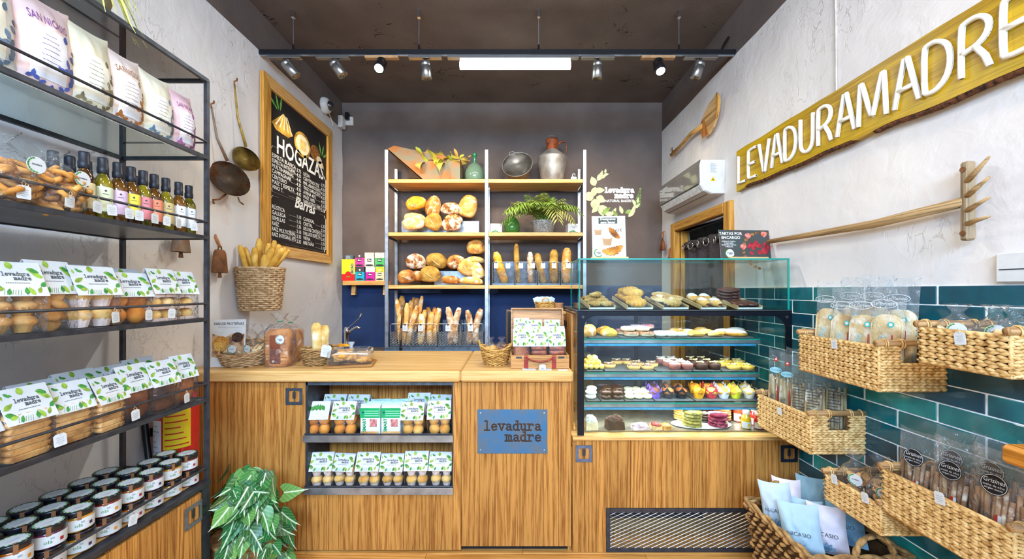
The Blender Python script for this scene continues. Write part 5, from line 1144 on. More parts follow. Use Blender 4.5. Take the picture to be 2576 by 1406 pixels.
def bell(label, top, bot, w0, w1, mat, strap=True, X=XL, rz=90, nm='cowbell', clap=True, f=PLW, dep=.03, leather='a5673e'):
    a, b = f(*top, .05), f(*bot, .05); t = thing(nm, label, 'bell', (b.x, (a.y+b.y)/2, b.z), rz); h = a.z-b.z
    R = []
    for zz, s in ((0, w1), (.02*h, w1*.98), (h*.85, w0), (h*.97, w0*.8), (h, w0*.45)): R.append([(s*cos(2*pi*k/20)*(1 if abs(cos(2*pi*k/20)) < .8 else .96), dep*(s/w1)*sin(2*pi*k/20), zz) for k in range(20)])
    MB().rings(R, caps=False).build('shell', mat, t, True)
    MB().tube([(-w0*.3, 0, h), (-w0*.25, 0, h+.02), (w0*.25, 0, h+.02), (w0*.3, 0, h)], .004, 6).build('loop', M_RUSTY, t, True)
    if clap: MB().tube([(0, 0, h*.8), (0, 0, -.004), (0, 0, -.03)], [.004, .008, .011], 8).build('clapper', M_RUSTY, t, True)
    if strap: MB().tube([(0, 0, h+.012), (-.012, .006, h+.05), (-.02, .012, h+.075), (-.01, .02, h+.09)], [.010, .012, .011, .007], 6, flat=.35).build('strap', pm(leather, .6, 0, .15), t, True)
    return t
bell('rusty cowbell with leather strap hanging behind the rack post', (553, 628), (553, 686), .046, .062, M_RUSTY)
bell('dark riveted cowbell seen between the rack shelves', (455, 596), (455, 634), .05, .06, M_IRON, False)
ladle('small brass ladle on the wall above the rack', (430, 190), (452, 140), .06, M_BRASS, M_IRON, .04) if False else None
# hanging wicker basket of breadsticks
def wickertex(c, c2): return pm(c, .75, 0, .3, 30, .25, 150, col2=c2)
M_WK = wickertex('c9a77c', '8f6b42'); M_WKD = wickertex('b08852', '75522a'); M_WKG = wickertex('d8a85a', '9a6a2a')
def wicker(t, prof, n_rows, stakes, r, mat, sx=1, sy=1, amp=.004, wob=0, rim=True, bottom=True, seg=None, inner=True):
    """horizontal strands weaving in and out of upright stakes; prof(v)->(radius,z)"""
    seg = seg or stakes*2
    for k in range(n_rows):
        v = k/(n_rows-1); R_, z = prof(v); pts = []
        for i in range(seg):
            a = 2*pi*i/seg; rr = R_+amp*(1 if (i//max(1, seg//stakes)+k) % 2 else -1)*(1 if seg == stakes*2 or True else 0)*cos(pi*(i % max(1, seg//stakes))/max(1, seg//stakes)*0)
            pts.append((rr*cos(a)*sx, rr*sin(a)*sy, z+wob*noise.noise((cos(a)*2, sin(a)*2, k*3.1))))
        MB().tube(pts, r*(1.35 if rim and k == n_rows-1 else 1), 5, closed=True).build('strand', mat, t, True)
    st = MB()
    for i in range(stakes):
        a = 2*pi*i/stakes; st.tube([(prof(v)[0]*cos(a)*sx, prof(v)[0]*sin(a)*sy, prof(v)[1]) for v in (0, .33, .66, 1)], r*.7, 4)
    st.build('stakes', mat, t, True)
    if inner: MB().lathe([(max(prof(v)[0]-r*1.2, .01), prof(v)[1]) for v in (0, .25, .5, .75, .97)], 24, sx=sx, sy=sy).build('lining', wickertex('7a5a36', '4a3320'), t, True) if False else MB().grid(25, 5, lambda u, v: ((prof(v*.97)[0]-r*1.3)*cos(2*pi*u)*sx, (prof(v*.97)[0]-r*1.3)*sin(2*pi*u)*sy, prof(v*.97)[1])).build('lining', wickertex('7a5a36', '4a3320'), t, True)
    if bottom: R_, z = prof(0); MB().lathe([(.001, z+.004), (R_, z+.004)], 24, sx=sx, sy=sy).build('bottom', mat, t)
bc = PLW(660, 700, .14); Yb_ = bc.y
zb0, zb1 = P(0, 778, Yb_).z, P(0, 678, Yb_).z
t = thing('hanging_basket', 'tall wicker wall basket holding long breadsticks', 'basket', (XL+.145, 2.63, zb0-.0))
HBX, HBY = XL+.145, 2.63
zb0 = EYE-(778-HZ)*HBY/FPX*1.0; zb1 = EYE+(HZ-676)*HBY/FPX; t.location.z = zb0
wicker(t, lambda v: (.118+.026*v, (zb1-zb0)*v), 21, 28, .0068, M_WK, 1, .88, .0035)
M_STK = crust('breadstick_crust', 'e3b45c', 'cf9a3a', 'a9722a', 0)
for i, (px, py, bx_, dy, r) in enumerate(((603, 616, 628, -.03, 7), (612, 622, 634, .02, 6), (641, 622, 648, -.04, 8), (649, 626, 652, .03, 7), (652, 600, 656, .04, 8), (667, 640, 650, -.06, 8), (686, 622, 660, -.05, 9), (691, 605, 672, .04, 8), (703, 615, 676, -.02, 8), (712, 625, 672, -.07, 9), (718, 622, 684, .02, 7), (723, 632, 690, -.04, 7), (728, 628, 692, .01, 6), (676, 612, 668, .0, 8))):
    Y = HBY+dy; Y = HBY+max(-.06, min(.06, dy)); tip = P(px, py, Y); tip.x = max(tip.x, XL+.03); rim = Vector((HBX+max(-.085, min(.085, (tip.x-HBX)*.6)), HBY+(Y-HBY)*.8, zb1)); base = rim+(rim-tip)*.55; base.x = max(HBX-.085, min(HBX+.085, base.x))
    baguette('long golden breadstick in the wall basket, '+ORD[i]+' counting from the left', base, tip, r*Y/FPX*.95, M_STK, i+70, 'breadsticks in the wall basket', 0, .006, 0, 'breadstick')
# security camera and sockets near the ceiling
c_ = PLW(832, 272, .05); t = thing('security_camera', 'white dome security camera under the ceiling at the left wall', 'camera', (XL+.002, c_.y-.05, c_.z), 90)
MB().lathe([(.075, 0), (.078, .01), (.07, .045), (.05, .06)], 22, Rx(90)).build('housing', M_WPL, t, True); MB().ell((0, -.055, 0), (.046, .046, .046), 16, 10).build('dome', pm('2a2c30', .08, 0, .1, spec=.8, coat=.6), t, True)
MB().tube([(.06, -.01, -.02), (.14, -.006, -.05), (.19, -.008, -.11)], .005, 6).build('cable', M_WPL, t)
c_ = PLW(858, 308, .02); t = thing('junction_box', 'white junction box in the corner below the camera', 'socket box', (XL+.002, min(c_.y, YB-.06), c_.z), 90); MB().cbox(-.045, .045, -.05, 0, -.06, .06, .006).build('cover', M_WPL, t)
c_ = P(879, 300, YB-.02); t = thing('wall_socket', 'white socket with a black plug on the back wall corner', 'socket', (c_.x, YB-.001, c_.z-.02)); MB().cbox(-.04, .04, -.03, 0, -.045, .045, .005).build('plate', M_WPL, t); MB().cbox(-.03, .01, -.07, -.031, .0, .075, .005).build('plug', M_BLACK, t)
# ---------------------------------------------------------------- counter goods
ZW = WZ1+.0005
def onc(px, Y): return P(px, 0, Y).x
# leaning poster
YP = 2.27; t = thing('leaning_poster', 'protein bread poster leaning against the left wall on the counter', 'poster', (onc(566, YP), YP+.02, ZW), rot=(radians(-6), 0, radians(16)))
MB().cbox(-.085, .085, -.003, .003, 0, .27, .001).build('board', M_WHITE, t)
MB().prism([(-.08, .06), (.08, .02), (.08, .185), (.02, .19), (-.02, .165), (-.08, .19)], -.0036, -.003).build('photo_print', pm('c9a277', .6, 0, .3, 30, col2='5a3320'), t)
MB().prism(arc(-.035, .13, .04, 0, 360, 14, .045), -.0042, -.0036).build('bread_slice_print', crust('print_bread', 'e6b860', 'c98a35', '7a4a22', 0, False, True), t)
MB().prism(arc(.045, .165, .03, 0, 360, 14, .03), -.0042, -.0036).build('dark_loaf_print', pm('4a2a1a', .7, 0, .4, 80), t)
text('PAN DE PROTEÍNAS', .022, M_INK, t, (0, -.0036, .245), fit=.15, bold=.0004); text('Disfrútalo en tu nuevo pan', .010, M_INKP, t, (0, -.0036, .225), fit=.13)
def ovalbasket(label, px, Y, rx, ry, h, mat, rows, stakes, r=.005, flare=.75, handles=True, nm='wicker_basket', z=ZW, wob=.002, x=None):
    t = thing(nm, label, 'basket', (onc(px, Y) if x is None else x, Y, z))
    wicker(t, lambda v: (1*(flare+(1-flare)*v**.7), .006+h*v), rows, stakes, r, mat, 1, 1, .0) if False else None
    sx, sy = rx, ry
    for k_ in range(rows):
        v = k_/(rows-1); s = flare+(1-flare)*v**.6; pts = []; seg = stakes*2
        for i in range(seg):
            a = 2*pi*i/seg; o = (.0045 if (i//2+k_) % 2 else -.0045)*(1 if i % 2 == 0 else .0); rr = 1
            pts.append(((sx*s+o)*cos(a), (sy*s+o)*sin(a), .004+h*v+wob*2*noise.noise((cos(a)*2, sin(a)*2, k_*2.1))+(.012*cos(2*a)*v if handles else 0)))
        MB().tube(pts, r*(1.5 if k_ == rows-1 else 1), 5, closed=True).build('strand', mat, t, True)
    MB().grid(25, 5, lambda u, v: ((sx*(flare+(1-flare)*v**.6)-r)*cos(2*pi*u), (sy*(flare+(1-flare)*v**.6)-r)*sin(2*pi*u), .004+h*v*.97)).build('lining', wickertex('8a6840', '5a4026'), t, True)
    MB().lathe([(.001, .003), (1, .003)], 24, sx=sx*flare, sy=sy*flare).build('bottom', mat, t)
    if handles:
        for sg in (-1, 1): MB().tube([(sg*(sx-.004), -.025, h*.95), (sg*(sx+.008), -.02, h+.03), (sg*(sx+.010), 0, h+.042), (sg*(sx+.008), .02, h+.03), (sg*(sx-.004), .025, h*.95)], r*1.3, 6).build('handle', mat, t, True)
    return t
b1 = ovalbasket('pale oval wicker basket with bagged mini toasts on the counter', 612, 2.33, .135, .10, .078, M_WK, 11, 26)
for i, (dx, dy, rz_, nm) in enumerate(((-.055, -.01, 10, 'bag of mini toasts at the left in the oval basket'), (.055, .0, -15, 'bag of mini toasts at the right in the oval basket'))):
    crumplebag(nm, 'toast_bag', (b1.location.x+dx, 2.33+dy, ZW+.010), .058, .052, .165, 'toast', C_FIG, rz_, 20+i, 'bags of mini toasts', n=22)
b2 = ovalbasket('second wicker basket with handles behind the sliced loaf', 660, 2.60, .15, .10, .09, M_WK, 10, 26, handles=True)
for i, dx in enumerate((-.08, .02, .09)): crumplebag('tall bag of toast rounds in the rear basket, '+ORD[i]+' from the left', 'toast_bag', (b2.location.x+dx, 2.60, ZW+.010), .06, .055, .21, 'toast', C_FIG, 0, 31+i, 'bags of mini toasts', n=18, sticker=False)
# sliced loaf in a bag
def slicedloaf(label, px, Y, W, D, H_, rz, seed):
    t = thing('sliced_loaf', label, 'bread', (onc(px, Y), Y, ZW), rz); B = crust('toast_loaf_crust', 'd99a55', 'b5743a', '6a3a1e', .1)
    mb = MB(); mb.ell((0, 0, H_*.5), (W*.5, D*.5, H_*.5), 24, 16, lambda q: Vector([math.copysign(min(1, abs(c)**.35*1.02), c) for c in q])); mb.build('crust', B, t, True)
    mb = MB(); mb.cbox(-W*.24, W*.24, -D*.535, -D*.45, H_*.10, H_*.86, .006); mb.build('dark_crust_face', crust('dark_crust_face', '8a4a30', '7a3f2a', '5a2a20', .1), t)
    for k_ in range(9): MB().box(-W*.47, -W*.25, -D*.512, -D*.5, H_*(.08+.09*k_), H_*(.08+.09*k_)+.002).build('slice_mark', C_DRK, t); MB().box(W*.25, W*.47, -D*.512, -D*.5, H_*(.08+.09*k_), H_*(.08+.09*k_)+.002).build('slice_mark', C_DRK, t)
    R = []
    for i, (zz, s) in enumerate(((.001, 1.04), (.1, 1.08), (.5, 1.07), (.95, 1.06), (1.08, .75), (1.17, .22), (1.22, .16), (1.32, .42), (1.42, .62))): R.append([(W*.5*s*max(-1, min(1, 1.25*cos(2*pi*k/20)))*(1+.10*noise.noise((k, i, seed))*(i > 3)), D*.5*s*max(-1, min(1, 1.25*sin(2*pi*k/20))), H_*zz+(.02*noise.noise((k*1.7, 3, seed)) if i > 6 else 0)) for k in range(20)])
    MB().rings(R, caps=False).build('film', M_FILMH, t, True)
    MB().tube([(.012*cos(k*pi/5), .010*sin(k*pi/5), H_*1.2) for k in range(10)], .003, 5, closed=True).build('green_tie', pm('1f7a4a', .5), t)
    st = MB().prism(arc(0, 0, .026, 0, 360, 20), -.0008, 0).build('round_sticker', M_WHITE, t, M=T(W*.22, -D*.56, H_*.74)); lf = MB()
    for k in range(9): lf.flat(leafpts(.022*cos(radians(100+k*20)), .022*sin(radians(100+k*20)), .008, .005, 190+k*20), -.0012)
    lf.build('leaf_ring', M_INKG, st); mb = MB(); strokes(mb, 'levadura', -.013, .001, .0056, .001, -.0012); strokes(mb, 'madre', -.003, -.006, .0056, .001, -.0012); mb.build('lettering', M_INK, st)
slicedloaf('sliced toast loaf standing upright in a tied clear bag', 705, 2.31, .135, .10, .215, 0, 2)
slicedloaf('second bagged toast loaf behind the first one', 731, 2.46, .12, .10, .20, -10, 4)
# round basket with two stick loaves
b3 = ovalbasket('round seagrass basket with two pale stick loaves', 803, 2.36, .100, .095, .095, M_WKD, 14, 28, .0042, .72, False)
for i, (px, tx, r, lab) in enumerate(((802, 795, 22, 'pale stick loaf leaning left in the seagrass basket'), (812, 818, 19, 'pale stick loaf leaning right in the seagrass basket'))):
    Y = 2.36+.02*i; base = P(px, 880, Y); base.z = ZW+.01; tip = P(tx, 812+6*i, Y); baguette(lab, base, tip, r*.00142, crust('pale_stick_crust', 'e6cf98', 'd8b46a', 'b98a45', .15), i*2+90, 'stick loaves in the seagrass basket', 0, .0)
ptag('large white price tag on the seagrass basket', P(823, 868, 2.26), 0, 10, s=1.75)
# plate of yellow pastries behind
t = thing('plate', 'grey plate of yellow pastries behind the seagrass basket', 'plate', (onc(862, 2.72), 2.72, ZW)); MB().lathe([(.05, .0005), (.055, .002), (.095, .014), (.097, .016), (.052, .006), (.001, .006)], 26).build('dish', M_STEELL, t, True)
for i, (dx, dy, dz) in enumerate(((-.04, 0, 0), (.0, -.03, 0), (.04, .01, 0), (0, .03, 0), (-.015, 0, .03), (.02, 0, .03))):
    o = loaf_mesh(.028, .024, .02, i+5, .2); tag(obj('small_pastry', o.mesh('small_pastry', B_CORN, True), None, T(t.location.x+dx, 2.72+dy, ZW+.024+dz)), 'small yellow pastry on the grey plate, '+ORD[i]+' of the heap', 'pastry', 'yellow pastries on the grey plate')
# acrylic dome with croissants
CR_M = crust('croissant_crust', 'ecc06a', 'd79a40', 'a8662a')
def croissant(L_=.11, R_=.028, seg=7, bend=.045, seed=0):
    mb = MB(); n = seg*4; pts = []; rr = []
    for i in range(n+1):
        u = i/n; a = (u-.5)*2; pts.append((a*L_/2, -bend*(1-a*a)+bend*.5, 0)); base = R_*(1-abs(a)**2.2*.78); rr.append(max(.004, base*(1+.26*abs(sin(pi*seg*u))-.18)))
    mb.tube(pts, rr, 10, flat=.85); return mb
CRO = croissant().mesh('croissant', CR_M, True); CROS = croissant(.07, .02, 5, .03).mesh('mini_croissant', CR_M, True)
YD = 2.27
t = thing('cake_dome', 'clear acrylic cake dome on a wooden board full of mini croissants', 'cake dome', (onc(884, YD+.07), YD+.07, ZW), 12); w_, d_ = .118, .088
MB().cbox(-w_-.012, w_+.012, -d_-.012, d_+.012, .0005, .014, .003).build('board', wood('b98648', '7a5228', 'x', 16, .5, .05), t)
R = []
for zz, s in ((.0145, 1), (.07, 1), (.088, .97), (.098, .88), (.101, .7)): R.append([(w_*s*max(-1, min(1, 1.32*cos(2*pi*k/28))), d_*s*max(-1, min(1, 1.32*sin(2*pi*k/28))), zz) for k in range(28)])
MB().rings(R).build('cover', clear('acrylic', 'f2efe6', 2.0, .04, 0, 10, 1.45, .06), t, True); MB().lathe([(.012, .101), (.008, .112), (.018, .132), (.016, .136), (.001, .134)], 14).build('knob', clear('acrylic_knob', 'ffffff', 3, .02, 0, 10, 1.5, .25), t, True)
rn2 = random.Random(8)
for i in range(16):
    x, y, zz = rn2.uniform(-.085, .085), rn2.uniform(-.06, .06), .032+(.022 if i > 8 else 0)+(.01 if i > 12 else 0)
    o = obj('mini_croissant', CROS, None, t.matrix_basis @ T(x, y, zz) @ Rz(rn2.uniform(0, 360)) @ Rx(rn2.uniform(-15, 15))); o.matrix_world = T(*t.location) @ Rz(12) @ T(x, y, zz) @ Rz(rn2.uniform(0, 360)) @ Rx(rn2.uniform(-15, 15))
    tag(o, 'mini croissant heaped under the clear acrylic dome', 'croissant', 'mini croissants under the dome')
# tap
t = thing('water_tap', 'chrome lever tap at the rear counter under the wall shelf', 'tap', (onc(872, 3.72), 3.72, ZD-.057)); zt = P(0, 826, 3.72).z-t.location.z
MB().lathe([(.03, 0), (.028, .02), (.022, .03), (.022, zt-.05), (.026, zt-.02), (.018, zt+.01), (.001, zt+.015)], 16).build('body', M_CHROME, t, True)
MB().tube([(.01, 0, zt-.06), (.06, -.03, zt-.01), (.12, -.06, zt+.02), (.15, -.07, zt+.005)], .012, 8).build('spout', M_CHROME, t, True); MB().tube([(.01, 0, zt), (.07, 0, zt+.05), (.12, 0, zt+.095), (.14, 0, zt+.14)], [.009, .008, .010, .016], 8, flat=.5).build('lever', M_CHROME, t, True)
# right counter basket
b4 = ovalbasket('seagrass basket of bagged biscuits left of the suitcase', 1247, 2.36, .088, .085, .10, M_WKG, 14, 28, .0042, .68, True)
for i, (dx, lab) in enumerate(((-.03, 'crumpled bag of biscuits at the left in the seagrass basket by the suitcase'), (.035, 'crumpled bag of biscuits at the right in the seagrass basket by the suitcase'))): crumplebag(lab, 'biscuit_bag', (b4.location.x+dx, 2.36, ZW+.03), .042, .05, .13, 'toast', C_DRK if i else C_MUF, 0, 50+i, n=10, sticker=False)
# suitcase
YSU = 2.225; xs = (onc(1285, YSU)+onc(1432, YSU))/2; t = thing('wooden_suitcase', 'open wooden suitcase with red leather straps displaying treat bags', 'suitcase', (xs, YSU, ZW+.001)); w_ = .164; d_ = .20; h_ = .075
M_SU = wood('c8945a', '9a6836', 'x', 18, .4, .05, name='suitcase_wood')
for nm, a in (('front_wall', (-w_, w_, 0, .008, 0, h_)), ('rear_wall', (-w_, w_, d_-.008, d_, 0, h_)), ('side_wall', (-w_, -w_+.008, .008, d_-.008, 0, h_)), ('side_wall', (w_-.008, w_, .008, d_-.008, 0, h_)), ('floor_board', (-w_+.008, w_-.008, .008, d_-.008, 0, .006))): MB().cbox(*a, .002).build(nm, M_SU, t)
lid = MB().box(-w_+.004, w_-.004, .03, .036, 0, .255).build('lid', M_SU, t, M=T(0, d_-.005, h_+.005) @ Rx(-14))
for a in ((-w_+.001, w_-.001, 0, .036, .247, .256), (-w_+.001, -w_+.010, 0, .036, 0, .247), (w_-.010, w_-.001, 0, .036, 0, .247)): MB().cbox(*a, .001).build('lid_rim', M_SU, lid)
M_LEA = pm('9a2f24', .45, 0, .15, 20, name='red_leather')
for x in (-.078, .078): 
    s = MB().cbox(x-.012, x+.012, -.003, .0, .001, h_, .001).build('strap', M_LEA, t)
    for a in (-.006, .006):
        for zz in (h_-.006, h_-.020): MB().ell((x+a, -.004, zz), (.003, .002, .003), 8, 5).build('stud', pm('c9b27a', .3, .8, 0), s)
MB().tube([(-.078, -.006, h_-.012), (-.045, -.014, h_-.026), (0, -.018, h_-.034), (.045, -.014, h_-.026), (.078, -.006, h_-.012)], .010, 6, flat=.35).build('handle', M_LEA, t, True)
for x in (-.118, .118): MB().cbox(x-.016, x+.016, -.003, 0, h_-.018, h_-.008, .001).build('lock', M_STEELD, t)
for x in (-w_+.022, w_-.022): MB().ell((x, -.003, h_-.013), (.004, .003, .004), 8, 5).build('stud', pm('c9b27a', .3, .8, 0), t)
ptag('white price tag tied to the red suitcase handle', (xs+.012, YSU-.024, ZW+h_-.046), 0, 0, s=1.15)
GS = 'bags in the suitcase'
for i, dx in enumerate((-.102, -.002, .098)): headerbag(('cake', 'slices', 'slices')[i], 'treat bag in the front row of the suitcase, '+('left', 'middle', 'right')[i], (xs+dx, YSU+.055, ZW+.0105), 0, .098, .205, .06, -2, (0, 0, 3)[i], GS, hs=1.0)
for i, dx in enumerate((-.098, .0, .095)): headerbag('cake', 'treat bag in the middle row of the suitcase, '+('left', 'middle', 'right')[i], (xs+dx+.01, YSU+.115, ZW+.0105), 0, .095, .215, .045, -3, 0, GS)
for i, dx in enumerate((-.10, -.02, .085)): headerbag('muffin', 'treat bag at the back of the suitcase lid, '+('left', 'middle', 'right')[i], (xs+dx, YSU+.168, ZW+.055), 0, .092, (.215, .205, .205)[i], .045, -5, (0, 8, 0)[i], GS)
# cards in front of it
for i, (px, py, lab) in enumerate(((1331, 933, 'white business card pile left of the other on the worktop edge'), (1371, 933, 'white business card pile in the middle of the worktop edge'), (1415, 937, 'small blank white card at the worktop corner'))):
    t = thing('business_card', lab, 'card', (onc(px, 2.19), 2.19 if i < 2 else 2.178, ZW+.001)); MB().box(-.036 if i < 2 else -.026, .036 if i < 2 else .026, -.012, .022, 0, .004 if i < 2 else .001).build('card', M_WHITE, t)
    if i < 2: MB().box(-.028, .028, -.004, -.001, .0041, .0043).build('printed_line', pm('4f86c0', .6, 0, 0), t); MB().add([(x, z_, .0044) for x, z_ in leafpts(-.02, .008, .02, .008, 10)], [tuple(range(10))]).build('leaf_print', M_INKG, t)
# till screen and things on the side cabinet
t = thing('till_screen', 'dark till screen standing behind the suitcase', 'screen', (onc(1284, 2.62), 2.62, ZW), rot=(0, 0, radians(0))); MB().cbox(-.03, .16, 0, .03, .055, .31, .004).build('bezel', wood('6a5240', '3f2e22', 'z', 16, .4, .05), t); MB().cbox(-.018, .148, -.002, .001, .067, .298, .001).build('panel', M_BLACK, t); MB().cbox(.02, .10, .0, .12, 0, .056, .004).build('foot', M_STEELD, t)
YQ = 2.68
b5 = ovalbasket('small handled seagrass basket of sachets above the suitcase', 1369, YQ, .062, .05, .052, M_WKG, 9, 22, .004, .9, False, z=1.3125, x=.222)
MB().tube([(-.022, -.05, .05), (-.02, -.052, .075), (0, -.053, .088), (.02, -.052, .075), (.022, -.05, .05)], .005, 6).build('handle', M_WKG, b5, True)
for i in range(5):
    t = thing('sachet', 'paper sachet in the small seagrass basket, '+ORD[i]+' from the left', 'sachet', (.222-.036+i*.017, YQ+.004*(i % 2), 1.322), rot=(0, radians(-20+i*10), radians(i*14-20))); MB().cbox(-.02, .02, -.0015, .0015, 0, .085, .0006).build('paper', pm('cfe0e6', .6, 0, .05), t)
t = thing('paper_cup', 'brown paper cup beside the small sachet basket', 'cup', (.315, YQ, 1.3125)); MB().lathe([(.024, .0005), (.025, .001), (.032, .050), (.034, .052), (.030, .050), (.023, .006), (.001, .006)], 20).build('cup', pm('b98a5c', .6, 0, .06), t, True)
# ---------------------------------------------------------------- floor plant and extinguisher
def synmat():
    m, nt, b = newmat('variegated_leaf'); tc = N(nt, 'ShaderNodeTexCoord'); sx = N(nt, 'ShaderNodeSeparateXYZ'); L(nt, tc.outputs['Object'], sx.inputs[0])
    ax = N(nt, 'ShaderNodeMath', operation='ABSOLUTE'); L(nt, sx.outputs[0], ax.inputs[0])
    mid = ramp(nt, ax.outputs[0], [(.0, (.9, .9, .9, 1)), (.0022, (.0, .0, .0, 1))])
    ph = N(nt, 'ShaderNodeMath', operation='MULTIPLY_ADD'); L(nt, ax.outputs[0], ph.inputs[0]); ph.inputs[1].default_value = -1.3; L(nt, sx.outputs[2], ph.inputs[2])
    mu = N(nt, 'ShaderNodeMath', operation='MULTIPLY'); mu.inputs[1].default_value = 300; L(nt, ph.outputs[0], mu.inputs[0]); si = N(nt, 'ShaderNodeMath', operation='SINE'); L(nt, mu.outputs[0], si.inputs[0])
    ve = ramp(nt, si.outputs[0], [(.6, (0, 0, 0, 1)), (1.0, (.34, .34, .34, 1))])
    oi = N(nt, 'ShaderNodeObjectInfo'); g = ramp(nt, oi.outputs['Random'], [(0, hx('14501f')), (.6, hx('267030')), (1, hx('6a9a48'))]); nz = N(nt, 'ShaderNodeTexNoise', Scale=30.0); L(nt, tc.outputs['Object'], nz.inputs['Vector'])
    k = mixc(nt, 1.0, ve, nz.outputs['Fac'], 'MULTIPLY'); col = mixc(nt, k, g, hx('dbe8b8')); col = mixc(nt, mid, col, hx('e6eed0')); L(nt, col, b.inputs['Base Color']); b.inputs['Roughness'].default_value = .4; return m
MSY = synmat()
def arrowleaf(ln, wd, curl, seed):
    mb = MB()
    def f(u, v):
        s = (u-.5)*2; prof = (sin(pi*min(1, (v+.10)**.62))) ; prof = max(prof, .0)
        z = ln*(v-.0)-abs(s)*ln*.16*(1-v); x = s*wd/2*prof; y = -ln*.35*curl*v*v+abs(s)*wd*.16*prof; return (x, y, z)
    mb.grid(7, 9, f); return mb
AL = [arrowleaf(.082+.010*i, .066+.006*i, c, i).mesh('leaf', MSY, True) for i, c in enumerate((.4, .9, 1.4))]
px0, pyb = onc(620, 1.98), 1.98
t = thing('leafy_plant', 'bushy variegated arrowhead plant on the floor before the counter', 'potted plant', (px0, pyb, 0))
MB().lathe([(.11, .0005), (.115, .004), (.15, .24), (.152, .25), (.14, .25), (.001, .24)], 24).build('pot', M_WKD, t, True)
r3 = random.Random(12); stm = MB()
for i in range(230):
    a = r3.uniform(0, 360); q = r3.random()**.5; zc = r3.uniform(.06, .56); rad = (.16+.06*sin(pi*min(1, zc/.5)))*q if zc > .3 else .17+.05*q
    if zc > .46: rad *= .85
    x, y = rad*cos(radians(a)), rad*sin(radians(a))*.8-.02
    y = max(-.16, min(y, .05))
    if px0+x < RX+.06 and y < .0: x = RX+.08-px0
    s_ = r3.uniform(.75, 1.3); out = Vector((x, y-.10, 0)).normalized(); rv = lambda k: Vector((r3.uniform(-k, k), r3.uniform(-k, k), r3.uniform(-k, k)))
    nn = (out*.8+Vector((0, -.2, .55))+rv(.45)).normalized(); tp_ = (out*.8+Vector((0, 0, -.4))+rv(.6)); tp_ = (tp_-nn*tp_.dot(nn)).normalized(); yy_ = -nn; xx_ = yy_.cross(tp_)
    M3 = Matrix((xx_, yy_, tp_)).transposed().to_4x4(); obj('leaf', r3.choice(AL), t, T(x, y, zc) @ M3 @ S(s_, s_, s_))
    if i % 3 == 0: stm.tube([(0, 0, .23), (x*.5, y*.5, max(.2, zc*.8+.1)), (x, y, zc)], .0022, 4)
stm.build('stems', pm('6a8a3a', .6), t)
XE, YE = -1.685, 2.0
t = thing('fire_extinguisher', 'red fire extinguisher with yellow labels between rack and counter', 'extinguisher', (XE, YE, .42))
MB().lathe([(.085, 0), (.09, .01), (.09, .46), (.08, .50), (.05, .535), (.028, .55), (.028, .57)], 28).build('cylinder', pm('c8161c', .25, 0, .06, spec=.6, coat=.4, name='red_enamel'), t, True)
for a0_, a1_, z_, z2_, c_, nm in ((275, 345, .26, .45, 'e8c81e', 'yellow_label'), (215, 270, .23, .40, 'dfe6ee', 'inspection_label'), (285, 345, .12, .22, 'e8c81e', 'maker_label')):
    l = MB().lathe([(.0906, z_), (.0906, z2_)], 10, a0=radians(a0_), a1=radians(a1_)).build(nm, pm(c_, .5, 0, .03), t, True); q = MB()
    for k in range(6): q.lathe([(.0910, z_+.015+k*(z2_-z_-.02)/6), (.0910, z_+.015+(k+.22)*(z2_-z_-.02)/6)], 6, a0=radians(a0_+5), a1=radians(a1_-5-(k*7) % 25))
    q.build('label_print', pm('c8321c' if c_ != 'dfe6ee' else '9fb0c0', .6, 0, .1), l)
MB().cbox(-.02, .02, -.02, .02, .57, .61, .004).build('valve', M_STEELD, t); MB().cbox(-.015, .10, -.012, .012, .61, .625, .003).build('lever', M_BLACK, t)
MB().tube([(-.02, -.01, .59), (-.09, -.03, .58), (-.125, -.05, .45), (-.10, -.06, .30), (-.06, -.085, .18), (-.03, -.10, .10)], .014, 8).build('hose', M_BLACK, t, True)
MB().box(-.02, .02, .088, .10, .30, .34).build('bracket', M_STEELD, t) if False else MB().box(XL-XE+.001, -.088, -.015, .015, .30, .34).build('bracket', M_STEELD, t)
# ---------------------------------------------------------------- pastry prototypes
_pm = {}
def single(name, key, mb_mat_fn, label, cat, M_, group):
    if key not in _pm: _pm[key] = mb_mat_fn()
    parts = _pm[key]
    t = thing(name, label, cat, (0, 0, 0), 0, group); t.matrix_world = M_
    for nm, me in parts: obj(nm, me, t)
    return t
def donut(col, top, spr=None, R=.030, r=.014):
    def f():
        out = [('ring', MB().tube([(R*cos(k*pi/10), R*sin(k*pi/10), r) for k in range(20)], r, 10, closed=True, flat=.95).mesh('ring', pm(col, .6, 0, .12), True))]
        g = MB(); g.grid(25, 7, lambda u, v: ((R+r*1.06*cos(pi*(.02+.96*v)))*cos(2*pi*u), (R+r*1.06*cos(pi*(.02+.96*v)))*sin(2*pi*u), r+r*1.02*sin(pi*(.02+.96*v)))); out.append(('icing', g.mesh('icing', pm(top, .35, 0, .1, spec=.5), True)))
        if spr:
            s = MB(); rr = random.Random(4)
            for k in range(46):
                a, b = rr.uniform(0, 2*pi), rr.uniform(.15, .85)*pi; x = (R+r*1.08*cos(b))*cos(a); y = (R+r*1.08*cos(b))*sin(a); z = r+r*1.05*sin(b); s.mi = k % 2; s.box(-.0022, .0022, -.0012, .0012, -.001, .001, T(x, y, z) @ Rz(rr.uniform(0, 180)))
            out.append(('sprinkles', s.mesh('sprinkles', [pm(c, .6, 0, 0) for c in spr])))
        return out
    return f
def bun(mat, rx=.05, ry=.035, rz=.03, seed=1): return lambda: [('dough', loaf_mesh(rx, ry, rz, seed, .18).mesh('dough', mat, True))]
def ball(mat, r=.0165): return lambda: [('ball', MB().ell((0, 0, r), (r, r, r), 12, 8).mesh('ball', mat, True))]
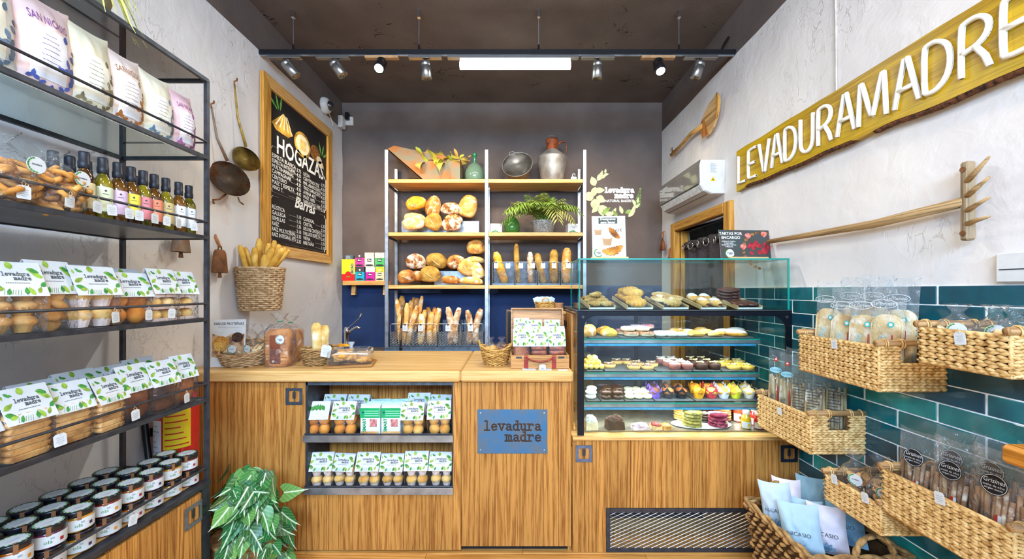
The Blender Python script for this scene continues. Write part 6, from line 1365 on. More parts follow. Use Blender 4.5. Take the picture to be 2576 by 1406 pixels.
def tart(shell, fill, top=None, r=.039, h=.020):
    def f():
        o = [('shell', MB().lathe([(r*.82, .0), (r*.9, .001), (r, h), (r*.97, h+.001), (r*.9, h-.003), (.001, h-.003)], 20).mesh('shell', pm(shell, .6, 0, .15), True)), ('filling', MB().ell((0, 0, h-.003), (r*.9, r*.9, .012), 16, 8, lambda q: q*(1+.15*noise.noise(q*4))).mesh('filling', pm(fill, .5, 0, .2, 60), True))]
        if top:
            s = MB(); rr = random.Random(9)
            for k in range(22):
                a, q = rr.uniform(0, 6.28), sqrt(rr.random())*r*.75; s.ell((q*cos(a), q*sin(a), h+.008+rr.uniform(0, .004)), (.0075, .006, .0045), 6, 4)
            o.append(('topping', s.mesh('topping', pm(top, .6, 0, .4, 200, col2='6a4a2a'), True)))
        return o
    return f
def muffin(paper, top, R=.033, H_=.045):
    def f():
        o = [('cake', MB().ell((0, 0, H_*.85), (R*1.05, R*1.05, R*.75), 16, 9, lambda q: q*(1+.12*noise.noise(q*3))).mesh('cake', top, True))]
        g = MB(); n = 24
        def fn(u, v):
            k = round(u*n) % n; pt = (k % 6 == 3)*1.0+(k % 6 in (2, 4))*.45; rr = R*(.72+.42*v)*(1+.04*sin(k*pi)); return (rr*cos(2*pi*u), rr*sin(2*pi*u), v*H_*(1+.55*pt))
        g.grid(n, 4, fn, cu=True); g.lathe([(.001, .001), (R*.72, .001)], 16); o.append(('paper_cup', g.mesh('paper_cup', pm(paper, .6, 0, .08)))); return o
    return f
def cookie(mat, r=.05, h=.014, seed=0): return lambda: [('cookie', MB().ell((0, 0, h*.5), (r, r, h*.62), 22, 8, lambda q: Vector((q.x, q.y, math.copysign(abs(q.z)**.6, q.z)))*(1+.05*noise.noise(q*3+Vector((seed, 0, 0))))).mesh('cookie', mat, True))]
def at(px, Y, z, rz=0, tilt=0, s=1): return T((px-CX)*Y/FPX, Y, z) @ Rz(rz) @ Rx(tilt) @ S(s, s, s)
def row(name, label, cat, group, spots, key, fn, z, rz=0):
    for i, sp in enumerate(spots):
        px, Y = sp[0], sp[1]; dz = sp[2] if len(sp) > 2 else 0; single(name, key, fn, '%s, %s from the left' % (label, ORD[i]) if len(spots) > 1 else label, cat, at(px, Y, z+dz, rz+(i*47) % 40-20), group)
z = SHZ[0]+.0006
def slate(label, px0, px1, z_): a, b = P(px0, 0, 2.4).x, P(px1, 0, 2.4).x; tag(MB().cbox(a, b, 2.365, 2.68, z_, z_+.005, .001).build('slate_board', pm('4a4f52', .5, 0, .1)), label, 'slate')
for zz, lst, nm in ((SHZ[0], ((1478, 1552), (1556, 1642), (1646, 1735), (1738, 1888)), 'top'), (SHZ[1], ((1474, 1514), (1520, 1640), (1648, 1734), (1738, 1806), (1810, 1890)), 'middle'), (SHZ[2], ((1474, 1506), (1510, 1566), (1570, 1640), (1644, 1740), (1744, 1896)), 'bottom')):
    for i, (a, b) in enumerate(lst): slate('dark slate board on the %s glass shelf, %s from the left' % (nm, ORD[i]), a, b, zz+.0004)
z += .0055; F1, F2, F3 = 2.41, 2.50, 2.59
single('bread_roll', 'bigroll', bun(B_GOLD, .045, .05, .045, 3), 'large smooth bread roll at the far left of the top glass shelf', 'bread', at(1481, 2.43, z+.027), None)
row('brioche', 'twisted brioche on the top glass shelf', 'pastry', 'brioches', ((1520, F2, .022), (1531, F1, .018)), 'bri', bun(B_CORN, .05, .034, .032, 8), z)
row('donut', 'brown sprinkled donut in the lower layer of the top shelf', 'donut', 'donuts', ((1588, F1), (1627, F1), (1570, F2), (1612, F3)), 'd1', donut('ead9b0', '9a6a4a', ('6a3f2a', 'c9a080'), .031, .014), z)
row('donut', 'white icing sprinkled donut in the upper layer of the top shelf', 'donut', 'donuts', ((1580, 2.45, .029), (1615, 2.45, .029), (1602, 2.57, .029)), 'd2', donut('ead9b0', 'd9d2dc', ('7a6a9a', 'b0708a'), .031, .014), z)
row('donut', 'pink iced donut behind the sprinkled donuts', 'donut', 'donuts', ((1566, F3, .0), (1628, F3, .029)), 'd3', donut('ead9b0', 'd98a96', ('f0e6e6', 'c05a6a'), .031, .014), z)
row('donut', 'sugared white donut on the top glass shelf', 'donut', 'donuts', ((1662, F1), (1688, F1), (1713, F1), (1660, F2), (1684, F2)), 'd4', donut('efe4cc', 'e6e2e0', ('f2f0ee', 'c9b8a0'), .026, .012), z)
row('danish_pastry', 'flaky danish pastry on the top glass shelf', 'pastry', 'danish pastries', ((1700, F3, .014), (1730, F2, .014), (1750, F1, .014), (1775, F2, .014), (1800, F1, .014), (1762, F3, .018)), 'dan', bun(crust('danish', 'efcf86', 'd9a650', 'b5742c', .35), .052, .032, .02, 12), z)
def eclair(): 
    o = [('dough', loaf_mesh(.062, .028, .02, 4, .12).mesh('dough', crust('eclair_dough', 'e6aa4a', 'd08a2e', 'a0601c'), True))]
    o.append(('icing', MB().ell((0, 0, .008), (.058, .027, .017), 18, 8, lambda q: Vector((q.x, q.y, max(q.z, -.1+.15*noise.noise(q*4))))).mesh('icing', pm('f0ece6', .35, 0, .03), True))); return o
row('iced_pastry', 'long pastry with white icing at the right of the top shelf', 'pastry', 'iced pastries', ((1822, F2, .014), (1852, F1, .014), (1850, F3, .014)), 'ecl', eclair, z)
z = SHZ[1]+.006
C_YB = crust('yellow_ball', 'f1d476', 'e6bc4a', 'cf9a2e', .3); n_ = 0
for lay, (nx_, ny_) in enumerate(((4, 4), (3, 3), (2, 2))):
    for j in range(ny_):
        for i in range(nx_):
            x = P(1490, 0, 2.45).x+(i-(nx_-1)/2)*.031; y = 2.45+(j-(ny_-1)/2)*.031
            single('cake_ball', 'cball', ball(C_YB), 'yellow cake ball, %s layer, %s row from the glass, %s from left' % (('bottom', 'middle', 'top')[lay], ORD[j], ORD[i]), 'pastry', T(x, y, z+lay*.0235), 'cake balls in the pyramid')
row('tartlet', 'brown cream tartlet on the middle glass shelf', 'tart', 'tartlets', ((1533, 2.46), (1552, F3), (1578, F3), (1594, F1), (1604, 2.52), (1628, F1), (1640, F2)), 't1', tart('d9a95a', '8a6448', 'cdb79a'), z)
row('dessert_cup', 'layered dessert cup with speckled cream', 'dessert', 'dessert cups', ((1664, F3), (1690, F3), (1680, F2), (1712, F2), (1697, F1), (1728, F1)), 'cup1', tart('9a5a50', 'f0e6d4', 'efe6d6', .036, .034), z)
row('chocolate_cake', 'small chocolate cake with nut topping', 'cake', 'small chocolate cakes', ((1738, F3), (1766, F3), (1748, F2), (1780, F2), (1764, F1), (1797, F1)), 'choc', tart('4a2a1c', '3f2318', 'e6d49a', .037, .034), z)
row('yellow_tart', 'yellow apple tart at the right of the middle glass shelf', 'tart', 'apple tarts', ((1815, F2), (1826, F3), (1856, F3), (1846, F1), (1858, F2), (1879, F1)), 'yt', tart('e0a84a', 'ecc23e', 'f0dc9a', .042, .020), z)
z = SHZ[2]+.006
row('iced_cake', 'white iced round cake at the left of the bottom shelf', 'cake', 'white iced cakes', ((1486, F1), (1486, F1, .026), (1488, F2), (1488, F2, .026)), 'wic', donut('efeae2', 'f2efea', None, .020, .013), z)
row('donut', 'chocolate donut on the bottom glass shelf', 'donut', 'chocolate donuts', ((1524, F1), (1524, F1, .027), (1526, F2), (1526, F2, .027), (1553, F1), (1553, F1, .027), (1554, F2), (1554, F2, .027)), 'cd', donut('4a2a1a', '3a1f12', None, .022, .013), z)
row('donut', 'pale sugared mini donut on the bottom glass shelf', 'donut', 'pale mini donuts', ((1584, F1), (1582, F2), (1580, F3), (1606, F1), (1603, F2), (1600, F3), (1628, F1), (1624, F2), (1616, 2.43, .025), (1624, F3)), 'pd', donut('f0dca8', 'f2e4bc', None, .017, .0125), z)
for i, (px, pa, tp, nm) in enumerate(((1649, '7a56c0', C_CHO, 'purple paper with dark top'), (1681, '1d2028', C_DRK, 'black paper left'), (1714, '1a1c22', C_DRK, 'black paper right'), (1757, 'f0a81e', C_MUFB, 'orange paper'), (1789, 'd8404a', C_MUF, 'red spotted paper'), (1820, 'dcdcec', C_MUF, 'white pointed paper'), (1850, 'e0dc2e', C_MUF, 'yellow paper'), (1884, 'e6e0d6', C_BUN, 'cream paper at the right end'))):
    for j, Y in enumerate((2.42, 2.54)):
        single('muffin', 'muf'+pa, muffin(pa, tp), 'muffin in %s, %s row of the bottom glass shelf' % (nm, ('front', 'rear')[j]), 'muffin', at(px+(0 if not j else -10), Y, z, i*15), 'muffins in tulip papers')
# base of the case
z = Z0+.0045
def wedge(mat, mat2, w_=.045, d_=.085, h=.05, seed=0):
    def f():
        a = MB().prism([(-w_, 0), (w_, 0), (w_*.92, h*.62), (-w_*.92, h*.62)], -.03, .03); b = MB().ell((0, 0, h*.62), (w_*1.0, .032, h*.42), 26, 14, lambda q: Vector((q.x, q.y, max(q.z, -.15)))*(1+.34*noise.noise(q*4.5+Vector((seed, 0, 0))))); return [('sponge', a.mesh('sponge', mat)), ('cream', b.mesh('cream', mat2, True))]
    return f
for px, key, m1, m2, w_, h, lab in ((1486, 'wc', 'e6d2a6', 'f2ede2', .036, .075, 'white cream cake slice at the left of the case base'), (1546, 'cc', '3f2418', '5a3422', .052, .075, 'tall chocolate shaving cake on the case base'), (1610, 'pc', 'e0c8d0', 'd9b8cc', .045, .032, 'low pink cream cake on the case base'), (1650, 'rc', 'e2c48a', 'a8281c', .026, .035, 'slice of tart with red jelly on the case base'), (1676, 'oc', 'd9a04a', 'd98a2a', .026, .028, 'slice of orange tart on the case base')):
    single('cake_slice', key, wedge(pm(m1, .6, 0, .2), pm(m2, .4 if key != 'cc' else .6, 0, .25, 60, .4 if key == 'cc' else 0), w_, .08, h, px), lab, 'cake', at(px, 2.31, z, 6), 'cakes on the case base')
tag(MB().lathe([(.02, 0), (.17, .003), (.178, .007), (.17, .008), (.001, .007)], 36, sx=1, sy=.5).build('cake_plate', pm('e9e4da', .3, 0, .03), None, True, T(P(1762, 0, 2.38).x, 2.375, z)), 'wide white cake plate under the big cookie stacks', 'plate')
zc = z+.0085
CK = {'beige': crust('beige_cookie', 'eac27c', 'd9a554', 'b07a34'), 'green': crust('green_cookie', 'd9c878', 'bfae55', '8f8440', .1, True), 'pink': crust('pink_cookie', 'c9607a', 'a83452', '7a1a38', .12, True), 'brown': crust('brown_cookie', 'dca25a', 'b5743a', '7a4522', .1, True), 'dark': crust('dark_cookie', '5a4a3e', '33261f', '1a1210', .1)}
def stack(col, px, Y, n, r, h, lab, z_=None, tilt=0):
    for i in range(n): single('big_cookie', 'ck'+col, cookie(CK[col], .05, .015, len(col)), '%s, %s from the bottom' % (lab, ORD[i]), 'cookie', at(px, Y, (zc if z_ is None else z_)+i*h, i*50, random.uniform(-2, 2), r/.05), 'big cookies in stacks')
stack('beige', 1714, 2.46, 7, .046, .0148, 'beige chip cookie in the tall rear stack'); stack('green', 1741, 2.345, 5, .056, .0180, 'green cookie in the front left stack'); stack('dark', 1772, 2.42, 4, .042, .0145, 'dark cookie in the low middle stack')
stack('brown', 1817, 2.45, 7, .050, .0155, 'crackled brown cookie in the rear right stack'); stack('pink', 1806, 2.345, 4, .056, .0185, 'pink crackle cookie in the front right stack')
def juice(liq, cap, lab, px, Y, s=1, tall=1.0):
    t = thing('juice_bottle', lab, 'bottle', ((px-CX)*Y/FPX, Y, z), 0, 'small juice bottles'); t.scale = (s, s, s*tall)
    MB().lathe([(.022, .0005), (.025, .003), (.0255, .05), (.022, .066), (.016, .076), (.016, .083)], 18).build('body', pm(liq, .1, 0, .1, spec=.7, coat=.4), t, True); MB().lathe([(.0185, .078), (.0188, .096), (.017, .099), (.001, .099)], 18).build('cap', pm(cap, .4, 0, .03), t, True)
    l = MB().lathe([(.0259, .006), (.0259, .040)], 14, a0=radians(190), a1=radians(350)).build('label', M_WHITE, t, True); MB().ell((0, -.0262, .022), (.007, .0006, .009), 10, 5).build('fruit_print', pm(liq, .6, 0, .1), l)
for a in (('c03a22', 'e9e6e2', 'tall red juice bottle left of the other bottles', 1856, 2.44, 1.05, 1.25), ('e0b61e', 'f0eeea', 'yellow juice bottle at the front of the case base', 1877, 2.32, 1.05), ('c8201c', 'f0eeea', 'red juice bottle behind the yellow one', 1874, 2.42, 1.1), ('b81a1a', 'f0eeea', 'deep red juice bottle at the front right', 1908, 2.31, 1.0), ('c8201c', 'eceae6', 'red juice bottle between the front pair', 1898, 2.38, 1.05), ('2fa0c8', '1f4fc0', 'blue water bottle with dark blue cap left', 1893, 2.50, 1.1, 1.2), ('3fb0d8', '1f4fc0', 'blue water bottle with dark blue cap right', 1912, 2.45, 1.1, 1.1)): juice(*a)
# ---- slanted trays in the glass box
M_TB = wood('d8b98a', 'b08a58', 'y', 18, .5, .05, name='tray_ash')
def gtray(label, px, Yf=2.262, W=.150, Dp=.235, rz=7, tilt=13):
    t = thing('slanted_tray', label, 'tray', ((px-CX)*Yf/FPX, Yf, bz0+.006), 0, 'slanted pastry trays', rot=(radians(tilt), 0, radians(rz))); w_ = W/2
    MB().box(-w_, w_, 0, Dp, 0, .004).build('slate', pm('3f4446', .5, 0, .1), t)
    for sx in (-1, 1): MB().cbox(sx*w_-.003, sx*w_+.003, -.002, Dp, -.006, .016, .001).build('side_board', M_TB, t)
    MB().cbox(-w_, w_, -.006, 0, -.004, .006, .001).build('front_edge', pm('e6e2d8', .5, 0, .05), t)
    MB().box(-w_+.01, w_-.01, Dp-.012, Dp-.004, -Dp*.24, 0).build('rear_foot', M_TB, t)
    return T(*t.location) @ Rz(rz) @ Rx(tilt)
tr = [gtray('slanted pastry tray in the glass box, '+ORD[i]+' from the left', px) for i, px in enumerate((1515, 1610, 1700, 1795, 1886))]
def ont(i, x, y, zz=.005, rz=0, s=1.0): return tr[i] @ T(x, y, zz) @ Rz(rz) @ S(s, s, s)
CRS = croissant(.10, .026, 7, .03).mesh('croissant', crust('seeded_croissant', 'e6c486', 'cfa05a', '9a6a34', 0, False, True), True); CRB = croissant(.12, .032, 7, .035).mesh('croissant', CR_M, True)
for i, (x, y, r_) in enumerate(((-.035, .035, 10), (.035, .03, -6), (-.035, .10, 5), (.03, .10, 0), (-.03, .165, 8), (.035, .165, -4), (.0, .13, 20))): tag(obj('croissant', CRS, None, ont(0, x, y, .022+(.03 if i == 6 else 0), r_, .8)), 'seeded croissant on the first tray from the left, '+ORD[i]+' of the heap', 'croissant', 'croissants in the glass box')
for i, (x, y, zz, r_) in enumerate(((-.01, .03, 0, 8), (-.02, .075, .01, 2), (-.015, .12, .005, 10), (-.02, .165, .005, -5), (.0, .10, .04, 8), (-.01, .15, .045, 0), (.01, .205, .02, 6))): tag(obj('croissant', CRB, None, ont(1, x, y, .027+zz, r_)), 'butter croissant on the second tray, '+ORD[i]+' of the heap', 'croissant', 'croissants in the glass box')
tag(obj('croissant', CRS, None, ont(2, 0, .04, .024, 3, 1.05)), 'single grey seeded croissant on the third tray', 'croissant', 'croissants in the glass box')
def swirl():
    mb = MB(); pts = []; rr = []
    for k in range(46): a = k*.42; q = .006+.0011*k; pts.append((q*cos(a)*1.1, q*sin(a), .010+.006*(1-k/46))); rr.append(.0085)
    mb.tube(pts, rr, 7); return mb
ENS = swirl().mesh('swirl_pastry', crust('swirl_crust', 'ecd0a0', 'dcb274', 'b9854a', .2), True)
for i, (x, y, zz) in enumerate(((-.03, .125, .012), (.035, .12, .02), (.0, .19, .02))): tag(obj('swirl_pastry', ENS, None, ont(2, x, y, zz, i*40, 1.05)), 'flat swirl pastry at the back of the third tray, '+ORD[i]+' of three', 'pastry', 'swirl pastries')
def sugarbun(): 
    return [('dough', loaf_mesh(.030, .052, .026, 6, .1).mesh('dough', B_GOLD, True)), ('sugar', MB().ell((0, .004, .006), (.027, .045, .0225), 16, 8, lambda q: Vector((q.x, q.y, max(q.z, 0)))).mesh('sugar', pm('f2eeea', .8, 0, .1), True)), ('cream_end', MB().ell((0, -.050, .002), (.012, .006, .007), 8, 6).mesh('cream_end', C_CHO, True))]
for i, (x, y) in enumerate(((-.037, .05), (.035, .045), (-.037, .155), (.037, .15))): single('sugared_bun', 'sbun', sugarbun, 'sugar dusted filled bun on the fourth tray, '+('front left', 'front right', 'rear left', 'rear right')[i], 'pastry', ont(3, x, y, .021, 0), 'sugared buns')
def palm(): 
    mb = MB()
    for a in (0, 1): mb.ell((.035*(1 if a else -1), 0, .013), (.052, .058, .016), 18, 9, lambda q: q*(1+.08*noise.noise(q*3)))
    return [('pastry', mb.mesh('pastry', pm('5d3226', .3, 0, .15, 20, spec=.5), True))]
single('chocolate_palmier', 'pal', palm, 'large glossy chocolate palmier at the front of the last tray', 'pastry', ont(4, 0, .05, .005, 0, .92), 'chocolate palmiers')
for i in range(4): single('chocolate_palmier', 'pal', palm, 'chocolate palmier in the rear stack, %s from the bottom' % ORD[i], 'pastry', ont(4, -.02-.006*i, .165-.006*i, .004+i*.020, 6*i, .82), 'chocolate palmiers')
# ---- table signs on top of the glass box
def signstand(label, px, Y, W, H_, rz, base_w, build):
    t = thing('counter_sign', label, 'sign', ((px-CX)*Y/FPX, Y, bz1+.0055), rz); MB().cbox(-base_w/2, base_w/2, -.022, .022, 0, .026, .003).build('wood_foot', wood('dcb981', 'b58d55', 'x', 18, .5, .05), t)
    M_ = T(0, .0, .012) @ Rx(-8); p = MB().cbox(-W/2, W/2, -.001, .001, 0, H_, .0004).build('panel', M_WHITE, t, M=M_); build(p, W, H_); return t
def cafe(p, W, H_):
    MB().box(-W*.49, W*.49, -.0015, -.001, H_*.02, H_*.98).build('photo_background', pm('dcd8dc', .6, 0, .12, 9, col2='c9bfae'), p)
    MB().box(-W*.30, W*.26, -.002, -.0015, H_*.82, H_*.96).build('title_patch', pm('35423a', .6, 0, .05), p); text('Desayunos\npara llevar', W*.105, M_CHALK, p, (-W*.02, -.0024, H_*.89), bold=.0006)
    text('1 Café/Infusión + 1 Bollería', W*.08, M_INKP, p, (0, -.002, H_*.775), fit=W*.86); text('2,65€', W*.13, M_INK, p, (W*.24, -.0026, H_*.665), shear=.2)
    for x, z_, s in ((-W*.05, H_*.32, 1.1), (-W*.32, H_*.56, .85)):
        MB().prism([(x-W*.10*s, z_), (x+W*.10*s, z_), (x+W*.14*s, z_+H_*.17*s), (x-W*.14*s, z_+H_*.17*s)], -.0022, -.0015).build('cup_print', pm('b98f62', .6, 0, .08), p); MB().prism(arc(x, z_+H_*.17*s, W*.14*s, 0, 360, 14, H_*.035*s), -.0026, -.0022).build('foam_print', pm('efe6d8', .6, 0, .1), p)
    cr = croissant(W*.62, W*.13, 7, W*.10); cr.v = [(x, -.0028+z_*.01, y) for x, y, z_ in cr.v]; cr.build('croissant_print', crust('print_croissant', 'e0a850', 'b87428', '7a451a'), p, True, T(W*.10, 0, H_*.22) @ Ry(-14))
    cr = croissant(W*.45, W*.09, 6, W*.02); cr.v = [(x, -.0028+z_*.01, y) for x, y, z_ in cr.v]; cr.build('croissant_print', crust('print_croissant_b', 'e0a850', 'b87428', '7a451a'), p, True, T(W*.16, 0, H_*.60) @ Ry(48))
    MB().prism(arc(-W*.32, H_*.15, W*.13, 0, 360, 18), -.0024, -.0015).build('logo_disc', M_WHITE, p); lf = MB()
    for k in range(11): lf.flat(leafpts(-W*.32+W*.115*cos(radians(100+k*20)), H_*.15+W*.115*sin(radians(100+k*20)), W*.06, W*.03, 190+k*20), -.0027)
    lf.build('leaf_ring', M_INKG, p); mb = MB(); strokes(mb, 'levadura', -W*.40, H_*.155, W*.034, W*.006, -.0027); strokes(mb, 'madre', -W*.34, H_*.12, W*.034, W*.006, -.0027); mb.build('lettering', M_INK, p); text('¡Tu será deliciosa por la tienda', W*.05, M_INK, p, (W*.1, -.002, H_*.045), fit=W*.7)
Ysg = 2.44
signstand('breakfast to go sign in a wooden foot on the left of the glass box', 1533, Ysg, .205, .275, -4, .225, cafe)
def tarts(p, W, H_):
    MB().box(-W*.5, W*.5, -.0015, -.001, H_*.0, H_).build('dark_print', pm('3c4644', .6, 0, .15, 12, col2='4a3a34'), p)
    text('TARTAS POR\nENCARGO', W*.075, M_CHALK, p, (-W*.28, -.002, H_*.80), bold=.0004)
    for k in range(4): text(('ESPERA SU TARTA', 'Y DESCUBRE', 'NUESTRAS TARTAS', 'Y PRECIOS')[k], W*.032, M_CHALK, p, (-W*.33, -.002, H_*(.60-.06*k)))
    MB().prism(arc(-W*.33, H_*.19, W*.085, 0, 360, 18), -.0022, -.0015).build('logo_disc', M_WHITE, p); lf = MB()
    for k in range(11): lf.flat(leafpts(-W*.33+W*.075*cos(radians(100+k*20)), H_*.19+W*.075*sin(radians(100+k*20)), W*.04, W*.02, 190+k*20), -.0026)
    lf.build('leaf_ring', M_INKG, p); mb = MB(); strokes(mb, 'levadura', -W*.385, H_*.20, W*.024, W*.004, -.0026); strokes(mb, 'madre', -W*.345, H_*.165, W*.024, W*.004, -.0026); mb.build('lettering', M_INK, p)
    rr = random.Random(6); red = pm('b5323a', .35, 0, .3, 40, col2='7a1a26'); pk = pm('e09080', .4, 0, .25, 60, col2='c04a40'); ring = pm('a8763c', .6, 0, .4, 60, col2='5a3a1c')
    for k in range(15):
        a = radians(60+k*14); x, z_ = W*.30+W*.36*cos(a), H_*.30+H_*.62*sin(a)
        if x < W*.49 and z_ < H_*.97: MB().prism(arc(x, z_, W*.035, 0, 360, 10, H_*.05), -.002, -.0015).build('crust_print', ring, p)
    for k in range(20):
        x, z_ = W*(.22+rr.uniform(-.16, .22)), H_*(.36+rr.uniform(-.24, .24)); MB().ell((x, -.0018, z_), (W*.042, .0012, H_*.075), 10, 6).build('berry_print', red, p, True)
    for x, z_ in ((.05, .8), (.36, .86), (-.06, .42)): MB().prism([(W*x+a*W*.065, H_*z_+b*H_*.11) for a, b in ((0, -1), (.9, -.1), (.8, .6), (0, .9), (-.8, .6), (-.9, -.1))], -.003, -.0015).build('strawberry_print', pk, p)
signstand('dark cakes to order sign with strawberries on the right of the glass box', 1880, Ysg, .34, .185, 5, .25, tarts)
# ---------------------------------------------------------------- back wall logo
t = thing('wall_logo', 'painted leaf wreath logo with white lettering on the dark back wall', 'logo', P(1549, 490, YB-.002)); s = YB/FPX
def q_(px, py): return ((px-1549)*s, (490-py)*s)
mb = MB(); x, z = q_(1521, 484); strokes(mb, 'levadura', x, z, .0655, .0165, -.003); x, z = q_(1547, 497.5); strokes(mb, 'madre', x, z, .0655, .0165, -.003); mb.build('lettering', M_CHALK, t)
text('NATURAL BAKERY', .036, M_CHALK, t, (*q_(1557, 505.5)[:1], -.001, q_(0, 505.5)[1]), bold=.0012, fit=.31)
wl = MB(); M_W1, M_W2 = pm('d9dba8', .8, 0, .1, name='wreath_pale'), pm('8fae5a', .8, 0, .15, name='wreath_green')
for (px, py, l, wd, a, m) in ((1499, 470, 30, 16, 250, 0), (1497, 468, 26, 18, 110, 0), (1503, 455, 26, 13, 60, 0), (1510, 447, 16, 9, 20, 0), (1512, 442, 14, 7, 75, 0), (1518, 440, 14, 7, 10, 0), (1522, 436, 12, 6, 80, 0), (1494, 490, 28, 24, 200, 0), (1496, 480, 26, 15, 5, 0), (1495, 500, 30, 24, 280, 0), (1500, 495, 26, 20, 330, 0), (1489, 505, 26, 14, 290, 0), (1504, 520, 22, 13, 225, 0), (1506, 522, 26, 13, 300, 0), (1505, 520, 26, 12, 350, 0), (1518, 534, 22, 10, 35, 1), (1512, 538, 20, 9, 20, 1), (1522, 540, 26, 12, 10, 0), (1540, 540, 20, 9, 60, 0), (1552, 545, 20, 9, 120, 1), (1566, 538, 22, 10, 110, 0), (1572, 536, 22, 11, 20, 1), (1580, 545, 24, 10, 40, 0), (1586, 540, 22, 9, 60, 0), (1592, 533, 20, 8, 75, 0), (1596, 524, 18, 8, 40, 0), (1598, 518, 18, 8, 110, 0), (1603, 512, 16, 6, 80, 0)):
    wl.mi = m; x, z = q_(px, py); wl.flat(leafpts(x, z, l*s, wd*s, a, 6), -.001-.00012*(wl_i := globals().get('wl_i', 0)+1))
for k in range(13):
    u = k/12; px, py = 1602+9*u, 520-46*u; ln = 11*(1-u*.75)
    for sg in (0, 1): wl.mi = 1; x, z = q_(px, py); wl.flat(leafpts(x, z, ln*s, 2.6*s, 12 if not sg else 172), -.0022)
stem = [q_(1525, 434), q_(1512, 445), q_(1499, 462), q_(1492, 485), q_(1494, 508), q_(1506, 530), q_(1528, 548), q_(1555, 554), q_(1580, 548), q_(1598, 530), q_(1606, 505), q_(1611, 474)]
wl.mi = 0; wl.tube([(x, -.0015, z) for x, z in stem], .005, 4, flat=.1)
wl.tube([(x, -.0015, z) for x, z in [q_(1525, 434), q_(1532, 431), q_(1538, 432), q_(1540, 436), q_(1537, 439), q_(1534, 437)]], .007, 5, flat=.1)
wl.build('leaf_wreath', [M_W1, M_W2], t)
# ---------------------------------------------------------------- right wall (local frame: x toward the camera, front -y = into the room)
def PRW(px, py, off=0.0): X = XR-off; Y = X*FPX/(px-CX); return Vector((X, Y, EYE+(HZ-py)*Y/FPX))
# board sign with raised white letters
sy0, sy1 = 2.77, 1.02; sz0, sz1 = 2.135, 2.415
t = thing('board_sign', 'live edge yellow board sign with raised white lettering on the right wall', 'sign', (XR-.002, sy0, 0), -90); Lg = sy0-sy1
top, bot = [], []
for k in range(41): u = k/40; top.append((Lg*u, sz1+.006*noise.noise((u*9, 1, 0)))); bot.append((Lg*u, sz0+.016*noise.noise((u*7, 5, 0))+(.012 if .06 < u < .55 else 0)))
MB().prism(bot+top[::-1], -.034, -.003).build('board', wood('c09a10', '98730a', 'x', 9, .4, .0, name='varnished_board'), t)
bk = MB(); bk2 = MB()
for k in range(60):
    u = .07+.90*k/60
    if .545 < u < .60: continue
    z = sz0+.016*noise.noise((u*7, 5, 0))+(.006 if u < .55 else -.006); (bk if u < .55 else bk2).ell((Lg*u, -.024+.006*noise.noise((k, 2, 2)), z), (.028, .011, .013+.006*noise.noise((k, 0, 1))), 7, 5, lambda q: q*(1+.3*noise.noise(q*3+Vector((k, 0, 0)))))
for q in (bk, bk2): q.build('bark_edge', pm('5a3216', .85, 0, .4, 60, .8, 80, name='bark'), t)
UP = {'L': ([[(0, 1), (0, 0), (.5, 0)]], .5), 'E': ([[(.5, 1), (.06, 1), (0, .93), (0, .07), (.06, 0), (.5, 0)], [(0, .5), (.42, .5)]], .5), 'V': ([[(0, 1), (.28, 0), (.36, 0), (.62, 1)]], .62), 'A': ([[(0, 0), (.26, 1), (.34, 1), (.62, 0)], [(.11, .36), (.5, .36)]], .62),
 'D': ([[(0, .06), (0, .94), (.08, 1), (.28, .98), (.48, .84), (.56, .62), (.56, .38), (.48, .16), (.28, .02), (.08, 0), (0, .06)]], .56), 'U': ([[(0, 1), (0, .28), (.06, .1), (.2, 0), (.36, 0), (.5, .1), (.56, .28), (.56, 1)]], .56),
 'R': ([[(0, 0), (0, .93), (.06, 1), (.3, 1), (.46, .9), (.52, .74), (.46, .58), (.3, .48), (.02, .44)], [(.26, .47), (.44, .22), (.52, 0)]], .52), 'M': ([[(0, 0), (.06, 1), (.12, 1), (.4, .12), (.46, .12), (.72, 1), (.78, 1), (.84, 0)]], .84)}
def chaikin(p):
    if p[0] == p[-1]: q = p[:-1]; return [((q[i][0]*(1-f)+q[(i+1) % len(q)][0]*f), (q[i][1]*(1-f)+q[(i+1) % len(q)][1]*f)) for i in range(len(q)) for f in (.25, .75)]+[(q[0][0]*.75+q[1][0]*.25, q[0][1]*.75+q[1][1]*.25)]
    o = [p[0]]
    for a, b in zip(p, p[1:]): o += [(a[0]*.75+b[0]*.25, a[1]*.75+b[1]*.25), (a[0]*.25+b[0]*.75, a[1]*.25+b[1]*.75)]
    return o+[p[-1]]
H_ = .185; x = .040; zb = 2.182; M_NE = pm('f6f3ea', .35, 0, .0, emit=.0, name='white_neon_tube')
GP = (1.510-.040-sum(UP[c][1] for c in 'LEVADURAMADR')*H_*.86)/sum(.55 if c in 'VA' else 1 for c in 'LEVADURAMADR')
for i, ch in enumerate('LEVADURAMADRE'):
    pl, wd = UP[ch]; sx = H_*.86; mb = MB(); tb = MB()
    for p in pl:
        pts = [(x+a*sx, -.044, zb+b*H_) for a, b in (chaikin(p) if len(p) > 5 else p)]; mb.tube(pts, .0085, 7)
        for a, b in zip(pts, pts[1:]): tb.add([(a[0], -.050, a[2]), (b[0], -.050, b[2]), (b[0], -.034, b[2]), (a[0], -.034, a[2])], [(0, 1, 2, 3)]) if False else tb.tube([(a[0], -.037, a[2]), (b[0], -.037, b[2])], .0078, 4)
    l = tb.build('letter', M_WPL, t); mb.build('tube_face', M_NE, l, True); x += wd*sx+GP*(1.0 if ch not in 'VA' else .55)
